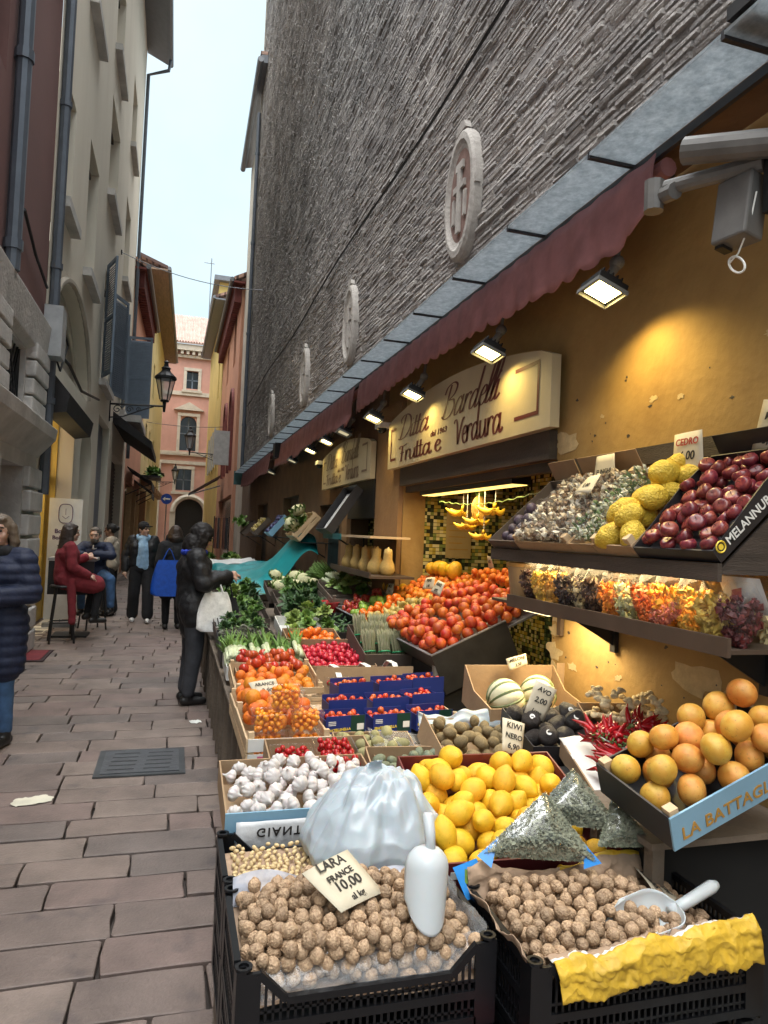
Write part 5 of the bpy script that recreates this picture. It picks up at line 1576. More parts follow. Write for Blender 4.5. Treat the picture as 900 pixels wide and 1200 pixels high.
# big low table carrying the second row
M_infill = mat('dark_matte', (.02, .02, .022), rough=.95, var=.3)
def table(label, x0, x1, y0, y1, z, legs=True, slatgap=.34):
    rt = thing('market_table', label, 'table', ((x0 + x1) / 2, (y0 + y1) / 2, 0), group='wooden market tables')
    b = MB(); b.bb((x0, y0, z - .025), (x1, y1, z)); wpart(rt, 'top', b, M_woodo)
    b = MB(); b.bb((x0 + .06, y0 + .05, .02), (x1 - .02, y1, z - .03)); wpart(rt, 'dark_infill', b, M_infill)  # plain dark box filling the space below the top
    y = y0
    while y < y1 - .02:
        b = MB(); b.bb((x0 + .005, y, 0), (x0 + .04, y + .035, z - .026)); wpart(rt, 'leg', b, M_woodo)
        y += slatgap
    x = x0 + .12
    while x < x1:
        b = MB(); b.bb((x, y0 + .0, 0), (x + .04, y0 + .035, z - .026)); wpart(rt, 'leg', b, M_woodo); x += .3
    return rt
table('low table under the lemons, kiwis and avocados', .42, 2.0, 2.42, 2.98, .55, slatgap=.28)
table('long wooden table with slatted legs along the paving', .36, 1.56, 3.03, 9.4, .625, slatgap=.33)
table('far wooden table holding greens and the teal sheet', .50, 1.7, 9.5, 16.5, .70, slatgap=.5)

# cherries
MCH = tilt(.41, 2.66, .61, R(9))
carton('cardboard tray holding two punnets of cherries', MCH, .44, .40, .09, M_kraft, name='cherry_tray', cat='tray')
for (x, y, z, nm, lab) in ((.015, .03, .02, 34, 'left low'), (.19, .02, .045, 46, 'right heaped')):
    pmw = MCH @ T((x, y, z))
    punnet('clear punnet of red cherries, the %s one' % lab, pmw, .17, .30, .075, 'cherry punnets')
    fill('cherry', CHERRY, nm + 26, .0135, (.012, .158, .012, .29), 'glossy red cherry in the %s punnet behind the garlic' % lab, 'cherry', 'cherries in the %s punnet' % lab, pmw, zf=lambda a, c: .045, seed=9 + nm, zs=.9, bias=lambda a, c: .3 * ((a - .085) ** 2 + (c - .15) ** 2))

# kiwis and their neighbours
MK1 = tilt(.72, 2.93, .60, R(8), R(-5)); carton('cardboard tray of golden kiwis wrapped in crinkled film', MK1, .36, .30, .09, M_kraft, name='kiwi_tray', cat='tray')
fill('golden_kiwi', GKIWI, 26, .029, (.01, .35, .01, .29), 'pale brown golden kiwi behind the cherries', 'kiwi', 'golden kiwis', MK1, zf=lambda x, y: .04, seed=21)
sheet('plastic_film', M_filmh, lambda u, v: (.16 + .22 * u, .08 + .2 * v, .115 + .02 * noise3((u * 5, v * 4, 0), 1.5, 3) - .03 * u), 16, 12, 'crinkled clear film over the golden kiwis', 'plastic film', MK1, 0)
MK2 = tilt(.78, 2.61, .625, R(9), R(-6)); kc2 = carton('brown carton of grey green feijoas', MK2, .34, .27, .10, M_kraft, name='feijoa_carton')
fill('feijoa', FEIJOA, 24, .028, (.01, .33, .01, .26), 'grey green feijoa beside the white carrier bag', 'feijoa', 'feijoas in the carton', MK2, zf=lambda x, y: .035, seed=22)
MK3 = tilt(1.10, 2.70, .65, R(10), R(-6)); kc3 = carton('carton of brown kiwis lined with white plastic', MK3, .46, .42, .09, M_kraft, name='kiwi_carton')
fill('kiwi', KIWI, 46, .029, (.01, .45, .01, .41), 'fuzzy brown kiwi in the white lined carton behind the lemons', 'kiwi', 'brown kiwis', MK3, zf=lambda x, y: .035, seed=23)
sheet('plastic_liner', M_bagwhite, lambda u, v: (-.02 + .5 * u, .38 + .05 * v + .02 * noise3((u * 7, v * 3, 0), 1, 4), .06 + .075 * v * (.7 + .5 * noise3((u * 6, 0, 0), 1, 9))), 40, 10, '', '', MK3, parent=kc3)
sheet('cardboard_divider', M_kraft, lambda u, v: (-.03 + .02 * v, .0 + .36 * u, .03 + .11 * v), 3, 3, '', '', MK3, .005, False, kc3)
sheet('cardboard_flap', M_kraftd, lambda u, v: (-.06 + .13 * u, -.05 + .06 * v, .05 + .10 * v), 3, 3, '', '', MK2, .005, False, kc2)
price_card('white kiwi price card stuck behind the lemons', T((1.28, 2.46, .90)) @ Matrix.Rotation(R(12), 4, 'Z') @ Matrix.Rotation(R(62), 4, 'X') @ Matrix.Rotation(R(-22), 4, 'Z'), .095, .13, [('KIWI', .25, M_ink), ('NERO', .22, M_ink), ('6,90', .24, M_ink)])

# melons, avocados, chillies, ginger
MM = tilt(1.46, 3.05, .74, R(8), R(-4)); mc1 = carton('open carton holding two ribbed pale melons', MM, .50, .40, .12, M_kraft, hb=.2, name='melon_carton')
def melon(label, mw, s):
    rt = thing('melon', label, 'melon', mw=mw, group='ribbed pale melons')
    b = MB(); b.lathe(sph_prof(.95, 20, dimple=.05, dimb=.05), 60)
    b.v = [((1 - .06 * abs(math.cos(5 * math.atan2(y, x))) ** 6) * x * s, (1 - .06 * abs(math.cos(5 * math.atan2(y, x))) ** 6) * y * s, z * s) for x, y, z in b.v]
    b.build('flesh', M_melon, rt, smooth=True)
    for k in range(10):
        a = PI * k / 5; c = MB()
        c.tube([(.945 * s * math.cos(t) * math.cos(a), .945 * s * math.cos(t) * math.sin(a), .90 * s * math.sin(t)) for t in np.linspace(-1.35, 1.35, 12)], [.004] + [.008] * 10 + [.004], 5); c.build('rib', M_melonrib, rt)
    c = MB(); c.tube([(0, 0, .88 * s), (.005, 0, 1.0 * s)], .007, 6); c.build('stem', M_stemend, rt)
melon('pale green ribbed melon at the left of the melon carton', MM @ T((.13, .14, .115)) @ Matrix.Rotation(R(70), 4, 'Y') @ Matrix.Rotation(.2, 4, 'Z'), .098)
melon('yellower ribbed melon at the right of the melon carton', MM @ T((.33, .20, .115)) @ Matrix.Rotation(R(60), 4, 'Y') @ Matrix.Rotation(.5, 4, 'X'), .095)
price_card('small tag standing behind the melons', MM @ T((.26, .33, .24)) @ Matrix.Rotation(R(75), 4, 'X') @ Matrix.Rotation(R(15), 4, 'Z'), .11, .06, [('MELONI', .4, M_ink), ('3,50', .35, M_ink)])
sheet('cardboard_lid', M_kraft, lambda u, v: (.52 + .28 * u, .38 + .02 * v, .02 + .19 * v), 3, 3, '', '', MM, .005, False, mc1)
MAV = tilt(1.44, 2.60, .73, R(10), R(-6)); acr = carton('black carton of dark avocados', MAV, .42, .38, .09, M_blackcard, name='avocado_carton')
P, Q = fill('avocado', AVO, 20, .040, (.0, .42, .0, .38), 'dark ripe avocado next to the chillies', 'avocado', 'dark avocados', MAV, zf=lambda x, y: .04, seed=25, bias=lambda x, y: .2 * ((x - .2) ** 2 + (y - .2) ** 2))
for i in np.argsort(-P[:, 2])[:5]:
    st_ = thing('sticker', 'white round fruit sticker on an avocado', 'sticker', mw=MAV @ T(Vector(P[i]) + Vector((-.010, -.030, .030))) @ Matrix.Rotation(R(40), 4, 'X'), group='avocado stickers')
    b = MB(); b.lathe([(0, -.001), (.012, -.001), (.012, .001), (0, .001)], 14); b.build('paper', M_wlet, st_); b = MB(); b.bb((-.006, -.002, .001), (.006, .002, .0016)); b.build('print', M_ink, st_)
letter('SALA', .05, M_ylet, acr, T((.16, -.0015, .022)) @ Matrix.Rotation(PI / 2, 4, 'X'), name='printing', bold=.001)
price_card('dark bent price card among the avocados', MAV @ T((.10, .20, .20)) @ Matrix.Rotation(R(70), 4, 'X') @ Matrix.Rotation(R(-25), 4, 'Z'), .10, .15, [('AVO', .2, M_ink), ('2,00', .22, M_ink), ('l uno', .15, M_ink)])
MCI = tilt(1.45, 2.17, .715, R(9), R(-14)); carton('shallow carton of red chilli bunches on white paper', MCI, .44, .42, .07, M_kraft, M_kraftd, name='chilli_carton')
sheet('white_paper', M_wcard, lambda u, v: (.0 + .44 * u, .0 + .44 * v, .045 + .03 * v + .012 * noise3((u * 5, v * 5, 0), 1, 8)), 22, 22, 'white paper under the chilli bunches', 'paper', MCI)
CH = MB(); CH.tube([(0, 0, 0), (.25, 0, .03), (.55, .02, 0), (.8, .08, -.05), (1, .16, -.06)], [.07, .095, .085, .055, .01], 7); CH.tube([(-.2, 0, .02), (0, 0, 0)], .03, 5, mi=1)
CHM = CH.mesh('chilli_pepper', [M_chili, M_green], True)
for (x, y, rz, lab) in ((.13, .10, 2.0, 'nearest bunch of dark red chillies'), (.13, .28, 1.5, 'bunch of red chillies next to the avocados'), (.31, .20, -.6, 'round bunch of red chillies beside the grapefruit'), (.30, .34, .3, 'farthest bunch of red chillies by the ginger')):
    rt = thing('chilli_bunch', lab, 'chilli bunch', mw=MCI @ T((x, y, .085 + .1 * y)) @ Matrix.Rotation(rz, 4, 'Z'), group='bunches of red chillies')
    for k in range(60):
        o = link('chilli_pepper', CHM, rt); a = rng.uniform(-1.2, 1.2); o.location = (rng.uniform(-.05, .03), rng.uniform(-.055, .055), rng.uniform(.01, .07)); o.rotation_euler = (rng.uniform(0, 6), rng.uniform(-.5, .3), a); o.scale = (rng.uniform(.075, .105), .11, .11)
    b = MB(); b.tube([(.045 * math.cos(t), .05 * math.sin(t), .04 + .02 * math.sin(t)) for t in np.linspace(0, 6.28, 14)[:-1]], .003, 5, closed=True); b.build('string', M_wcard, rt)
def ginger(seed):
    rs = random.Random(seed); b = MB()
    p = Vector((0, 0, 0))
    for k in range(5):
        b.ball(p, (rs.uniform(.5, .9), rs.uniform(.4, .6), rs.uniform(.35, .5)), 12, 8, rot=(rs.uniform(-.4, .4), rs.uniform(-.4, .4), rs.uniform(0, 3)))
        if rs.random() < .6:
            b.ball(p + Vector((rs.uniform(-.4, .4), rs.choice([-.6, .6]), rs.uniform(0, .3))), (.35, .5, .32), 10, 7)
        p += Vector((rs.uniform(.5, .9), rs.uniform(-.3, .3), rs.uniform(-.1, .15)))
    b.v = [tuple(Vector(v) * .6 - Vector((.9, 0, 0))) for v in b.v]
    return b.mesh('ginger_root', M_ginger, True)
GIN = [ginger(i) for i in range(3)]
MGI = tilt(1.70, 2.46, .80, R(9), R(-8)); carton('brown carton of ginger roots against the ochre wall', MGI, .32, .32, .07, M_kraft, M_kraftd, hb=.1, name='ginger_carton')
fill('ginger_root', GIN, 24, .042, (0, .32, 0, .32), 'knobbly pale ginger root heaped against the ochre wall', 'ginger', 'ginger roots', MGI, zf=lambda x, y: .03, seed=27, zs=.7, upright=True)
# ================================================================ kumquats, oranges, packs of tomatoes
MKU = flat(.345, 3.06, .635)
kc = wood_crate('white printed wooden crate of kumquat punnets and oranges', MKU, .355, .56, .13, m=M_wood, mfront=M_wcard)
b = MB(); b.prism([(.12 + .05 * math.cos(t) * 1.6, -.0095, .035 + .012 * math.sin(t)) for t in np.linspace(0, 6.28, 18)[:-1]], (0, .001, 0)); b.bb((.04, -.0095, .018), (.08, -.0085, .05)); b.build('printed_mark', mat('pink_print', (.55, .12, .22), rough=.5), kc)
b = MB(); b.prism([(.28 + .03 * math.cos(t) * (1 + .3 * math.cos(5 * t)), -.0095, .035 + .015 * math.sin(t)) for t in np.linspace(0, 6.28, 26)[:-1]], (0, .001, 0)); b.build('printed_mark', M_green, kc)
kk = 0
for (x, y, z, lab) in ((.02, .02, .02, 'front left'), (.19, .02, .02, 'front right'), (.02, .02, .125, 'upper left stacked'), (.185, .03, .125, 'upper right stacked'), (.09, .03, .225, 'topmost')):
    pmw = MKU @ T((x, y, z)); kk += 1
    punnet('clear punnet of kumquats, %s in the white crate' % lab, pmw, .15, .125, .092, 'kumquat punnets', lid=(lab == 'upper right stacked'))
    fill('kumquat', KUMQ, 56, .0125, (.012, .138, .012, .113), 'small orange kumquat in the %s punnet' % lab, 'kumquat', 'kumquats in the %s punnet' % lab, pmw, zf=lambda a, c: .004, seed=30 + kk, K=30, zs=.9)
MOR = flat(.35, 3.30, .70)
fill('orange', ORANGE, 44, .0375, (.0, .36, .0, .62), 'bright orange heaped behind the kumquat punnets', 'orange', 'bright oranges by the paving', MOR, zf=lambda x, y: .01 + .06 * y, seed=36, bias=lambda x, y: .3 * (x - .2) ** 2)
wood_crate('wooden crate of oranges behind the kumquats', flat(.345, 3.64, .635), .37, .34, .12)
price_card('folded price card lying on the oranges', MOR @ T((.13, .30, .155)) @ Matrix.Rotation(R(20), 4, 'Z') @ Matrix.Rotation(R(35), 4, 'X'), .15, .10, [('ARANCE', .28, M_ink), ('2,90', .34, M_ink)])

TL = thing('display_tray', 'steel tray under the blue tomato packs', 'tray', (.74, 3.33, .63))
b = MB(); b.bb((0, 0, 0), (.82, .9, .012)); b.bb((0, -.012, 0), (.82, -.0005, .04)); b.build('tray', M_steel, TL)
sheet('cardboard_back', M_kraft, lambda u, v: (.02 + .62 * u, .68 + .01 * v, .0 + .17 * v), 3, 3, '', '', flat(.85, 3.55, .66), .006, False, TL)
tk = 0
def tom_pack(label, mw, n, big=True, gen=0):
    rt = thing('tomato_pack', label, 'tomato pack', mw=mw, group='blue packs of small tomatoes')
    w_, d_, h_ = .205, .14, .10
    b = MB(); b.bb((0, 0, 0), (w_, .004, h_)); o = b.build('front_panel', M_navy, rt)
    b = MB(); b.bb((0, d_ - .004, 0), (w_, d_, h_)); b.build('back_panel', M_navy, rt)
    for x in (0, w_ - .004):
        b = MB(); b.bb((x, .0042, 0), (x + .004, d_ - .0042, h_ * .8)); b.build('side_panel', M_navy, rt)
    b = MB(); b.bb((.004, .004, 0), (w_ - .004, d_ - .004, .004)); b.build('base', M_navy, rt)
    if big:
        b = MB(); b.bb((w_ * .62, -.0012, .012), (w_ * .97, -.0004, h_)); b.build('green_panel', M_darkgreen, rt)
        b = MB(); b.bb((w_ * .78, -.0022, .03), (w_ * .95, -.0013, .06)); b.build('white_label', M_wlet, rt)
        letter('FRATELLINELLA', .017, M_ylet, rt, T((.008, -.0012, .026)) @ Matrix.Rotation(PI / 2, 4, 'X') @ Matrix.Rotation(.05, 4, 'Z'), name='printing', bold=.0006)
        b = MB(); b.bb((.01, -.0012, .012), (.11, -.0004, .016)); b.build('printed_line', M_wlet, rt)
        for q in range(3):
            b = MB(); b.bb((.012, -.0012, .056 + q * .008), (.05, -.0004, .059 + q * .008)); b.build('printed_line', M_wlet, rt)
    fill('small_tomato', TOMATO, n, .0165, (.006, w_ - .006, .006, d_ - .006), 'small glossy red tomato in a blue pack', 'tomato', 'tomatoes in the blue packs', mw, zf=lambda a, c: .035, seed=40 + n + gen, K=30)
    return rt
names = ['front left', 'front right']
for i, (x, y, z, rz, big, lab) in enumerate((
        (.745, 3.345, .665, .06, True, 'front left blue pack of tomatoes with yellow print'), (.985, 3.36, .665, .10, True, 'front middle blue pack of tomatoes with yellow print'),
        (1.225, 3.40, .665, .14, True, 'front right blue pack of tomatoes with a green end'),
        (.80, 3.55, .695, .05, False, 'second row blue tomato pack at the left'), (1.04, 3.57, .695, .1, False, 'second row blue tomato pack in the middle'), (1.28, 3.63, .695, .15, False, 'second row blue tomato pack at the right'),
        (.90, 3.76, .735, .1, False, 'rear blue tomato pack at the left'), (1.14, 3.80, .735, .16, False, 'rear blue tomato pack in the middle'), (1.36, 3.86, .735, .18, False, 'rear blue tomato pack by the fruit stand post'))):
    tom_pack(lab, flat(x, y, z, rz + rng.uniform(-.09, .09)), 26, big, i)
wood_crate('low wooden crate supporting the rear tomato packs', flat(.78, 3.56, .645), .74, .5, .045)

# ================================================================ vegetables along the paving, Y 4.1 - 7
def tray_fill(lab, x, y, z, w_, d_, th, meshes, n, r, name, flab, cat, grp, seed, m=None, up=False, zs=.9, h=.09, bias=None, cont='carton', rz=0, zf=.03):
    mw = tilt(x, y, z, R(th), rz)
    if cont == 'carton':
        carton(lab, mw, w_, d_, h, m or M_kraft, name='produce_carton')
    elif cont == 'wood':
        wood_crate(lab, mw, w_, d_, h)
    elif cont == 'plastic':
        plastic_crate(lab, mw, w_, d_, h)
    fill(name, meshes, n, r, (.01, w_ - .01, .01, d_ - .01), flab, cat, grp, mw, zf=lambda a, c: zf, seed=seed, upright=up, zs=zs, bias=bias)
    return mw
mid = lambda w_, d_, k=.3: (lambda a, c: k * ((a - w_ / 2) ** 2 + (c - d_ / 2) ** 2))
tray_fill('wooden crate of small oranges left of the radishes', .38, 4.10, .66, .5, .5, 6, ORANGE, 34, .032, 'orange', 'small orange in the crate behind the price card', 'orange', 'small oranges in the second crate', 50, cont='wood', bias=mid(.5, .5))
tray_fill('white carton of spring onion bunches by the paving', .37, 4.72, .66, .48, .42, 5, [LEEK], 1, .03, 'spring_onion_bunch', 'bunch of spring onions with white stems at the left end', 'spring onions', 'spring onion bunches', 51, M_wcard, up=True)
for k in range(9):
    put('spring_onion_bunch', LEEK, 'bunch of spring onions with white stems lying by the paving', 'spring onions', 'spring onion bunches lying in the carton', None, mw=T((.42 + .052 * k, 4.80 + .02 * (k % 2), .76 + .015 * (k % 3))) @ Matrix.Rotation(R(-78 + rng.uniform(-5, 5)), 4, 'X') @ Matrix.Rotation(rng.uniform(0, 6), 4, 'Z') @ Matrix.Scale(.062, 4))
tray_fill('carton of shiny red radishes in the middle of the table', .90, 4.62, .68, .46, .55, 10, RADISH, 110, .0215, 'radish', 'round red radish in the middle of the table', 'radish', 'red radishes', 52, bias=mid(.46, .55))
tray_fill('small carton of persimmons behind the radishes', .86, 5.25, .72, .42, .40, 10, PERSIM, 26, .034, 'persimmon', 'orange persimmon behind the radishes', 'persimmon', 'persimmons behind the radishes', 53, bias=mid(.42, .4))
for i, (x, y) in enumerate(((.92, 4.20), (1.13, 4.24), (1.33, 4.32))):
    pmw = flat(x, y, .70, .1)
    rt = punnet('punnet of red strawberries with a white strap, %s of three' % ('left', 'middle', 'right')[i], pmw, .17, .22, .075, 'strawberry punnets')
    b = MB(); b.prism([(.07, 0, .078), (.07, .06, .125), (.07, .16, .125), (.07, .22, .078), (.07, .22, .074), (.07, .157, .121), (.07, .063, .121), (.07, 0, .074)], (.035, 0, 0)); b.build('strap', M_wlet, rt)
    fill('strawberry', STRAW, 26, .017, (.012, .158, .012, .208), 'red strawberry in the %s punnet' % ('left', 'middle', 'right')[i], 'strawberry', 'strawberries in the %s punnet' % ('left', 'middle', 'right')[i], pmw, zf=lambda a, c: .02, seed=55 + i, K=30)
MAS = tilt(1.28, 4.66, .72, R(14)); carton('carton of standing asparagus bunches', MAS, .34, .55, .12, M_kraftd, name='asparagus_carton')
for k in range(9):
    x, y = .06 + .105 * (k % 3), .06 + .15 * (k // 3)
    put('asparagus_bunch', ASPAR, 'grey green bunch of asparagus beside the fruit stand', 'asparagus', 'asparagus bunches', None, mw=MAS @ T((x, y, .04)) @ Matrix.Rotation(R(-32 + rng.uniform(-6, 6)), 4, 'X') @ Matrix.Rotation(R(rng.uniform(-10, 10)), 4, 'Y') @ Matrix.Scale(.043, 4))
tray_fill('black crate of dark artichokes by the paving', .37, 5.30, .66, .46, .70, 5, ARTI, 34, .043, 'artichoke', 'dark purple grey artichoke by the paving', 'artichoke', 'dark artichokes', 57, M_blackcard, bias=mid(.46, .7))
tray_fill('carton of chard leaves behind the artichokes', .38, 6.1, .68, .46, .75, 5, CHARD, 12, .06, 'chard', 'bunch of dark green chard with pale stems', 'chard', 'chard bunches', 58, M_kraftd, up=True, zs=.6)
tray_fill('white carton of pale lettuces in the middle of the table', .90, 5.78, .70, .50, .62, 9, [LETTUCE[3], LETTUCE[1]], 11, .085, 'lettuce', 'pale green lettuce in the white carton', 'lettuce', 'pale lettuces in the white carton', 59, M_wcard, up=True, zs=.55)
tray_fill('dark box of courgette flowers next to the lettuces', 1.30, 5.75, .74, .26, .6, 9, [simple('courgette', M_leafg[2], (.5, .5, 1.6), 10, 8)], 34, .026, 'courgette', 'small dark courgette beside the lettuces', 'courgette', 'small courgettes', 60, M_blackcard)
tray_fill('dark carton of green leaves behind the chard', .44, 6.95, .70, .5, .7, 6, LETTUCE[:3], 16, .07, 'lettuce', 'mid green leafy head behind the chard', 'lettuce', 'leafy heads behind the chard', 61, M_kraftd, up=True, zs=.55)
tray_fill('carton of mixed dark greens in the middle of the long table', 1.0, 6.5, .74, .52, .65, 8, [LETTUCE[2], CHARD[0]], 12, .085, 'green_bunch', 'dark green leafy bunch in the middle of the long table', 'greens', 'dark leafy bunches', 62, M_kraftd, up=True, zs=.55)
tray_fill('carton of pale cauliflowers at the far end of the long table', 1.05, 7.9, .84, .65, .62, 12, CAULI, 12, .085, 'cauliflower', 'pale yellow cauliflower at the far end of the long table', 'cauliflower', 'pale cauliflowers', 63, M_kraftd, up=True, zs=.7)
tray_fill('dark carton of salad near the red basin', 1.06, 7.22, .80, .55, .62, 10, [LETTUCE[0], LETTUCE[2], CHARD[1]], 13, .08, 'salad_plant', 'dark salad head next to the red basin', 'salad', 'dark salad heads', 64, M_kraftd, up=True, zs=.55)
tray_fill('dark carton of green heads below the teal sheet', .47, 7.7, .72, .52, .7, 6, [LETTUCE[0], LETTUCE[3], CHARD[0]], 13, .085, 'leafy_green', 'leafy green head below the teal sheet', 'greens', 'green heads below the teal sheet', 65, M_kraftd, up=True, zs=.55)
tray_fill('dark carton of herbs at the end of the long table', .50, 8.5, .74, .52, .75, 6, [LETTUCE[1], LETTUCE[2]], 12, .08, 'herb_bunch', 'small green bunch at the end of the long table', 'herbs', 'green bunches at the table end', 66, M_kraftd, up=True, zs=.55)
fill('tomato', [simple('tomato', M_tom, (1, 1, .85), 14, 9)], 26, .035, (0, .42, 0, .42), 'red tomato at the left edge of the greens', 'tomato', 'tomatoes among the greens', tilt(.42, 4.46, .74, .1), seed=67)
carton('low carton of tomatoes beside the spring onions', tilt(.41, 4.45, .70, .1), .44, .26, .06, M_kraft, name='tomato_carton')
rbx = thing('red_basin', 'red plastic basin wedged between the greens and the grey wood box', 'basin', (1.45, 6.75, .86))
b = MB(); b.lathe([(.09, 0), (.13, .12), (.14, .12), (.138, .125), (.12, .122), (.085, .01), (0, .01)], 20); b.build('body', mat('red_basin_plastic', (.55, .03, .03), rough=.35), rbx)
MWD = tilt(1.50, 6.7, .88, R(8), R(0))
wood_crate('grey brown open wooden box behind the red basin', MWD, .52, .75, .15, m=M_woodo)
fill('celery', [LETTUCE[3], LETTUCE[1]], 8, .09, (.01, .51, .2, .74), 'yellow green celery head in the grey brown box', 'celery', 'celery heads', MWD, zf=lambda a, c: .06, seed=70, upright=True, zs=.6)
for k in range(5):
    put('spring_onion_bunch', LEEK, 'tall green leek leaning by the doorway', 'leeks', 'leeks leaning near the doorway', None, mw=T((1.72 + .04 * k, 7.6 + .06 * k, 1.10)) @ Matrix.Rotation(R(-60), 4, 'Y') @ Matrix.Rotation(R(rng.uniform(-20, 20)), 4, 'X') @ Matrix.Scale(.06, 4))

# ================================================================ fruit stand at the doorway
TH = R(24)
MS = frame((1.56, 7.0, .885), (0, -1, 0), (math.cos(TH), 0, math.sin(TH)))
fs_ = thing('fruit_stand', 'sloping dark metal fruit stand in front of the mosaic doorway', 'fruit stand', mw=MS)
b = MB(); b.bb((0, 0, 0), (2.97, .95, .012)); b.build('top', M_steel, fs_)
M_stand = mat('dark_stand_metal', (.045, .043, .040), rough=.4, var=.3, metal=.5)
b = MB(); b.bb((0, -.012, -.03), (2.97, -.0005, .055)); b.build('front_lip', M_stand, fs_)
b = MB(); b.bb((2.9705, -.012, -.20), (2.985, .52, .055)); b.build('side_panel', M_stand, fs_)
b = MB(); b.bb((2.966, -.014, .0555), (2.988, .52, .062)); b.bb((0, -.0145, .0552), (2.96, .0, .0618)); b.build('edge_strip', M_steel, fs_)
MSi = MS.inverted()
for (X, Y, z1) in ((1.57, 4.04, .87), (1.57, 6.9, .87), (1.98, 4.06, 1.0), (1.98, 6.9, 1.0)):
    b = MB(); b.bb((X - .02, Y - .02, 0), (X + .02, Y + .02, z1)); b.v = [tuple(MSi @ Vector(v)) for v in b.v]; b.build('leg', M_steel, fs_)
b = MB(); b.bb((1.62, 4.10, .02), (2.0, 6.9, .82)); b.v = [tuple(MSi @ Vector(v)) for v in b.v]; b.build('dark_underside', M_infill, fs_)
b = MB(); b.bb((1.565, 4.05, .56), (1.985, 6.9, .58)); b.v = [tuple(MSi @ Vector(v)) for v in b.v]; b.build('shelf', M_stand, fs_)
def on_stand(name, meshes, n, r, u0, u1, v0, v1, lab, cat, grp, seed, bias=None, up=False, zs=.9, zf=None):
    fill(name, meshes, n, r, (u0, u1, v0, v1), lab, cat, grp, MS, zf=zf or (lambda a, c: .012), seed=seed, bias=bias, upright=up, zs=zs, K=80)
hump = lambda uc, vc, k: (lambda a, c: k * ((a - uc) ** 2 + .5 * (c - vc) ** 2))
on_stand('blood_orange', BLOOD, 195, .0365, 1.85, 2.96, .0, .80, 'red blushed orange in the big pyramid on the fruit stand', 'orange', 'blood oranges in the pyramid', 71, zf=lambda a, c: .012 + .11 * math.exp(-((a - 2.45) / .3) ** 2 - ((c - .35) / .3) ** 2))
on_stand('pear', PEAR, 44, .033, 1.38, 1.85, .0, .55, 'brownish green pear left of the blood oranges', 'pear', 'pears on the fruit stand', 72, zf=lambda a, c: .012 + .05 * c, zs=.75)
on_stand('green_apple', GAPPLE, 30, .036, .78, 1.20, .0, .42, 'shiny green apple on the fruit stand', 'apple', 'green apples on the fruit stand', 73, bias=hump(1, .2, .3))
on_stand('persimmon', PERSIM, 26, .034, 1.16, 1.40, .0, .42, 'orange red persimmon between the green apples and pears', 'persimmon', 'persimmons on the fruit stand', 74)
on_stand('red_apple', RAPPLE, 26, .035, .42, .78, .0, .42, 'red apple at the left of the green apples', 'apple', 'red apples on the fruit stand', 75)
on_stand('mandarin', ORANGE, 110, .030, .8, 1.85, .42, .95, 'small mandarin heaped at the back of the fruit stand', 'mandarin', 'mandarins at the back of the stand', 76, zf=lambda a, c: .012 + .10 * (c - .4))
on_stand('clementine', ORANGE, 44, .026, 1.9, 2.55, .80, .95, 'small clementine behind the blood oranges', 'clementine', 'clementines behind the blood oranges', 77, zf=lambda a, c: .10)
on_stand('lemon', LEMON, 12, .040, .25, .75, .45, .9, 'yellow lemon at the far end of the fruit stand', 'lemon', 'lemons on the fruit stand', 78)
on_stand('yellow_melon', [simple('yellow_melon', M_lemon, (1, 1, 1.25), 16, 12)], 5, .058, .9, 1.6, .78, .95, 'yellow melon at the back of the stand by the mosaic', 'melon', 'yellow melons at the back', 79, zf=lambda a, c: .1)
price_card('blank looking white price card on top of the blood oranges', MS @ T((2.30, .40, .27)) @ Matrix.Rotation(R(-8), 4, 'Z') @ Matrix.Rotation(R(40), 4, 'X'), .24, .10, [('ARANCE', .36, M_ink), ('ROSSE', .3, M_ink)])
price_card('price card between the pears and the mandarins', MS @ T((1.62, .56, .18)) @ Matrix.Rotation(R(12), 4, 'Z') @ Matrix.Rotation(R(50), 4, 'X'), .16, .10, [('PERE', .36, M_ink), ('3,90', .3, M_ink)])
price_card('price card standing among the green apples', MS @ T((.98, .40, .14)) @ Matrix.Rotation(R(5), 4, 'Z') @ Matrix.Rotation(R(55), 4, 'X'), .15, .10, [('MELE', .36, M_ink), ('2,50', .3, M_ink)])
price_card('tall ochre price card behind the clementines', MS @ T((2.1, .92, .22)) @ Matrix.Rotation(R(80), 4, 'X'), .09, .14, [('KG', .22, M_ink), ('3,50', .26, M_ink)])

# things hanging in the doorway
hg = [(2.28, 5.40, 1.90, .105, 'top left hand of bananas hanging in the doorway'), (2.24, 5.0, 1.82, .10, 'middle hand of bananas hanging under the pineapple'), (2.26, 4.75, 1.90, .105, 'right hand of bananas hanging by the black crate'), (2.22, 4.85, 1.70, .085, 'lowest small hand of bananas in the doorway'), (2.24, 5.22, 1.78, .09, 'lower left hand of bananas in the doorway')]
for (x, y, z, s, lab) in hg:
    rt = thing('banana_hand', lab, 'bananas', (x, y, z), rng.uniform(1.2, 1.9), 'hanging hands of bananas')
    o = link('bananas', BANANA, rt); o.scale = (s, s, s)
    b = MB(); b.tube([(0, 0, .02), (0, 0, 2.04 - z)], .003, 5); b.build('string', M_wcard, rt)
pn = thing('pineapple', 'pineapple with green crown hanging among the bananas', 'pineapple', (2.30, 5.12, 1.78))
b = MB(); b.ball((0, 0, .11), (.065, .065, .11), 20, 14); b.build('fruit', M_pine, pn, smooth=True)
b = MB()
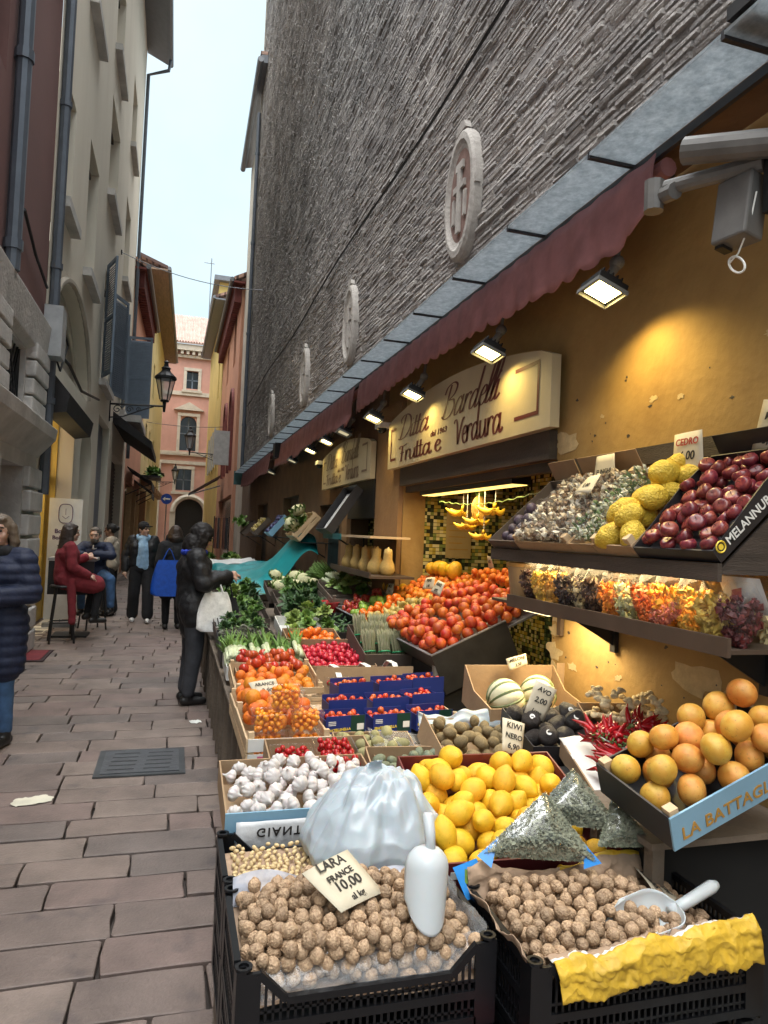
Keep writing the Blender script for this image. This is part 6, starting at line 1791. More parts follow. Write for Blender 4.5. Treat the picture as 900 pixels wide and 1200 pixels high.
for k in range(22):
    a = k * 2.4; L_ = .12 + .05 * (k % 3); d = Vector((math.cos(a) * .5, math.sin(a) * .5, 1)).normalized(); s = Vector((-math.sin(a), math.cos(a), 0)) * .012
    p = Vector((math.cos(a) * .02, math.sin(a) * .02, .21)); b.add([p - s, p + s, p + d * L_ * .6 + s * .8, p + d * L_ + Vector((math.cos(a), math.sin(a), 0)) * .03, p + d * L_ * .6 - s * .8], [(0, 1, 2, 3, 4)])
b.build('crown', M_leafg[1], pn)
b = MB(); b.tube([(0, 0, .3), (0, 0, .34)], .003, 4); b.build('string', M_wcard, pn)
nb = thing('notice_card', 'brown paper notice hung on the yellow mosaic', 'notice', (2.62, 6.30, 1.72))
b = MB(); b.bb((-.13, -.012, -.26), (.13, -.006, .26)); b.build('paper', mat('tan_paper', (.42, .30, .14), rough=.8, var=.12), nb)
for k in range(7):
    b = MB(); b.bb((-.10, -.0135, .18 - k * .06), (.10 - .03 * (k % 3), -.0125, .19 - k * .06)); b.build('text_line', M_brlet, nb)
cb = thing('garland_wire', 'thin garland wire strung across the doorway above the bananas', 'wire', (2.2, 4.9, 1.95))
b = MB(); b.tube([(.02, y, .02 - .05 * math.sin(PI * (y + .9) / 1.8) + .006 * math.sin(y * 40)) for y in np.linspace(-.9, .9, 40)], .004, 5); b.build('wire', M_green, cb)
# ================================================================ the shop sign and its lettering
def smooth_pts(p, n=7):
    if len(p) < 3:
        return [Vector(q) for q in p]
    P = [Vector(p[0])] + [Vector(q) for q in p] + [Vector(p[-1])]
    out = []
    for i in range(1, len(P) - 2):
        for k in range(n):
            t = k / n
            a, b_, c, d = P[i - 1], P[i], P[i + 1], P[i + 2]
            out.append(.5 * ((2 * b_) + (c - a) * t + (2 * a - 5 * b_ + 4 * c - d) * t * t + (3 * b_ - a - 3 * c + d) * t ** 3))
    out.append(P[-2])
    return out
GL = {
 'i': ([[(0, 1), (0, .2), (.12, 0), (.32, .25)]], .34, [(.04, 1.38)]),
 't': ([[(.02, 1.55), (0, .2), (.12, 0), (.34, .25)], [(-.2, 1.0), (.05, 1.03), (.28, 1.0)]], .36, []),
 'a': ([[(.53, .82), (.32, 1), (.08, .8), (.0, .4), (.09, .03), (.30, .05), (.54, .45)], [(.60, 1.05), (.57, .5), (.57, .2), (.68, 0), (.88, .25)]], .88, []),
 'r': ([[(0, 1), (0, 0)], [(0, .5), (.16, .9), (.34, 1), (.46, .85)]], .52, []),
 'd': ([[(.52, .82), (.34, 1), (.1, .8), (.0, .4), (.12, .03), (.34, .1), (.52, .5)], [(.62, 2.1), (.56, 1.2), (.53, .2), (.64, 0), (.84, .25)]], .84, []),
 'e': ([[(.02, .5), (.3, .56), (.44, .8), (.26, 1), (.05, .72), (.02, .3), (.2, 0), (.4, .05), (.56, .28)]], .54, []),
 'l': ([[(.0, .35), (.34, 1.4), (.38, 2.0), (.22, 2.1), (.1, 1.6), (.03, .25), (.16, 0), (.38, .25)]], .38, []),
 'u': ([[(0, 1), (0, .25), (.14, 0), (.36, .15), (.5, .5)], [(.52, 1), (.52, .2), (.62, 0), (.8, .2)]], .80, []),
 'D': ([[(.36, 1.95), (.26, 1), (.14, .05)], [(-.12, .12), (.2, .0), (.75, .15), (1.12, .8), (1.0, 1.55), (.6, 1.95), (.1, 1.98), (-.16, 1.7), (-.05, 1.4)]], 1.3, []),
 'B': ([[(.36, 1.95), (.26, 1), (.14, .05)], [(-.16, 1.5), (.0, 1.9), (.55, 2.05), (.98, 1.8), (.88, 1.35), (.45, 1.08), (.9, 1.0), (1.1, .55), (.85, .08), (.35, -.02), (-.05, .2)]], 1.28, []),
 'F': ([[(.3, 1.5), (.26, .7), (.2, 0)], [(-.1, 1.3), (.05, 1.55), (.45, 1.52), (.85, 1.62)], [(.05, .82), (.55, .84)], [(.05, .0), (.38, .0)]], .78, []),
 'V': ([[(-.1, 1.35), (.08, 1.55), (.28, 1.3), (.46, 0)], [(.46, 0), (.72, .9), (.98, 1.5), (1.12, 1.45)]], 1.0, []),
}
def lettering(mb, text, x0, y0, h, slant, thick, thin, z=0., sx=1.):
    x = x0
    for ch in text:
        if ch == ' ':
            x += .35 * h * sx; continue
        strokes, adv, dots = GL[ch]
        for st in strokes:
            P = smooth_pts([(a, c, 0) for a, c in st])
            L_, R_ = [], []
            for i, p in enumerate(P):
                d = (P[min(i + 1, len(P) - 1)] - P[max(i - 1, 0)])
                d = d.normalized() if d.length else Vector((0, 1, 0))
                wv = thin + (thick - thin) * abs(d.y) ** 1.5
                n = Vector((-d.y, d.x, 0)) * wv * .5
                L_.append(p + n); R_.append(p - n)
            vs = [(x + (q.x * sx + slant * q.y) * h, y0 + q.y * h, z) for q in L_ + R_]
            k = len(L_)
            mb.add(vs, [(i, k + i, k + i + 1, i + 1) for i in range(k - 1)])
        for (a, c) in dots:
            r = .085 * h; cx, cy = x + (a * sx + slant * c) * h, y0 + c * h
            mb.add([(cx + r * math.cos(t), cy + r * math.sin(t), z) for t in np.linspace(0, 2 * PI, 10)[:-1]], [tuple(range(9))])
        x += adv * h * sx
    return x
def shop_sign(label, y0, y1, ztop, zmid, zbot, fade=False):
    """arched board on the wall between y0 (near) and y1 (far)"""
    rt = thing('shop_sign', label, 'sign', (2.0, y1, zbot), group='arched cream shop signs')
    ln = y1 - y0
    fm = lambda u, v, d: (-.005 + d, -u, v)
    n = 26
    top = [(ln * (1 - k / n), (ztop - zbot) + (zmid - ztop) * math.sin(PI * (k / n) * .94 + .06) ** .8) for k in range(n + 1)]
    top[0] = (ln, ztop - zbot)
    poly = [(0, 0), (ln, 0)] + top
    b = MB(); b.prism([fm(u, v, -.055) for u, v in poly], (.058, 0, 0)); b.build('board', M_cream, rt)
    q = T((-.0625, 0, 0)) @ Matrix(((0, 0, -1, 0), (-1, 0, 0, 0), (0, 1, 0, 0), (0, 0, 0, 1)))
    ink = M_bordo if not fade else mat('faded_letter', (.20, .13, .09), rough=.6)
    s = ln / 3.1
    for (tx, x, y, h, sl, tk, th, sx) in (('Ditta', .34 * s, .245, .105, .55, .19, .06, 2.3), ('Bardelli', 1.42 * s, .275, .122, .55, .19, .06, 1.62), ('Frutta e', .38 * s, .045, .088, .06, .22, .08, 2.6), ('Verdura', 1.70 * s, .050, .118, .06, .22, .08, 1.35)):
        sx *= s
        m = MB(); lettering(m, tx, x, y, h, sl, tk, th, 0., sx); m.v = [tuple(q @ Vector(v)) for v in m.v]; m.build('lettering', ink, rt)
    letter('dal 1963', .062, ink, rt, q @ T((1.18 * s, .175, 0)) @ Matrix.Scale(1.7, 4, (1, 0, 0)), name='lettering', shear=.2, bold=.001)
    for (xa, xb, sg) in ((.10, .24, 1), (ln - .14, ln - .42 * s, -1)):
        m = MB(); zz = .0
        lo, hi = (.08, .36) if sg > 0 else (.10, .39)
        for (p0, p1) in (((xa, lo), (xb, lo)), ((xa, hi), (xb, hi)), ((xa, lo), (xa, hi))):
            a, c = Vector((min(p0[0], p1[0]) - .012, min(p0[1], p1[1]) - .012, 0)), Vector((max(p0[0], p1[0]) + .012, max(p0[1], p1[1]) + .012, .0))
            m.add([q @ Vector((a.x, a.y, zz)), q @ Vector((c.x, a.y, zz)), q @ Vector((c.x, c.y, zz)), q @ Vector((a.x, c.y, zz))], [(0, 1, 2, 3)]); zz += .0006
        m.build('border_line', ink, rt)
    return rt
shop_sign('large cream shop sign with burgundy script lettering over the mosaic doorway', 3.43, 6.5, 2.69, 2.87, 2.285)
shop_sign('smaller dim cream shop sign over the second doorway', 7.14, 9.66, 2.64, 2.78, 2.245, True)

# ================================================================ floodlights
M_lit = mat('lit_floodlight_glass', (1, .9, .6), emit=(1.0, .78, .30), estr=14.)
M_litdim = mat('dim_floodlight_glass', (.5, .48, .4), emit=(1, .85, .5), estr=.3)
def floodlight(label, y, z, lit, power, x=1.78):
    rt = thing('floodlight', label, 'floodlight', (x, y, z), group='floodlights under the canopy')
    tl = Euler((R(-6), R(20), 0)).to_matrix()
    def bx(b, c, d): b.box(tl @ Vector(c), d, rot=tl)
    b = MB(); bx(b, (0, 0, .018), (.15, .15, .035)); bx(b, (.0, 0, .045), (.10, .11, .025))
    for k in range(5): bx(b, (-.05 + .025 * k, 0, .066), (.006, .10, .02))
    b.build('housing', M_black, rt)
    b = MB(); bx(b, (0, 0, -.002), (.115, .115, .003)); g_ = b.build('glass', M_lit if lit else M_litdim, rt)
    b = MB()
    for c, d in (((-.078, 0, -.006), (.006, .165, .02)), ((.078, 0, -.006), (.006, .165, .02)), ((0, -.079, -.006), (.149, .006, .02)), ((0, .079, -.006), (.149, .006, .02))): bx(b, c, d)
    b.build('bezel', M_greyplastic, rt)
    b = MB(); b.tube([(.05, .06, .07), (.11, .06, .16)], .022, 10); b.ball((.11, .06, .17), .035, 12, 8); b.tube([(.11, .06, .18), (.14, .06, 3.28 - z)], .012, 6); b.build('bracket', M_greyplastic, rt)
    if power:
        ld = bpy.data.lights.new('floodlight_lamp', 'SPOT'); ld.energy = power; ld.color = (1, .74, .24); ld.spot_size = R(128); ld.spot_blend = .9; ld.shadow_soft_size = .05
        lo = bpy.data.objects.new('lamp', ld); COL.objects.link(lo); lo.parent = rt; lo.location = tl @ Vector((0, 0, -.02))
        d = Vector((.35, -.10, -1)).normalized(); lo.rotation_euler = d.to_track_quat('-Z', 'Y').to_euler()
for (y, z, lit, pw, lab) in ((2.72, 2.78, 1, 24, 'nearest lit floodlight throwing warm light on the ochre wall'), (3.92, 2.79, 1, 9, 'second lit floodlight, right above the big sign lettering'),
                             (5.34, 2.79, 1, 9, 'third lit floodlight at the left part of the big sign'), (6.5, 2.77, 1, 6, 'fourth lit floodlight above the pillar between the signs'), (7.75, 2.79, 0, 0, 'unlit floodlight between two lit ones above the second sign'),
                             (8.7, 2.80, 1, 5, 'lit floodlight above the middle of the second sign'), (9.8, 2.80, 1, 4, 'small lit floodlight at the far end of the second sign'), (11.4, 2.80, 0, 0, 'unlit floodlight beyond the second sign'), (14.0, 2.80, 0, 0, 'farthest unlit floodlight under the canopy')):
    floodlight(lab, y, z, lit, pw)
# tube fitting under the lintel of the doorway
tf = thing('tube_light', 'long dark tube light fitting glowing yellow under the big sign', 'light', (2.17, 5.08, 2.06))
b = MB(); b.bb((-.07, -.90, -.035), (.07, .90, .03)); b.build('housing', M_black, tf)
b = MB(); b.bb((-.055, -.88, -.040), (.055, .88, -.0355)); b.build('diffuser', mat('lit_tube', (1, .9, .6), emit=(1, .66, .16), estr=1.3), tf)
ld = bpy.data.lights.new('tube_lamp', 'AREA'); ld.shape = 'RECTANGLE'; ld.size = .1; ld.size_y = 1.7; ld.energy = 8; ld.color = (1, .76, .34)
lo = bpy.data.objects.new('lamp', ld); COL.objects.link(lo); lo.parent = tf; lo.location = (0, 0, -.05)
# small light under the lower shelf
sl_ = thing('strip_light', 'short pale strip light under the far end of the lower shelf', 'light', (1.85, 3.10, 1.325))
b = MB(); b.bb((-.15, -.13, -.02), (.12, .13, 0)); b.build('housing', M_white, sl_)
b = MB(); b.bb((-.14, -.12, -.024), (.11, .12, -.0205)); b.build('diffuser', mat('lit_strip', (1, .9, .6), emit=(1, .80, .42), estr=2.5), sl_)
b = MB(); b.tube([(0, 0, 0), (0, .0, .008)], .01, 5); b.build('clip', M_black, sl_)
ld = bpy.data.lights.new('strip_lamp', 'AREA'); ld.size = .22; ld.energy = 5; ld.color = (1, .80, .45)
lo = bpy.data.objects.new('lamp', ld); COL.objects.link(lo); lo.parent = sl_; lo.location = (0, 0, -.03)

us_l = thing('strip_light', 'strip light behind the rail of the upper shelf, shining on the bagged fruit', 'light', (1.72, 2.6, 1.57))
b = MB(); b.bb((-.03, -.6, -.015), (.03, .6, 0)); b.build('housing', M_white, us_l)
b = MB(); b.bb((-.025, -.59, -.019), (.025, .59, -.0155)); b.build('diffuser', mat('lit_strip', (1, .9, .6)), us_l)
ld = bpy.data.lights.new('shelf_lamp', 'AREA'); ld.shape = 'RECTANGLE'; ld.size = .05; ld.size_y = 1.2; ld.energy = 2.0; ld.color = (1, .74, .36)
lo = bpy.data.objects.new('lamp', ld); COL.objects.link(lo); lo.parent = us_l; lo.location = (0, 0, -.025); lo.rotation_euler = (0, R(12), 0)

for (y, z, lab) in ((6.75, 2.72, 'white dome camera on the brown pillar between the signs'), (9.9, 2.62, 'white dome camera past the second sign')):
    rt = thing('dome_camera', lab, 'camera', (1.95, y, z), group='dome cameras')
    b = MB(); b.bb((-.06, -.09, 0), (.055, .09, .05)); b.build('housing', M_white, rt)
    b = MB(); b.ball((-.01, 0, -.002), (.05, .05, .05), 14, 8); b.build('dome', M_glass, rt)

# awning arm and motor at the right edge
am = bpy.data.objects.new('awning_arm', None); COL.objects.link(am); am.parent = aw1; am.location = Vector((1.7, 1.9, 2.9)) - aw1.location
A = lambda x, y, z: Vector((x, y, z)) - Vector((1.7, 1.9, 2.9))
M_arm = mat('grey_arm', (.13, .125, .12), rough=.5, var=.25, scale=8)
b = MB(); b.tube([A(1.60, 1.98, 3.0), A(1.74, 1.74, 2.93)], .045, 14); b.build('elbow', M_arm, am, smooth=False)
b = MB(); b.tube([A(1.62, 2.10, 2.93), A(1.76, 1.80, 2.90)], .028, 12); b.build('forearm', M_arm, am)
b = MB(); b.tube([A(1.60, 2.14, 2.97), A(1.60, 2.14, 2.86)], .035, 10); b.tube([A(1.62, 2.18, 2.92), A(1.62, 2.05, 2.90)], .03, 10); b.build('joint', M_arm, am)
b = MB(); b.box(A(1.74, 1.88, 2.77), (.09, .13, .22), rot=(0, R(8), R(10))); b.build('motor_box', M_arm, am, bevel=.008)
b = MB(); b.box(A(1.715, 1.92, 2.656), (.05, .03, .012), rot=(0, R(8), R(10))); b.build('connector', M_black, am)
b = MB(); b.box(A(1.78, 1.76, 2.84), (.06, .07, .22)); b.build('bracket', M_black, am)
lp = [A(1.72, 1.865 + .035 * math.cos(t), 2.585 + .026 * math.sin(t) + .02 * math.cos(t)) for t in np.linspace(0, 2 * PI, 22)]
b = MB(); b.tube(lp, .004, 5); b.tube([A(1.73, 1.80, 2.8), A(1.725, 1.82, 2.70), A(1.72, 1.86, 2.62), A(1.72, 1.90, 2.60)], .003, 5); b.build('cable', M_wlet, am)

# ================================================================ upper shelf
TU = R(43)
MU = wallf(1.665, 3.49, 1.605, TU)
us = thing('wall_shelf', 'upper dark shelf holding tilted crates on the ochre wall', 'shelf', (1.85, 2.65, 1.58), group='wall shelves')
b = MB(); b.bb((1.645, 1.83, 1.548), (1.662, 3.49, 1.606)); wpart(us, 'front_rail', b, M_darkwood)
b = MB(); b.bb((1.663, 1.83, 1.572), (2.045, 3.49, 1.585)); wpart(us, 'board', b, M_darkwood)
b = MB(); b.prism([(1.665, 1.84, 1.586), (2.03, 1.84, 1.586), (2.03, 1.84, 1.92)], (0, .012, 0)); b.prism([(1.665, 3.46, 1.586), (2.03, 3.46, 1.586), (2.03, 3.46, 1.92)], (0, .012, 0)); wpart(us, 'end_bracket', b, M_darkwood)
UC = {}
def ucr(x0, x1, lab, m, **k):
    mw = MU @ T((x0, 0, .004))
    UC[lab] = carton(lab, mw, x1 - x0, .50, k.pop('h', .055), m, **k)
    return mw
m1 = ucr(.0, .30, 'black carton with a few dark figs at the far end of the upper shelf', M_kraftd, name='fig_carton')
fill('fig', [simple('fig', mat('fig_skin', (.06, .04, .06), rough=.5, rnd=.3), (1, 1, 1.1), 10, 8)], 14, .028, (.01, .29, .01, .3), 'dark fig in the far carton of the upper shelf', 'fig', 'dark figs', m1, seed=81)
m2 = ucr(.305, .80, 'open carton of bagged dried mushrooms on the upper shelf', M_kraft, name='mushroom_carton', posts=.03)
m3 = ucr(.805, .985, 'narrow carton of bagged greens next to the citrons', M_kraft, name='greens_carton')
m4 = ucr(.99, 1.245, 'carton of bumpy citrons on the upper shelf', M_kraft, name='citron_carton', posts=.03)
fill('citron', CITRON, 12, .047, (.0, .255, .0, .50), 'large bumpy yellow citron on the upper shelf', 'citron', 'yellow citrons', m4, seed=82, zf=lambda x, y: .012, zs=.8)
m5 = ucr(1.25, 1.655, 'black printed carton of dark red apples at the near end of the upper shelf', M_blackcard, name='apple_carton', h=.085, hf=.05)
ac = bpy.data.objects['apple_carton']
fill('dark_red_apple', DAPPLE, 52, .0305, (.0, .405, .0, .52), 'shiny dark red apple in the black printed carton', 'apple', 'dark red apples', m5, seed=83, zf=lambda x, y: .02, zs=.8, upright=True)
letter('MELANNURCA CAMPANA', .042, M_wlet, ac, T((.4065, .06, .022)) @ Matrix(((0, 0, 1, 0), (1, 0, 0, 0), (0, 1, 0, 0), (0, 0, 0, 1))), name='printing', bold=.0006)
b = MB(); b.tube([(.4065, .032 + .018 * math.cos(t), .04 + .018 * math.sin(t)) for t in np.linspace(0, 6.28, 18)[:-1]], .003, 4, closed=True); b.build('printed_ring', M_ylet, ac)
b = MB(); b.prism([(.4062, .032 + .010 * math.cos(t), .04 + .010 * math.sin(t)) for t in np.linspace(0, 6.28, 14)[:-1]], (.0008, 0, 0)); b.build('printed_dot', M_ylet, ac)
# bags of mixed dried things
def stuffed_bag(name, label, cat, mw, w_, d_, h_, mats, n, size, seed, group, top=.4, film=None):
    """a soft clear bag standing at the origin of mw: contents as many small chips, crinkled film with a gathered top"""
    rt = thing(name, label, cat, mw=mw, group=group)
    rs = random.Random(seed); b = MB()
    for k in range(n):
        a = rs.uniform(0, 6.28); q = rs.uniform(.65, 1) if rs.random() < .8 else rs.random(); z = rs.uniform(.02, 1) * h_ * (1 - top * .8)
        sh = math.sin(min(1, (z / h_ + .12) * 1.4) * PI * .5)
        sq = (abs(math.cos(a)) ** 4 + abs(math.sin(a)) ** 4) ** -.25
        p = Vector((w_ * .46 * q * sq * math.cos(a) * sh, d_ * .46 * q * sq * math.sin(a) * sh, z))
        s = size * rs.uniform(.6, 1.3)
        e = Euler((rs.uniform(0, 6), rs.uniform(0, 6), rs.uniform(0, 6))).to_matrix()
        vs = [p + e @ Vector(v) * s for v in ((1, 0, 0), (0, .7, .1), (-.9, .1, 0), (0, -.7, .15), (0, 0, .45), (0, .1, -.4))]
        b.add(vs, [(0, 1, 4), (1, 2, 4), (2, 3, 4), (3, 0, 4), (1, 0, 5), (2, 1, 5), (3, 2, 5), (0, 3, 5)], rs.randrange(len(mats)))
    b.build('contents', mats, rt)['kind'] = 'stuff'
    b = MB()
    def f(u, v):
        a = 2 * PI * u; t = v
        sq = (abs(math.cos(a)) ** 4 + abs(math.sin(a)) ** 4) ** -.25
        pr = math.sin(min(1, (t + .10) * 1.5) * PI * .5) if t < .62 else 1
        flat_ = 1 if t < .6 else max(.12, 1 - (t - .6) / .4 * .9)
        k = 1 + .10 * noise3((math.cos(a) * 3, math.sin(a) * 3, t * 5 + seed), 1, 2)
        return (w_ * .5 * sq * pr * k * math.cos(a) * (1 + .12 * max(0, t - .6)), d_ * .5 * sq * pr * k * flat_ * math.sin(a), h_ * (.01 + t) + .012 * noise3((math.cos(a) * 3, seed, t), 1, 4) * t)
    b.grid(f, 36, 18, wrapu=True); b.build('film', film or M_film, rt, smooth=True)
    return rt
chip = lambda nm, c: mat('chips_' + nm, c, rough=.6, var=.3, scale=30)
k = 0
for j in range(3):
    for i in range(4):
        gm = [chip('mush_a', (.40, .32, .22)), chip('mush_b', (.18, .12, .08)), chip('mush_c', (.60, .55, .45))] if (i + j) % 3 else [chip('mush_c', (.60, .55, .45)), chip('mush_d', (.48, .45, .40)), chip('mush_b', (.18, .12, .08))]
        stuffed_bag('mushroom_bag', 'clear bag of sliced dried mushrooms in the open carton of the upper shelf', 'bag', m2 @ T((.07 + .118 * i, .08 + .15 * j, .02)), .125, .16, .11, gm, 130, .019, 100 + k, 'bags of dried mushrooms', .25); k += 1
for j in range(3):
    stuffed_bag('greens_bag', 'clear bag of pale green sprouts beside the citrons', 'bag', m3 @ T((.09, .08 + .15 * j, .02)), .16, .15, .12, [chip('green_a', (.10, .16, .06)), chip('green_b', (.40, .42, .32)), chip('green_c', (.55, .56, .48))], 200, .014, 130 + j, 'bags of greens on the upper shelf', .25)
price_card('cardboard price card reading CEDRO above the citrons', MU @ T((1.17, .47, .12)) @ Matrix.Rotation(R(48), 4, 'X'), .17, .19, [('CEDRO', .20, M_inkr), ('6,00', .26, M_ink), ('al kg', .14, M_ink)])
price_card('grey cardboard price card above the apples', MU @ T((1.52, .57, .13)) @ Matrix.Rotation(R(45), 4, 'X') @ Matrix.Rotation(R(-10), 4, 'Z'), .15, .19, [('MELE', .2, M_ink), ('3,50', .22, M_ink)])
price_card('blank worn price card above the mushroom bags', MU @ T((.62, .46, .12)) @ Matrix.Rotation(R(45), 4, 'X'), .16, .13, [('FUNGHI', .24, M_ink)])
price_card('small ochre price card lying on the mushroom bags', MU @ T((.70, .30, .15)) @ Matrix.Rotation(R(10), 4, 'X'), .12, .10, [('5,00', .3, M_ink)])
for k, (x0, x1) in enumerate(((.02, .28), (.31, .79), (1.26, 1.64))):
    sheet('carton_lid', M_kraft if k < 2 else M_blackcard, lambda u, v, x0=x0, x1=x1: (x0 + (x1 - x0) * u, .515 + .03 * v, .02 + .13 * v), 3, 3, '', '', MU, .005, False, list(UC.values())[(0, 1, 4)[k]])

# ================================================================ lower shelf with bags of dried fruit
ls = thing('wall_shelf', 'lower brown shelf with a row of bagged dried fruit on the ochre wall', 'shelf', (1.85, 2.5, 1.33), group='wall shelves')
M_shelf = mat('shelf_brown', (.075, .05, .035), rough=.55, var=.3, scale=4)
b = MB(); b.bb((1.645, 1.78, 1.318), (1.658, 3.28, 1.378)); wpart(ls, 'front_lip', b, M_shelf)
b = MB(); b.bb((1.659, 1.78, 1.328), (2.045, 3.28, 1.342)); wpart(ls, 'board', b, M_shelf)
for y in (2.02, 2.92):
    b = MB(); b.bb((2.025, y - .02, 1.14), (2.047, y + .02, 1.327)); b.prism([(1.75, y - .005, 1.326), (2.03, y - .005, 1.326), (2.03, y - .005, 1.17)], (0, .01, 0)); wpart(ls, 'bracket', b, M_black)
FR = [('raisins', [(.05, .02, .02), (.09, .04, .03)]), ('yellow candied fruit', [(.70, .48, .08), (.62, .40, .10)]), ('golden sultanas', [(.60, .36, .08), (.45, .25, .06)]), ('black prunes', [(.02, .012, .015), (.04, .02, .025)]),
      ('pale pine nuts and dark prunes', [(.60, .50, .30), (.05, .03, .03)]), ('dark dates', [(.06, .03, .02), (.10, .05, .03)]), ('orange apricots', [(.75, .28, .03), (.65, .22, .03)]), ('pale green candied peel', [(.45, .45, .22), (.60, .58, .36)]),
      ('dark orange papaya strips', [(.65, .16, .03), (.55, .12, .02)]), ('orange mango cubes', [(.80, .38, .03), (.75, .32, .03)]), ('bright orange candied slices', [(.78, .40, .05), (.82, .50, .10)]), ('yellow pineapple rings', [(.72, .52, .12), (.62, .42, .08)]),
      ('dark red cranberries', [(.07, .01, .012), (.12, .015, .015)])]
for i, (nm, cs) in enumerate(FR):
    y = 3.17 - i * .112
    stuffed_bag('dried_fruit_bag', 'clear bag of %s on the lower shelf' % nm, 'bag', T((1.735, y, 1.344)) @ Matrix.Rotation(R(90 + rng.uniform(-12, 12)), 4, 'Z'), .118, .13, .20 + rng.uniform(-.01, .02), [chip('%s%d' % (nm[:9], q), c) for q, c in enumerate(cs)], 210, .017, 150 + i, 'bags of dried fruit on the lower shelf', .28)
for i, (nm, cs) in enumerate((('walnut halves', [(.5, .36, .2), (.4, .26, .14)]), ('almonds', [(.45, .25, .12), (.5, .3, .15)]), ('hazelnuts', [(.42, .25, .12), (.55, .4, .25)]), ('banana chips', [(.7, .6, .3), (.65, .52, .25)]), ('coconut shreds', [(.75, .72, .6), (.7, .66, .55)]), ('dried figs', [(.45, .33, .18), (.35, .25, .13)]), ('ginger sticks', [(.65, .55, .3), (.6, .48, .25)]))):
    stuffed_bag('dried_fruit_bag', 'clear bag of %s in the back row of the lower shelf' % nm, 'bag', T((1.93, 3.05 - i * .19, 1.344)) @ Matrix.Rotation(R(90 + rng.uniform(-12, 12)), 4, 'Z'), .17, .15, .22, [chip('%s%d' % (nm[:9], q), c) for q, c in enumerate(cs)], 120, .019, 170 + i, 'back row bags of dried fruit', .5)
rp = stuffed_bag('dried_fruit_bag', 'flat pink packet with white label lying at the front of the lower shelf', 'bag', T((1.685, 2.10, 1.385)) @ Matrix.Rotation(R(90), 4, 'Z') @ Matrix.Rotation(R(25), 4, 'Y'), .17, .05, .07, [chip('pinky', (.62, .20, .12)), chip('pinky2', (.5, .12, .08))], 120, .010, 190, None, .2)
rpk = thing('snack_packet', 'white packet with red mark standing at the near end of the lower shelf', 'packet', (1.80, 1.88, 1.50))
b = MB(); b.grid(lambda u, v: (.02 * math.sin(PI * u) * math.sin(PI * v), .09 - .18 * u, -.06 + .13 * v), 10, 10); o = b.build('pouch', M_wcard, rpk, smooth=True); o.rotation_euler = (0, R(25), R(180))
b = MB(); b.prism([(-.035, .02, -.01), (-.035, -.02, .0), (-.035, -.02, .03), (-.035, .02, .02)], (.003, 0, 0)); b.build('red_mark', M_inkr, rpk)
tb = thing('plastic_tub', 'round tub with a pale orange lid at the far end of the lower shelf', 'tub', (1.80, 3.36, 1.345))
b = MB(); b.lathe([(.0, 0), (.085, 0), (.105, .17), (.10, .17), (.08, .01), (0, .01)], 24); b.build('bowl', mat('cloudy_tub', (.45, .32, .18), rough=.4), tb, smooth=False)
b = MB(); b.lathe([(0, .172), (.112, .172), (.112, .19), (.10, .195), (0, .195)], 24); b.build('lid', mat('orange_lid', (.60, .36, .12), rough=.4), tb)
bsh = thing('tub_ledge', 'small wooden ledge under the tub at the end of the lower shelf', 'ledge', (1.85, 3.40, 1.30))
b = MB(); b.bb((-.19, -.11, .028), (.19, .09, .042)); b.build('board', M_shelf, bsh); b = MB(); b.bb((.17, -.02, -.15), (.19, .02, .027)); b.build('upright', M_shelf, bsh)

# ================================================================ crates on the wall further along
def wall_crate(lab, y0, ln, z, th, m, mf=None, style='carton', fillspec=None, dp=.42):
    mw = wallf(1.62, y0, z, R(th))
    if style == 'wood':
        cr_ = wood_crate(lab, mw, ln, dp, .13, m=m)
    else:
        cr_ = carton(lab, mw, ln, dp, .10, m, mf, name='wall_carton')
    if fillspec:
        nm, me, n, r, fl_b, cat, grp, seed = fillspec
        fill(nm, me, n, r, (0, ln, 0, dp), fl_b, cat, grp, mw, zf=lambda a, c: .03, seed=seed, zs=.7, upright=True)
    sh = thing('crate_rest', 'iron rest on the wall under the ' + lab.split(' on ')[0].replace('tilted ', ''), 'rest', (1.85, y0 - ln / 2, z), group='iron rests under the wall crates')
    b = MB(); b.bb((-.22, -ln / 2, -.02), (.19, ln / 2, -.008)); b.build('plate', M_iron, sh); b = MB(); b.tube([(.19, 0, -.02), (.19, 0, -.22), (-.15, 0, -.02)], .01, 5); b.build('stay', M_iron, sh)
    return cr_
wall_crate('tilted pale wooden crate of cabbages on the wall', 10.0, .62, 1.52, 50, M_wood, style='wood', fillspec=('cabbage', [CAULI[0], LETTUCE[0]], 7, .10, 'pale cabbage in the tilted wooden crate on the wall', 'cabbage', 'cabbages in the wall crate', 91))
wc_ = wall_crate('tilted empty black crate lined with pale paper on the wall by the second doorway', 7.95, .60, 1.64, 57, M_blackcard, dp=.58)
sheet('paper_lining', M_wcard, lambda u, v: (.05 + .5 * u, .02 + .52 * v, .03 + .01 * noise3((u * 4, v * 4, 0), 1, 1)), 8, 8, '', '', wallf(1.62, 7.95, 1.64, R(57)), .001, True, wc_)
wall_crate('tilted grey carton of bagged plums on the wall', 12.8, .6, 1.55, 50, M_bluecard, fillspec=('plum', [simple('plum', mat('plum_skin', (.03, .03, .10), rough=.4), (1, 1, 1), 8, 6)], 30, .04, 'dark blue plum in the grey wall carton', 'plum', 'plums in the wall carton', 92))
wall_crate('tilted dark carton of green pears on the wall', 15.2, .7, 1.55, 48, M_kraftd, fillspec=('green_pear', PEAR, 14, .05, 'green pear in the dark wall carton', 'pear', 'green pears in the wall carton', 93))
wall_crate('farthest tilted dark carton of greens on the wall', 17.8, .7, 1.50, 48, M_kraftd, fillspec=('leafy_green', [LETTUCE[1]], 5, .12, 'leafy head in the farthest wall carton', 'greens', 'leafy heads in the farthest wall carton', 94))
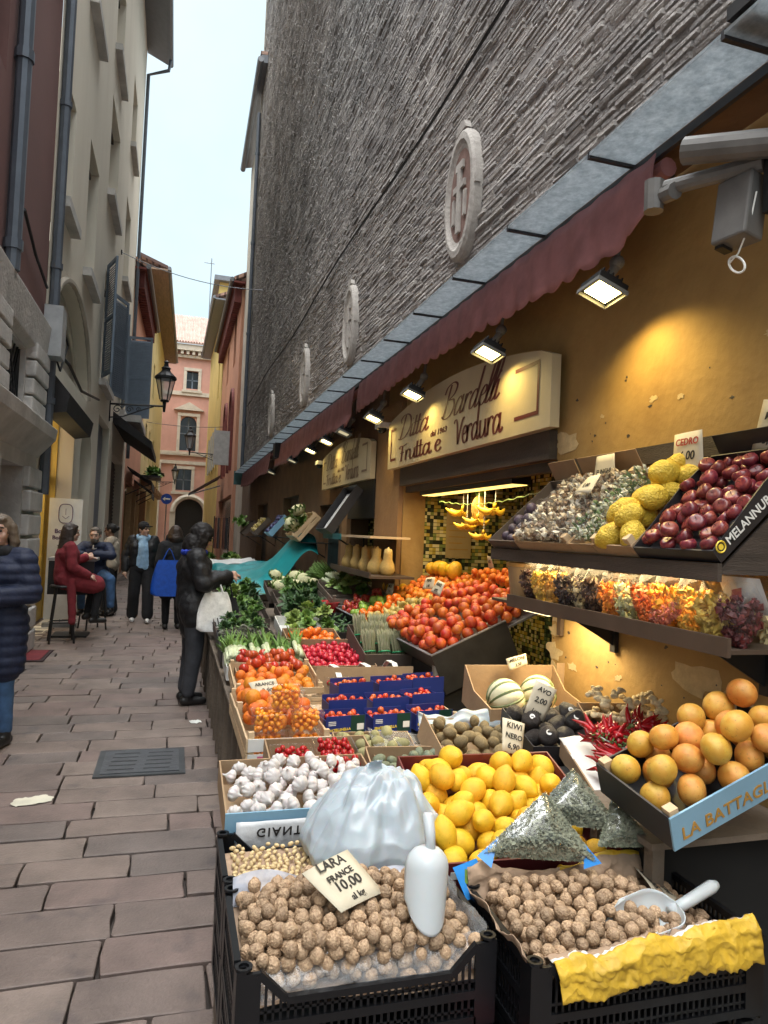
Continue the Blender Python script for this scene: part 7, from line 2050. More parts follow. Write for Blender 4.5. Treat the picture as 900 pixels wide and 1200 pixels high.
sq = thing('wall_shelf', 'wooden shelf with a teal edge by the second doorway', 'shelf', (1.85, 6.9, 1.62), group='wall shelves')
b = MB(); b.bb((-.22, -1.0, 0), (.15, .95, .02)); b.build('board', M_wood, sq); b = MB(); b.bb((-.235, .1, -.03), (-.2205, .95, .03)); b.build('teal_edge', mat('teal_edge_paint', (.01, .14, .16), rough=.5), sq)
sq2 = thing('wall_shelf', 'low dark shelf carrying butternut squashes on the pillar', 'shelf', (1.85, 6.5, 1.28), group='wall shelves')
b = MB(); b.bb((-.24, -.75, 0), (.15, .8, .02)); b.build('board', M_shelf, sq2); b = MB(); b.bb((-.255, -.75, -.0), (-.2405, .8, .05)); b.build('front_lip', M_shelf, sq2)
SQ = MB(); SQ.lathe([(0, -1), (.45, -.95), (.62, -.6), (.55, -.2), (.36, .2), (.34, .7), (.30, 1.0), (.1, 1.08), (.06, 1.2), (0, 1.2)], 16)
SQM = SQ.mesh('butternut_squash', M_squash, True)
for k in range(8):
    put('butternut_squash', SQM, 'pale butternut squash leaning on the low dark shelf', 'squash', 'butternut squashes on the low shelf', (1.74 + .06 * (k % 2), 7.1 - .17 * k, 1.415), (R(rng.uniform(-10, 10)), R(rng.uniform(5, 20)), rng.uniform(0, 6)), .115)
# teal sheet over the covered stall
ts = thing('teal_sheet', 'teal plastic sheet draped over a covered stall in the middle distance', 'sheet', (1.2, 11.5, .72))
def tealf(u, v):
    y = -2.1 + 4.6 * v; x = -.62 + 1.30 * u
    pk = .62 * math.exp(-((u - .92) / .30) ** 2) * math.exp(-((v - .12) / .35) ** 2)
    z = .22 + .10 * u + pk + .035 * math.sin(u * 9 + v * 14) * (1 - u * .4) + .03 * noise3((u * 4, v * 8, 0), 1.4, 4)
    ed = min(u, 1, v * 3)
    if u < .12: z -= (.12 - u) * 2.6
    if v < .06: z -= (.06 - v) * 3.5
    return (x, y, z)
b = MB(); b.grid(tealf, 40, 60); o = b.build('sheet', mat('teal_tarpaulin', (.008, .22, .24), rough=.4, var=.2, scale=3, bump=.3, bscale=10), ts, smooth=True)
b = MB(); b.bb((-.58, -2.0, 0), (.6, 2.4, .1)); b.build('stall_box', M_woodo, ts)
ws_ = thing('white_cloth', 'white cloth over produce beyond the teal sheet', 'cloth', (1.15, 15.4, .74))
b = MB(); b.grid(lambda u, v: (-.65 + 1.2 * u, -1.2 + 2.2 * v, .16 + .1 * u + .05 * noise3((u * 4, v * 5, 0), 1, 4) - (.3 * (.15 - u) if u < .15 else 0)), 24, 24); b.build('cloth', M_wcard, ws_, smooth=True)
b = MB(); b.bb((-.6, -1.1, -.03), (.5, .9, .1)); b.build('box', M_woodo, ws_)
for k in range(10):
    put('lettuce', LETTUCE[k % 4], 'leafy head at the far end of the stalls beyond the white cloth', 'lettuce', 'far leafy heads', (rng.uniform(.6, 1.5), rng.uniform(16.6, 18.6), .95), (0, 0, rng.uniform(0, 6)), .14)
table('farthest wooden table with leafy heads', .5, 1.7, 16.6, 19, .82, slatgap=.6)
# dark goods packed against the wall beyond the second doorway
for k, (y, lab) in enumerate(((11.2, 'stack of dark plastic crates near the teal sheet'), (14.4, 'dark crate stack behind the white cloth'), (19.2, 'farthest dark crate stack by the wall'))):
    for j in range(3):
        plastic_crate(lab + (', lowest', ', middle', ', top')[j], flat(1.72, y, .02 + .28 * j), .30, .5, .26, 'crate stacks along the wall', 0)
# ================================================================ street furniture and small things
def lantern(label, wall, reach, y, z, s=1., side=1):
    """wall lantern; side=+1 reaches to +X from the wall"""
    rt = thing('street_lantern', label, 'lantern', (wall, y, z), group='wall lanterns')
    L_ = reach * side
    b = MB(); b.tube([(0, 0, 0), (L_, 0, .05)], .025, 8); b.tube([(0, 0, -.35), (L_ * .25, 0, -.30), (L_ * .55, 0, -.12), (L_ * .8, 0, .02)], .018, 6)
    for (cx, r) in ((.14, .12), (.36, .09), (.52, .06)):
        b.tube([(L_ * cx + r * (1 - t / 9) * math.cos(t * 1.1), 0, -.14 + .10 * cx + r * (1 - t / 9) * math.sin(t * 1.1)) for t in np.linspace(0, 8, 26)], .012, 5)
    b.box((0.01 * side, 0, -.15), (.03, .10, .6)); b.build('bracket', M_iron, rt)
    c = Vector((L_, 0, .05))
    b = MB(); b.tube([c + Vector((0, 0, -.15)), c + Vector((0, 0, .12))], [.03, .05], 8); b.lathe([(.10 * s, .12), (.12 * s, .15), (.10 * s, .17)], 12, c)
    q = [(.12 * s, .17), (.24 * s, .72)]
    for k in range(6):
        a = 2 * PI * k / 6; b.tube([c + Vector((r * math.cos(a), r * math.sin(a), h)) for r, h in q], .014, 5)
    b.tube([c + Vector((.24 * s * math.cos(2 * PI * k / 6), .24 * s * math.sin(2 * PI * k / 6), .72)) for k in range(6)], .02, 5, closed=True)
    b.build('frame', M_iron, rt)
    b = MB(); b.lathe([(.28 * s, .72), (.27 * s, .78), (.12 * s, .92), (.10 * s, .98), (.13 * s, 1.0), (.06 * s, 1.06), (.05 * s, 1.14), (.07 * s, 1.17), (0, 1.22)], 12, c); b.build('cap', M_iron, rt)
    b = MB(); b.lathe([(.115 * s, .18), (.232 * s, .715)], 6, c); b.build('glass', M_lampglass, rt)
    return rt
lantern('large black iron lantern on a scrolled bracket beside the blue shutters on the left', -1.75, 1.33, 19.2, 4.72)
lantern('smaller distant iron lantern on the right, seen before the pink palace', 2.03, 1.55, 34.0, 5.1, 1., -1)
lantern('farthest tiny lantern near the arched door of the pink palace', -1.3, 1.15, 48, 4.5, .9)

gr = thing('drain_grate', 'square iron drain grate with slots set in the paving', 'grate', (-.14, 5.21, .004), R(0))
b = MB(); b.bb((-.29, -.28, -.004), (.29, .28, .006)); b.build('frame', mat('grate_frame', (.10, .105, .11), rough=.5, metal=.6, var=.2), gr)
b = MB(); b.bb((-.25, -.24, .0065), (.25, .24, .0115)); b.build('cover', mat('grate_iron', (.13, .135, .145), rough=.45, metal=.6, var=.25, scale=14, bump=.2), gr)
b = MB()
for i in range(5):
    for (x0, x1) in ((-.20, -.03), (.03, .20)):
        y = -.17 + .085 * i; xs = .02 * (i - 2)
        c = MB(); c.bb((x0 + xs * .3, y - .008, .0118), (x1 + xs * .3, y + .008, .0124)); c.build('slot', M_black, gr)
def scrap(label, loc, rz, w_, h_, m, seed):
    rt = thing('paper_scrap', label, 'paper', loc, rz)
    b = MB(); rs = random.Random(seed)
    b.grid(lambda u, v: (w_ * (u - .5) * (1 - .35 * abs(v - .5)) + .02 * noise3((u * 3, v * 3, seed), 1), h_ * (v - .5) * (1 - .4 * abs(u - .5)) + .02 * noise3((u * 3, v * 3, seed + 4), 1), .008 + .012 * abs(noise3((u * 4, v * 4, seed), 1))), 12, 8)
    b.build('sheet', m, rt, smooth=True)
    b = MB(); b.bb((-w_ * .1, -.001, .02), (w_ * .1, .001, .0205)); b.build('fold_line', m, rt)
scrap('crumpled pale paper napkin lying on the paving at the left', (-.72, 4.58, 0), .35, .23, .13, mat('yellowish_paper', (.66, .62, .50), rough=.9), 1)
scrap('small white paper scrap on the paving by the fruit tables', (.25, 6.2, 0), .2, .10, .10, M_wlet, 2)
dm = thing('door_mat', 'dark red door mat in front of the stone base building', 'mat', (-1.60, 9.45, .004))
b = MB(); b.bb((-.20, -.38, 0), (.20, .38, .012)); b.build('border', mat('mat_border', (.05, .03, .03), rough=.95), dm); b = MB(); b.bb((-.16, -.34, .0125), (.16, .34, .018)); b.build('pile', mat('mat_red', (.18, .03, .035), rough=.95, var=.3), dm)

bn = thing('roll_up_banner', 'white standing banner with an oval face outline beside the shop entrance', 'banner', (-1.66, 12.1, 0), R(4))
b = MB(); b.bb((-.24, -.006, .12), (.24, .006, 2.02)); b.build('sheet', M_wcard, bn); b = MB(); b.bb((-.25, -.08, 0), (.25, .08, .06)); b.tube([(0, .02, .06), (0, .02, 2.0)], .012, 6); b.build('stand', M_steel, bn)
M_plum = mat('plum_print', (.10, .05, .12), rough=.6)
b = MB(); b.tube([(.10 * (abs(math.cos(t)) ** .6) * (1 if math.cos(t) > 0 else -1), -.008, 1.78 + .15 * (abs(math.sin(t)) ** .6) * (1 if math.sin(t) > 0 else -1)) for t in np.linspace(0, 6.28, 30)[:-1]], .006, 4, closed=True)
b.tube([(-.05, -.008, 1.74), (0, -.008, 1.70), (.05, -.008, 1.74)], .004, 4); b.tube([(0, -.008, 1.76), (0, -.008, 1.86)], .003, 4); b.build('face_outline', M_plum, bn)
letter('Bottega', .095, M_plum, bn, T((0, -.008, 1.47)) @ Matrix.Rotation(PI / 2, 4, 'X'), name='printing', align='CENTER', bold=.002)
letter('Bolognese', .085, M_plum, bn, T((0, -.008, 1.37)) @ Matrix.Rotation(PI / 2, 4, 'X'), name='printing', align='CENTER', bold=.002)
for k in range(9):
    b = MB(); ww = .10 - .03 * (k % 3); b.bb((-ww, -.0085, 1.27 - .05 * k), (ww, -.0065, 1.283 - .05 * k)); b.build('text_line', M_greyplastic, bn)

tbl = thing('bar_table', 'tall narrow black bar table with white papers on it', 'table', (-1.36, 11.15, 0))
b = MB(); b.bb((-.33, -.27, 1.10), (.30, .27, 1.14)); b.build('top', mat('grey_table_top', (.35, .34, .33), rough=.4), tbl)
b = MB(); b.tube([(0, 0, .03), (0, 0, 1.1)], .035, 10); b.build('column', M_black, tbl); b = MB(); b.bb((-.25, -.22, 0), (.22, .22, .03)); b.build('foot', M_black, tbl)
b = MB(); b.bb((-.32, -.26, .62), (.28, -.24, 1.095)); b.build('modesty_panel', M_black, tbl)
pp = thing('paper_stack', 'untidy white papers lying on the bar table', 'papers', (-1.42, 11.05, 1.142))
for k in range(5):
    b = MB(); b.box((rng.uniform(-.05, .05), rng.uniform(-.05, .05), .004 + .009 * k), (.24, .17, .008), rot=(rng.uniform(-.03, .03), rng.uniform(-.03, .03), rng.uniform(-.6, .6))); b.build('sheet', M_wlet, pp)
def stool(label, x, y, rz):
    rt = thing('bar_stool', label, 'stool', (x, y, 0), rz, 'black metal bar stools')
    b = MB(); b.lathe([(0, .745), (.17, .75), (.18, .77), (.17, .785), (0, .79)], 20); b.build('seat', M_black, rt)
    for k in range(4):
        a = PI / 4 + k * PI / 2; b = MB(); b.tube([(.13 * math.cos(a), .13 * math.sin(a), .75), (.22 * math.cos(a), .22 * math.sin(a), 0)], .014, 8); b.build('leg', M_black, rt)
    b = MB(); b.tube([(.185 * math.cos(PI / 4 + k * PI / 2), .185 * math.sin(PI / 4 + k * PI / 2), .28) for k in range(4)], .011, 6, closed=True); b.build('foot_ring', M_black, rt)
stool('black bar stool under the seated woman in the red coat', -1.42, 10.55, .2)
stool('black bar stool under the man at the bar table', -1.16, 11.85, .5)

sg = thing('one_way_sign', 'round blue traffic sign with a white left arrow near the end of the street', 'road sign', (-.58, 46, 3.35))
b = MB(); b.lathe([(0, -.02), (.33, -.02), (.33, .02), (0, .02)], 28, axis=(0, 1, 0)); b.build('disc', mat('sign_blue', (.01, .06, .38), rough=.4), sg)
b = MB(); b.bb((-.10, -.03, -.045), (.22, -.022, .045)); b.prism([(-.24, -.03, 0), (-.08, -.03, .13), (-.08, -.03, -.13)], (0, .008, 0)); b.build('arrow', M_wlet, sg)
b = MB(); b.tube([(0, .05, -3.35), (0, .05, .35)], .035, 8); b.build('pole', M_steel, sg)
hp = thing('hanging_plants', 'trailing ferns on a ledge above the dark awnings on the left', 'plants', (-.95, 33.4, 3.9))
for k in range(6):
    o = link('fern', LETTUCE[k % 3], hp); o.location = (-.2 + .12 * (k % 3), k * .35, .1); o.scale = (.35, .35, .4)
b = MB(); b.bb((-.7, -.2, -.1), (.2, 2.2, 0)); b.build('ledge', M_iron, hp)
wv = thing('overhead_cable', 'thin cable sagging across the street high between the houses', 'cable', (0, 20, 8.5))
b = MB(); b.tube([(x, 0, .25 * (x / 2) ** 2 - .15 * x) for x in np.linspace(-1.75, 2.05, 14)], .012, 5); b.build('wire', M_gutter, wv); b = MB(); b.box((-1.74, 0, .45), (.04, .1, .1)); b.build('anchor', M_iron, wv)
wv = thing('overhead_cable', 'second thin cable crossing low before the pink palace', 'cable', (0, 36, 6.6))
b = MB(); b.tube([(x, 0, .12 * (x / 2) ** 2) for x in np.linspace(-1.6, 2.05, 14)], .014, 5); b.build('wire', M_black, wv); b = MB(); b.box((-1.6, 0, .08), (.04, .1, .1)); b.build('anchor', M_iron, wv)

# ================================================================ people
M_skin = mat('skin', (.52, .32, .235), rough=.5, var=.08, scale=20, sss=.1)
M_skin2 = mat('darker_skin', (.24, .135, .09), rough=.5, var=.08, scale=20, sss=.1)
M_eye = mat('eye', (.02, .015, .012), rough=.2)
M_lip = mat('lip', (.36, .12, .11), rough=.5)

def capsule(mb, a, ra, c, rc, n=14):
    a, c = Vector(a), Vector(c); d = c - a; L_ = max(d.length, 1e-4)
    pr = [(ra * math.cos(t), ra * math.sin(t)) for t in np.linspace(-PI / 2, 0, 5)] + [(rc * math.cos(t), L_ + rc * math.sin(t)) for t in np.linspace(0, PI / 2, 5)]
    pr[0] = (0, pr[0][1]); pr[-1] = (0, pr[-1][1])
    mb.lathe([(max(r, 0), z) for r, z in pr], n, a, d)

def remesh(mb, name, m, parent, voxel, smooth=3, wr=0., wseed=0, wfreq=9.):
    me = mb.mesh('tmp', m)
    o = bpy.data.objects.new('tmp', me)
    md = o.modifiers.new('r', 'REMESH'); md.mode = 'VOXEL'; md.voxel_size = voxel; md.use_smooth_shade = True
    if smooth:
        s = o.modifiers.new('s', 'SMOOTH'); s.iterations = smooth; s.factor = .5
    r = baked(o)
    r.name = name
    r.materials.clear(); r.materials.append(m)
    if wr:
        N_ = [v.normal.copy() for v in r.vertices]
        for v, nn in zip(r.vertices, N_):
            p = v.co; k = wr * (noise3((p.x, p.y, p.z * 1.4), wfreq, wseed) + .5 * noise3(p, wfreq * 2.2, wseed + 3))
            v.co = p + nn * k
    r.polygons.foreach_set('use_smooth', [True] * len(r.polygons))
    return link(name, r, parent) if parent is not None else r

def hand(mb, wrist, d, palm_n, size=1., curl=.5, side=1):
    """palm and five bent fingers from the wrist along d; palm faces palm_n"""
    w_, d = Vector(wrist), Vector(d).normalized(); pn = Vector(palm_n); pn = (pn - d * pn.dot(d)).normalized(); s = d.cross(pn).normalized() * side
    k = size
    capsule(mb, w_, .026 * k, w_ + d * .05 * k, .030 * k); mb.ball(w_ + d * .055 * k, (.040 * k,) * 3, 10, 7)
    for i, (o, l) in enumerate(((-.030, .072), (-.010, .082), (.011, .077), (.030, .060))):
        b0 = w_ + d * .078 * k + s * o * k
        q1 = b0 + (d * math.cos(curl * .6) + pn * math.sin(curl * .6)) * l * .5 * k
        q2 = q1 + (d * math.cos(curl * 1.6) + pn * math.sin(curl * 1.6)) * l * .5 * k
        capsule(mb, b0 - d * .02 * k, .0095 * k, q1, .009 * k, 8); capsule(mb, q1, .009 * k, q2, .008 * k, 8)
    t0 = w_ + d * .025 * k - s * .028 * k; t1 = t0 + (d * .6 - s * .7 + pn * .35).normalized() * .04 * k; t2 = t1 + (d * .9 - s * .1 + pn * .4).normalized() * .03 * k
    capsule(mb, t0, .013 * k, t1, .011 * k, 8); capsule(mb, t1, .011 * k, t2, .009 * k, 8)

BASE = dict(pelvis=(0, 0, .95), waist=(0, 0, 1.08), chest=(0, .01, 1.27), neck=(0, -.01, 1.43), head=(0, .025, 1.575),
            shL=(-.175, -.01, 1.395), shR=(.175, -.01, 1.395), elL=(-.235, -.03, 1.12), elR=(.235, -.03, 1.12), wrL=(-.23, .07, .88), wrR=(.23, .07, .88),
            hipL=(-.095, 0, .92), hipR=(.095, 0, .92), knL=(-.10, .02, .50), knR=(.10, .02, .50), anL=(-.10, -.02, .085), anR=(.10, -.02, .085))

def person(label, loc, rz, pose=None, scale=1., skin=None, hands=((0, .2, -1), (1, 0, 0), .5, (0, .2, -1), (-1, 0, 0), .5), face=0., headtilt=0., toes=None):
    """body: one continuous voxel-skinned figure facing +Y, head turned by `face` about Z; returns (object, joints)"""
    J = {k: Vector(v) for k, v in BASE.items()}
    for k, v in (pose or {}).items():
        J[k] = Vector(v)
    sk = skin or M_skin
    mb = MB()
    # torso
    capsule(mb, J['pelvis'] + Vector((-.06, 0, -.02)), .105, J['pelvis'] + Vector((.06, 0, -.02)), .105); capsule(mb, J['pelvis'], .125, J['waist'], .11)
    capsule(mb, J['waist'], .112, J['chest'], .125)
    ax = (J['shR'] - J['shL']).normalized()
    capsule(mb, J['chest'] - ax * .075, .11, J['chest'] + ax * .075, .11)
    capsule(mb, J['shL'] * .8 + J['neck'] * .2, .055, J['shR'] * .8 + J['neck'] * .2, .055)
    capsule(mb, J['chest'], .09, J['neck'], .058); capsule(mb, J['neck'], .056, J['head'] - Vector((0, 0, .05)), .052)
    for s in 'LR':
        capsule(mb, J['sh' + s], .056, J['el' + s], .042); capsule(mb, J['el' + s], .041, J['wr' + s], .028)
        capsule(mb, J['hip' + s], .088, J['kn' + s], .056); capsule(mb, J['kn' + s], .055, J['an' + s], .038)
        td = Vector(toes) if toes else Vector((0, 1, 0))
        capsule(mb, J['an' + s] + Vector((0, 0, -.05)) - td * .03, .034, J['an' + s] + td * .13 + Vector((0, 0, -.06)), .026)
    # head
    hr = Matrix.Rotation(face, 4, 'Z') @ Matrix.Rotation(headtilt, 4, 'X')
    H = lambda v: J['head'] + hr @ Vector(v)
    hm = MB()
    hm.ball((0, -.005, .025), (.077, .094, .100), 20, 14); hm.ball((0, .028, -.035), (.060, .066, .080), 18, 12); hm.ball((0, .072, -.088), (.028, .022, .020), 10, 8)
    capsule(hm, (0, .088, .018), .010, (0, .108, -.024), .015, 8); hm.ball((0, .087, .038), (.055, .016, .012), 10, 7)
    for q in (-1, 1):
        hm.ball((q * .079, -.008, -.005), (.012, .024, .034), 10, 8); hm.ball((q * .038, .060, -.030), (.026, .025, .026), 10, 7)
    mb.add([H(v) for v in hm.v], hm.f)
    hand(mb, J['wrL'], hands[0], hands[1], 1., hands[2], -1); hand(mb, J['wrR'], hands[3], hands[4], 1., hands[5], 1)
    me = remesh(mb, 'person', sk, None, .0085, 3)
    o = link('person', me)
    o.location = loc; o.rotation_euler = (0, 0, rz); o.scale = (scale,) * 3
    tag(o, label, 'person')
    for q in (-1, 1):
        b = MB(); b.ball(H((q * .033, .086, .006)), (.012, .008, .008), 10, 7); b.build('eye', M_eye, o, smooth=True)
        b = MB(); b.tube([H((q * .016, .100, .030)), H((q * .034, .098, .034)), H((q * .054, .084, .028))], .0045, 5); b.build('eyebrow', mat('brow', (.05, .03, .02), rough=.9), o)
    b = MB(); b.tube([H((-.022, .090, -.060)), H((0, .097, -.058)), H((.022, .090, -.060))], [.003, .006, .003], 6); b.build('mouth', M_lip, o)
    return o, J, H

def jacket(o, J, m, name='jacket', th=.022, hem=.86, cuff=.92, voxel=.011, hood=False, collar=True, wr=.006, wide=.0, seed=1, wf=9.):
    mb = MB()
    pv = J['pelvis']; dn = Vector((0, 0, hem - pv.z))
    capsule(mb, pv + Vector((-.07, 0, 0)), .118 + th, pv + Vector((.07, 0, 0)), .118 + th); capsule(mb, pv, .125 + th + wide, J['waist'], .125 + th)
    capsule(mb, J['waist'], .122 + th, J['chest'], .132 + th)
    ax = (J['shR'] - J['shL']).normalized()
    capsule(mb, J['chest'] - ax * .085, .112 + th, J['chest'] + ax * .085, .112 + th)
    lo = Vector((0, 0, -.9 * th)); capsule(mb, J['shL'] * .85 + J['neck'] * .15 + lo, .060 + th, J['shR'] * .85 + J['neck'] * .15 + lo, .060 + th)
    capsule(mb, J['chest'], .10 + th, J['neck'] - Vector((0, 0, .03)), .062 + th)
    for s in 'LR':
        capsule(mb, J['sh' + s] + lo, .060 + th, J['el' + s], .048 + th); e = J['el' + s].lerp(J['wr' + s], cuff); capsule(mb, J['el' + s], .047 + th, e, .036 + th)
    if hem < pv.z - .05:
        for s in 'LR':
            k = J['hip' + s].lerp(J['kn' + s], min(.85, (J['hip' + s].z - hem) / max(.05, J['hip' + s].z - J['kn' + s].z)))
            capsule(mb, J['hip' + s], .105 + th + wide, k, .095 + th + wide)
        c0 = (J['hipL'] + J['hipR']) / 2; c1 = J['hipL'].lerp(J['knL'], .5) * .5 + J['hipR'].lerp(J['knR'], .5) * .5
        capsule(mb, c0, .12 + th, c1, .09 + th + wide)
    if collar:
        n = J['neck']
        for t in np.linspace(0, 2 * PI, 12)[:-1]:
            mb.ball(n + Vector((.072 * math.cos(t), .070 * math.sin(t) + .005, -.01 + (.0 if math.sin(t) < .5 else -.03))), (.028, .028, .035), 8, 6)
    return remesh(mb, name, m, o, voxel, 2, wr, seed, wf)

def trousers(o, J, m, th=.016, flare=0., name='trousers', wr=.005, shoe=.06):
    mb = MB()
    capsule(mb, J['pelvis'] + Vector((-.06, 0, -.02)), .112 + th, J['pelvis'] + Vector((.06, 0, -.02)), .112 + th)
    for s in 'LR':
        capsule(mb, J['hip' + s], .092 + th, J['kn' + s], .062 + th + flare * .5); capsule(mb, J['kn' + s], .062 + th + flare * .5, J['an' + s] + Vector((0, 0, shoe - .02)), .045 + th + flare)
    return remesh(mb, name, m, o, .011, 2, wr, 4)

def shoes(o, J, m, toes=(0, 1, 0), boot=0.):
    td = Vector(toes)
    for s in 'LR':
        mb = MB(); a = J['an' + s]
        capsule(mb, a - td * .035 + Vector((0, 0, -.042)), .043, a + td * .14 + Vector((0, 0, -.05)), .034); capsule(mb, a + Vector((0, 0, -.03)), .046, a + Vector((0, 0, .02 + boot)), .045)
        capsule(mb, a - td * .05 + Vector((0, 0, -.068)), .016, a + td * .16 + Vector((0, 0, -.070)), .014)
        remesh(mb, 'shoe', m, o, .009, 2)

def hair(o, H, m, long=0., back=1., fringe=True, vol=1., name='hair', seed=2):
    mb = MB()
    mb.ball(H((0, -.018, .035)), (.088 * vol, .100 * vol, .100 * vol), 18, 12)
    if fringe:
        mb.ball(H((0, .052, .090)), (.062, .042, .028), 12, 8)
    else:
        mb.ball(H((0, .03, .095)), (.06, .05, .025), 12, 8)
    if long:
        for k in range(13):
            t = PI + PI * (k / 12)          # from left side round the back to the right
            x, y = .085 * math.cos(t), -.01 + .085 * math.sin(t) * back
            L_ = long * (1 if .15 < k / 12 < .85 else .85)
            capsule(mb, H((x, y, .04)), .030, H((x * 1.15, y * 1.2 - .01, -L_ * .55)), .036, 8); capsule(mb, H((x * 1.15, y * 1.2 - .01, -L_ * .55)), .036, H((x * 1.05, y * 1.25, -L_)), .022, 8)
    return remesh(mb, name, m, o, .010, 2, .006, seed, 22.)

def M_(n, c, **k): return mat(n, c, **dict(dict(rough=.75, var=.25, scale=14, bump=.2, bscale=50), **k))
M_leather = M_('black_leather', (.014, .014, .016), rough=.5, bump=.25, spec=.35)
M_blackcl = M_('black_cloth', (.012, .012, .014), rough=.9)
M_jeansd = M_('dark_jeans', (.042, .044, .052), rough=.9)
M_jeansb = M_('blue_jeans', (.05, .11, .23), rough=.9)
M_navyc = M_('navy_puffer', (.016, .022, .05), rough=.6, spec=.3)
M_redcoat = M_('red_wool_coat', (.20, .022, .03), rough=.95)
M_beigej = M_('beige_jacket', (.36, .30, .23), rough=.9)
M_hoodie = M_('pale_blue_hoodie', (.28, .44, .62), rough=.9)
M_hairb = M_('dark_brown_hair', (.035, .02, .014), rough=.5, stretch=(8, 8, 1))
M_hairbl = M_('ash_brown_hair', (.13, .095, .065), rough=.5, stretch=(8, 8, 1))
M_hairk = M_('black_hair', (.012, .010, .010), rough=.55, spec=.3, stretch=(9, 9, 1))
M_hairg = M_('grey_brown_hair', (.10, .085, .07), rough=.6)
M_shoek = M_('black_shoe', (.014, .013, .013), rough=.35)
M_shoew = M_('white_shoe', (.68, .67, .65), rough=.5)
M_bluescarf = M_('bright_blue_cloth', (.02, .05, .42), rough=.8)
M_bluebag = M_('blue_shopping_bag', (.005, .07, .42), rough=.45)
M_bagw = M_('white_tote_cloth', (.80, .80, .78), rough=.8)

def soft_bag(name, label, cat, loc, rz, w_, d_, h_, m, strap=.25, mark=None, seed=1):
    """hanging bag: loc is the top of its strap"""
    rt = thing(name, label, cat, loc, rz)
    b = MB()
    def f(u, v):
        a = 2 * PI * u; sq = (abs(math.cos(a)) ** 3 + abs(math.sin(a)) ** 3) ** (-1 / 3)
        k = (.55 + .55 * math.sin(min(1, (1 - v) * 1.15 + .12) * PI * .5)) * (1 if v > .04 else .8)
        wv = 1 + .06 * noise3((math.cos(a) * 2, math.sin(a) * 2, v * 3 + seed), 1, seed) + .03 * math.sin(7 * a + seed) * v
        return (w_ * .5 * sq * k * wv * math.cos(a), d_ * .5 * sq * (.4 + .6 * (1 - v)) * wv * math.sin(a), -strap - h_ + h_ * v)
    b.grid(f, 36, 18, wrapu=True)
    n = len(b.v); b.add([f(k / 36, 0) for k in range(36)], [tuple(range(35, -1, -1))])
    b.build('body', m, rt, smooth=True)
    for y in (-.012, .012):
        b = MB(); b.tube([(-w_ * .2, y * 2, -strap - .01), (-w_ * .06, y, -.03), (0, y, 0), (w_ * .06, y, -.03), (w_ * .2, y * 2, -strap - .01)], .008, 6); b.build('strap', m, rt)
    if mark:
        mark(rt)
    return rt

# --- woman choosing produce, facing the stall (+X)
o, J, H = person('woman in a black leather jacket and dark hood standing at the fruit tables', (.20, 6.92, 0), R(-82), dict(elL=(-.25, .06, 1.15), wrL=(-.13, .30, 1.17), elR=(.25, .05, 1.14), wrR=(.13, .30, 1.20), head=(0, .05, 1.555), neck=(0, .01, 1.42), chest=(0, .0, 1.26)), 1.0,
                 hands=((.35, .9, .1), (.3, -.2, -.9), .7, (-.35, .9, .25), (-.3, -.2, -.9), .8), headtilt=R(-22))
trousers(o, J, M_jeansd, .018); jacket(o, J, M_leather, th=.036, hem=.82, wr=.014, seed=3, wf=9); shoes(o, J, M_shoek)
hd = MB(); hd.ball(H((0, -.015, .04)), (.100, .115, .108), 20, 14); hd.ball(H((0, -.05, -.10)), (.105, .09, .12), 16, 12)
for q in (-1, 1):
    for k in range(3): capsule(hd, H((q * (.088 + .004 * k), .035 - .03 * k, .03)), .026, H((q * (.085 + .012 * k), .05 - .035 * k, -.30)), .030)
capsule(hd, H((.08, .02, -.15)), .035, H((.09, .05, -.34)), .022)
remesh(hd, 'hair', M_hairk, o, .010, 4, .007, 6, 26.)
sc_ = MB()
for t in np.linspace(0, 2 * PI, 14)[:-1]:
    sc_.ball(J['neck'] + Vector((.10 * math.cos(t), .095 * math.sin(t) - .02, -.005)), (.035, .035, .032), 8, 6)
remesh(sc_, 'scarf', M_bluescarf, o, .011, 2, .005, 3)
sk_ = MB(); capsule(sk_, J['pelvis'] + Vector((-.06, 0, -.08)), .135, J['pelvis'] + Vector((.06, 0, -.08)), .135); remesh(sk_, 'undershirt', M_bluescarf, o, .014, 2, .006, 8)
def tote_mark(rt):
    letter('al', .11, M_ink, rt, T((-.03, -.062, -.46)) @ Matrix.Rotation(PI / 2, 4, 'X') @ Matrix.Rotation(.25, 4, 'Z'), name='printing')
soft_bag('tote_bag', 'white cloth tote bag hanging from the arm of the hooded woman', 'bag', (.40, 6.72, 1.20), R(8), .30, .12, .36, M_bagw, .14, tote_mark, 3)
soft_bag('shoulder_bag', 'black shoulder bag beside the white tote bag of the hooded woman', 'bag', (.52, 6.86, 1.15), R(-5), .22, .10, .34, M_blackcl, .15, None, 5)

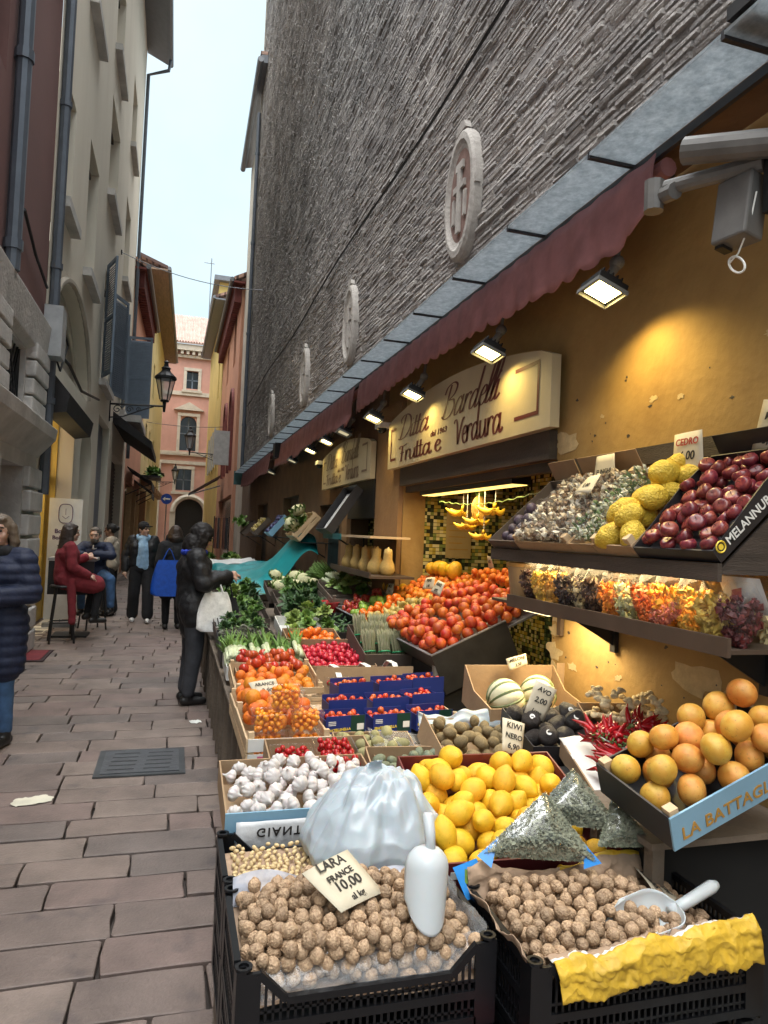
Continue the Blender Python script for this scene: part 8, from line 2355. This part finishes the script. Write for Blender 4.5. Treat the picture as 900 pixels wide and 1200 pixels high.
# --- woman at the left edge in a navy puffer coat
o, J, H = person('woman in a long navy puffer coat and blue jeans at the left edge', (-1.215, 5.75, 0), R(163), dict(elL=(-.25, .02, 1.13), wrL=(-.07, .22, 1.10), elR=(.25, .02, 1.13), wrR=(.08, .23, 1.14)), .99,
                 hands=((.75, .55, .1), (.2, -.3, .9), .8, (-.75, .5, .1), (-.2, -.2, .9), .8), face=R(12))
trousers(o, J, M_jeansb, .006)
jk = jacket(o, J, M_navyc, 'coat', .034, .60, wr=.004, seed=5, collar=False)
N_ = [v.normal.copy() for v in jk.data.vertices]
for v, nn in zip(jk.data.vertices, N_):       # quilted rolls
    v.co += nn * (.010 * abs(math.sin(v.co.z * 42)) - .004)
shoes(o, J, M_shoek, boot=.12); hair(o, H, M_hairbl, .17, fringe=True, vol=1.02)
sc_ = MB()
for t in np.linspace(0, 2 * PI, 14)[:-1]:
    sc_.ball(J['neck'] + Vector((.09 * math.cos(t), .09 * math.sin(t), .0)), (.045, .045, .05), 8, 6)
capsule(sc_, J['neck'] + Vector((0, .12, -.04)), .05, J['chest'] + Vector((0, .15, -.05)), .045)
remesh(sc_, 'scarf', M_blackcl, o, .011, 2, .006, 3)

# --- woman in a red coat on the bar stool
sit = dict(pelvis=(0, 0, .87), waist=(0, -.01, 1.0), chest=(0, .0, 1.20), neck=(0, .0, 1.36), head=(0, .03, 1.50), shL=(-.17, 0, 1.32), shR=(.17, 0, 1.32), elL=(-.23, .02, 1.05), elR=(.23, .0, 1.05),
           wrL=(-.16, .30, 1.16), wrR=(.20, .24, .92), hipL=(-.09, .02, .85), hipR=(.09, .02, .85), knL=(-.12, .42, .80), knR=(.12, .42, .78), anL=(-.12, .34, .36), anR=(.14, .36, .34))
o, J, H = person('woman in a dark red coat with long brown hair sitting on a bar stool', (-1.40, 10.58, 0), R(-68), sit, 1.0, hands=((.2, .9, 0), (0, 0, -1), .4, (0, .9, -.4), (0, -.3, -1), .8))
trousers(o, J, M_blackcl, .006); jacket(o, J, M_redcoat, 'coat', .026, .70, wr=.008, seed=6, wide=.01)
cs = MB()
cs.prism([(-.2, -.16, .84), (.2, -.16, .84), (.24, .12, .22), (-.1, .0, .22)], (0, .03, 0)) if False else None
capsule(cs, (.20, .02, .84), .06, (.22, .05, .30), .05); remesh(cs, 'coat_tail', M_redcoat, o, .012, 2, .008, 3)
shoes(o, J, M_shoek); hair(o, H, M_hairb, .40, vol=1.06)

# --- bearded man at the bar table
sit2 = dict(sit); sit2.update(chest=(0, .06, 1.18), neck=(0, .12, 1.33), head=(0, .17, 1.46), shL=(-.18, .09, 1.30), shR=(.18, .09, 1.30), elL=(-.28, .28, 1.16), elR=(.28, .26, 1.16), wrL=(-.06, .38, 1.17), wrR=(.12, .40, 1.17), knL=(-.30, .36, .80), knR=(.10, .42, .80), anL=(-.32, .34, .36), anR=(.1, .38, .34))
o, J, H = person('bearded man in a navy jacket leaning on the bar table', (-1.15, 11.92, 0), R(172), sit2, 1.0, hands=((.9, .3, -.1), (0, 0, -1), .5, (-.9, .3, -.1), (0, 0, -1), .5), headtilt=R(-8))
trousers(o, J, M_jeansb, .012); jacket(o, J, M_navyc, th=.024, hem=.84, wr=.008, seed=7); shoes(o, J, M_shoek); hair(o, H, M_hairg, 0, fringe=False)
bd_ = MB(); bd_.ball(H((0, .055, -.075)), (.058, .050, .042), 14, 10); bd_.ball(H((0, .092, -.048)), (.03, .014, .008), 10, 7); remesh(bd_, 'beard', M_hairg, o, .008, 1, .004, 5, 40.)
cl_ = MB(); cl_.ball(J['neck'] + Vector((0, .06, -.05)), (.05, .035, .05), 10, 8); remesh(cl_, 'shirt_collar', M_bagw, o, .01, 1)

# --- woman in a beige jacket in profile
o, J, H = person('woman in a beige jacket and wide black trousers in profile beside the bar table', (-1.08, 13.6, 0), R(78), dict(elL=(-.23, .06, 1.13), wrL=(-.14, .25, .98), elR=(.24, -.02, 1.13), wrR=(.16, .22, .95)), .97, M_skin2)
trousers(o, J, M_blackcl, .022, .055); jacket(o, J, M_beigej, th=.030, hem=.90, wr=.008, seed=8); shoes(o, J, M_shoek)
hair(o, H, M_hairk, 0, fringe=False)
bn_ = MB(); bn_.ball(H((0, -.115, .045)), (.05, .045, .05), 12, 8); remesh(bn_, 'hair_bun', M_hairk, o, .009, 1, .004, 4, 30.)
soft_bag('hand_bag', 'white handbag held in front of the woman in the beige jacket', 'bag', (-1.34, 13.52, .96), R(10), .34, .12, .26, M_bagw, .10, None, 6)

# --- man with a cap
o, J, H = person('man in a black cap and open leather jacket over a pale blue hoodie walking', (-.50, 12.7, 0), R(184), dict(elL=(-.27, -.02, 1.13), elR=(.27, -.02, 1.13), wrL=(-.26, .06, .90), wrR=(.27, .05, .88), knL=(-.11, .10, .51), anL=(-.12, .13, .10), knR=(.11, .0, .5), anR=(.12, -.10, .09)), 1.0, face=R(40))
trousers(o, J, M_blackcl, .02, .030)
hj = MB(); capsule(hj, J['pelvis'] + Vector((-.03, .02, .0)), .12, J['chest'] + Vector((0, .035, 0)), .12); capsule(hj, J['pelvis'] + Vector((.03, .02, .0)), .12, J['chest'] + Vector((0, .035, 0)), .12); capsule(hj, J['chest'] + Vector((0, .05, 0)), .10, J['neck'] + Vector((0, .03, 0)), .075)
for t in np.linspace(0, 2 * PI, 14)[:-1]:
    hj.ball(J['neck'] + Vector((.10 * math.cos(t), .09 * math.sin(t) - .01, .01 + .03 * math.sin(-t))), (.04, .04, .045), 8, 6)
remesh(hj, 'hoodie', M_hoodie, o, .011, 2, .006, 5)
for q, s in ((-1, 'L'), (1, 'R')):
    jm = MB(); capsule(jm, J['pelvis'] + Vector((q * .125, .03, .03)), .085, J['chest'] + Vector((q * .125, .035, 0)), .10); capsule(jm, J['pelvis'] + Vector((q * .10, -.03, .03)), .11, J['chest'] + Vector((q * .10, -.02, 0)), .12); capsule(jm, J['chest'] + Vector((q * .09, -.01, 0)), .12, J['sh' + s], .085)
    capsule(jm, J['sh' + s], .088, J['el' + s], .075); capsule(jm, J['el' + s], .075, J['el' + s].lerp(J['wr' + s], .9), .062); capsule(jm, J['pelvis'] + Vector((0, -.06, .04)), .10, J['chest'] + Vector((0, -.06, .06)), .12)
    remesh(jm, 'jacket_half', M_leather, o, .012, 2, .010, 9 + q)
shoes(o, J, M_shoew); hair(o, H, M_hairk, 0, fringe=False, vol=.97)
cp = MB(); cp.ball(H((0, -.012, .058)), (.094, .108, .088), 20, 12); capsule(cp, H((-.045, .10, .062)), .012, H((.045, .10, .062)), .012); capsule(cp, H((-.035, .16, .055)), .010, H((.035, .16, .055)), .010); capsule(cp, H((0, .10, .062)), .014, H((0, .165, .055)), .011)
remesh(cp, 'cap', M_blackcl, o, .009, 2)

# --- walker seen from behind with a blue bag
o, J, H = person('person in a black coat with brown hair walking away, a blue bag on the shoulder', (.02, 11.9, 0), R(8), None, .97)
trousers(o, J, M_blackcl, .012); jacket(o, J, M_blackcl, 'coat', .036, .62, wr=.006, seed=12, wide=.02); shoes(o, J, M_shoek); hair(o, H, M_hairb, .12, vol=1.15)
soft_bag('shopping_bag', 'bright blue shopping bag hanging behind the walker in the black coat', 'bag', (-.06, 11.55, 1.30), R(5), .46, .16, .56, M_bluebag, .18, None, 8)
# --- two distant walkers
for (x, y, rz, c, lab) in ((.02, 22, 170, M_jeansd, 'distant walker in dark clothes in the middle of the street'), (.75, 27, 10, M_blackcl, 'farthest tiny walker near the clothes rack')):
    o, J, H = person(lab, (x, y, 0), R(rz), None, .98); trousers(o, J, M_blackcl, .012); jacket(o, J, c, th=.028, hem=.85, seed=13); shoes(o, J, M_shoek); hair(o, H, M_hairb, .1)
# ================================================================ pieces of one kind that hang apart become parts of their own
def split_loose(o, maxn=100):
    me = o.data
    n = len(me.vertices); par = list(range(n))
    def find(a):
        while par[a] != a:
            par[a] = par[par[a]]; a = par[a]
        return a
    for e in me.edges:
        a, b_ = find(e.vertices[0]), find(e.vertices[1])
        if a != b_: par[a] = b_
    groups = {}
    for p in me.polygons:
        groups.setdefault(find(p.vertices[0]), []).append(p)
    if len(groups) < 2 or len(groups) > maxn:
        return
    for gi, ps in enumerate(groups.values()):
        ids = sorted({v for p in ps for v in p.vertices}); mp = {v: i for i, v in enumerate(ids)}
        m2 = bpy.data.meshes.new(me.name)
        m2.from_pydata([me.vertices[i].co for i in ids], [], [[mp[v] for v in p.vertices] for p in ps])
        for m in me.materials: m2.materials.append(m)
        m2.polygons.foreach_set('material_index', [p.material_index for p in ps]); m2.polygons.foreach_set('use_smooth', [p.use_smooth for p in ps])
        m2.update()
        c = o.copy(); c.data = m2; COL.objects.link(c)
        for ch in ([k for k in bpy.data.objects if k.parent == o] if gi == 0 else []):
            ch.parent = c
    bpy.data.objects.remove(o)
for nm in ('rusticated_quoin', 'seam', 'chipped_patch', 'door_post', 'end_bracket', 'strap', 'shopfront', 'red_moulding'):
    for o in [q for q in bpy.data.objects if q.name.split('.')[0] == nm and q.type == 'MESH']:
        split_loose(o)

bpy.data.scenes.remove(WORK)
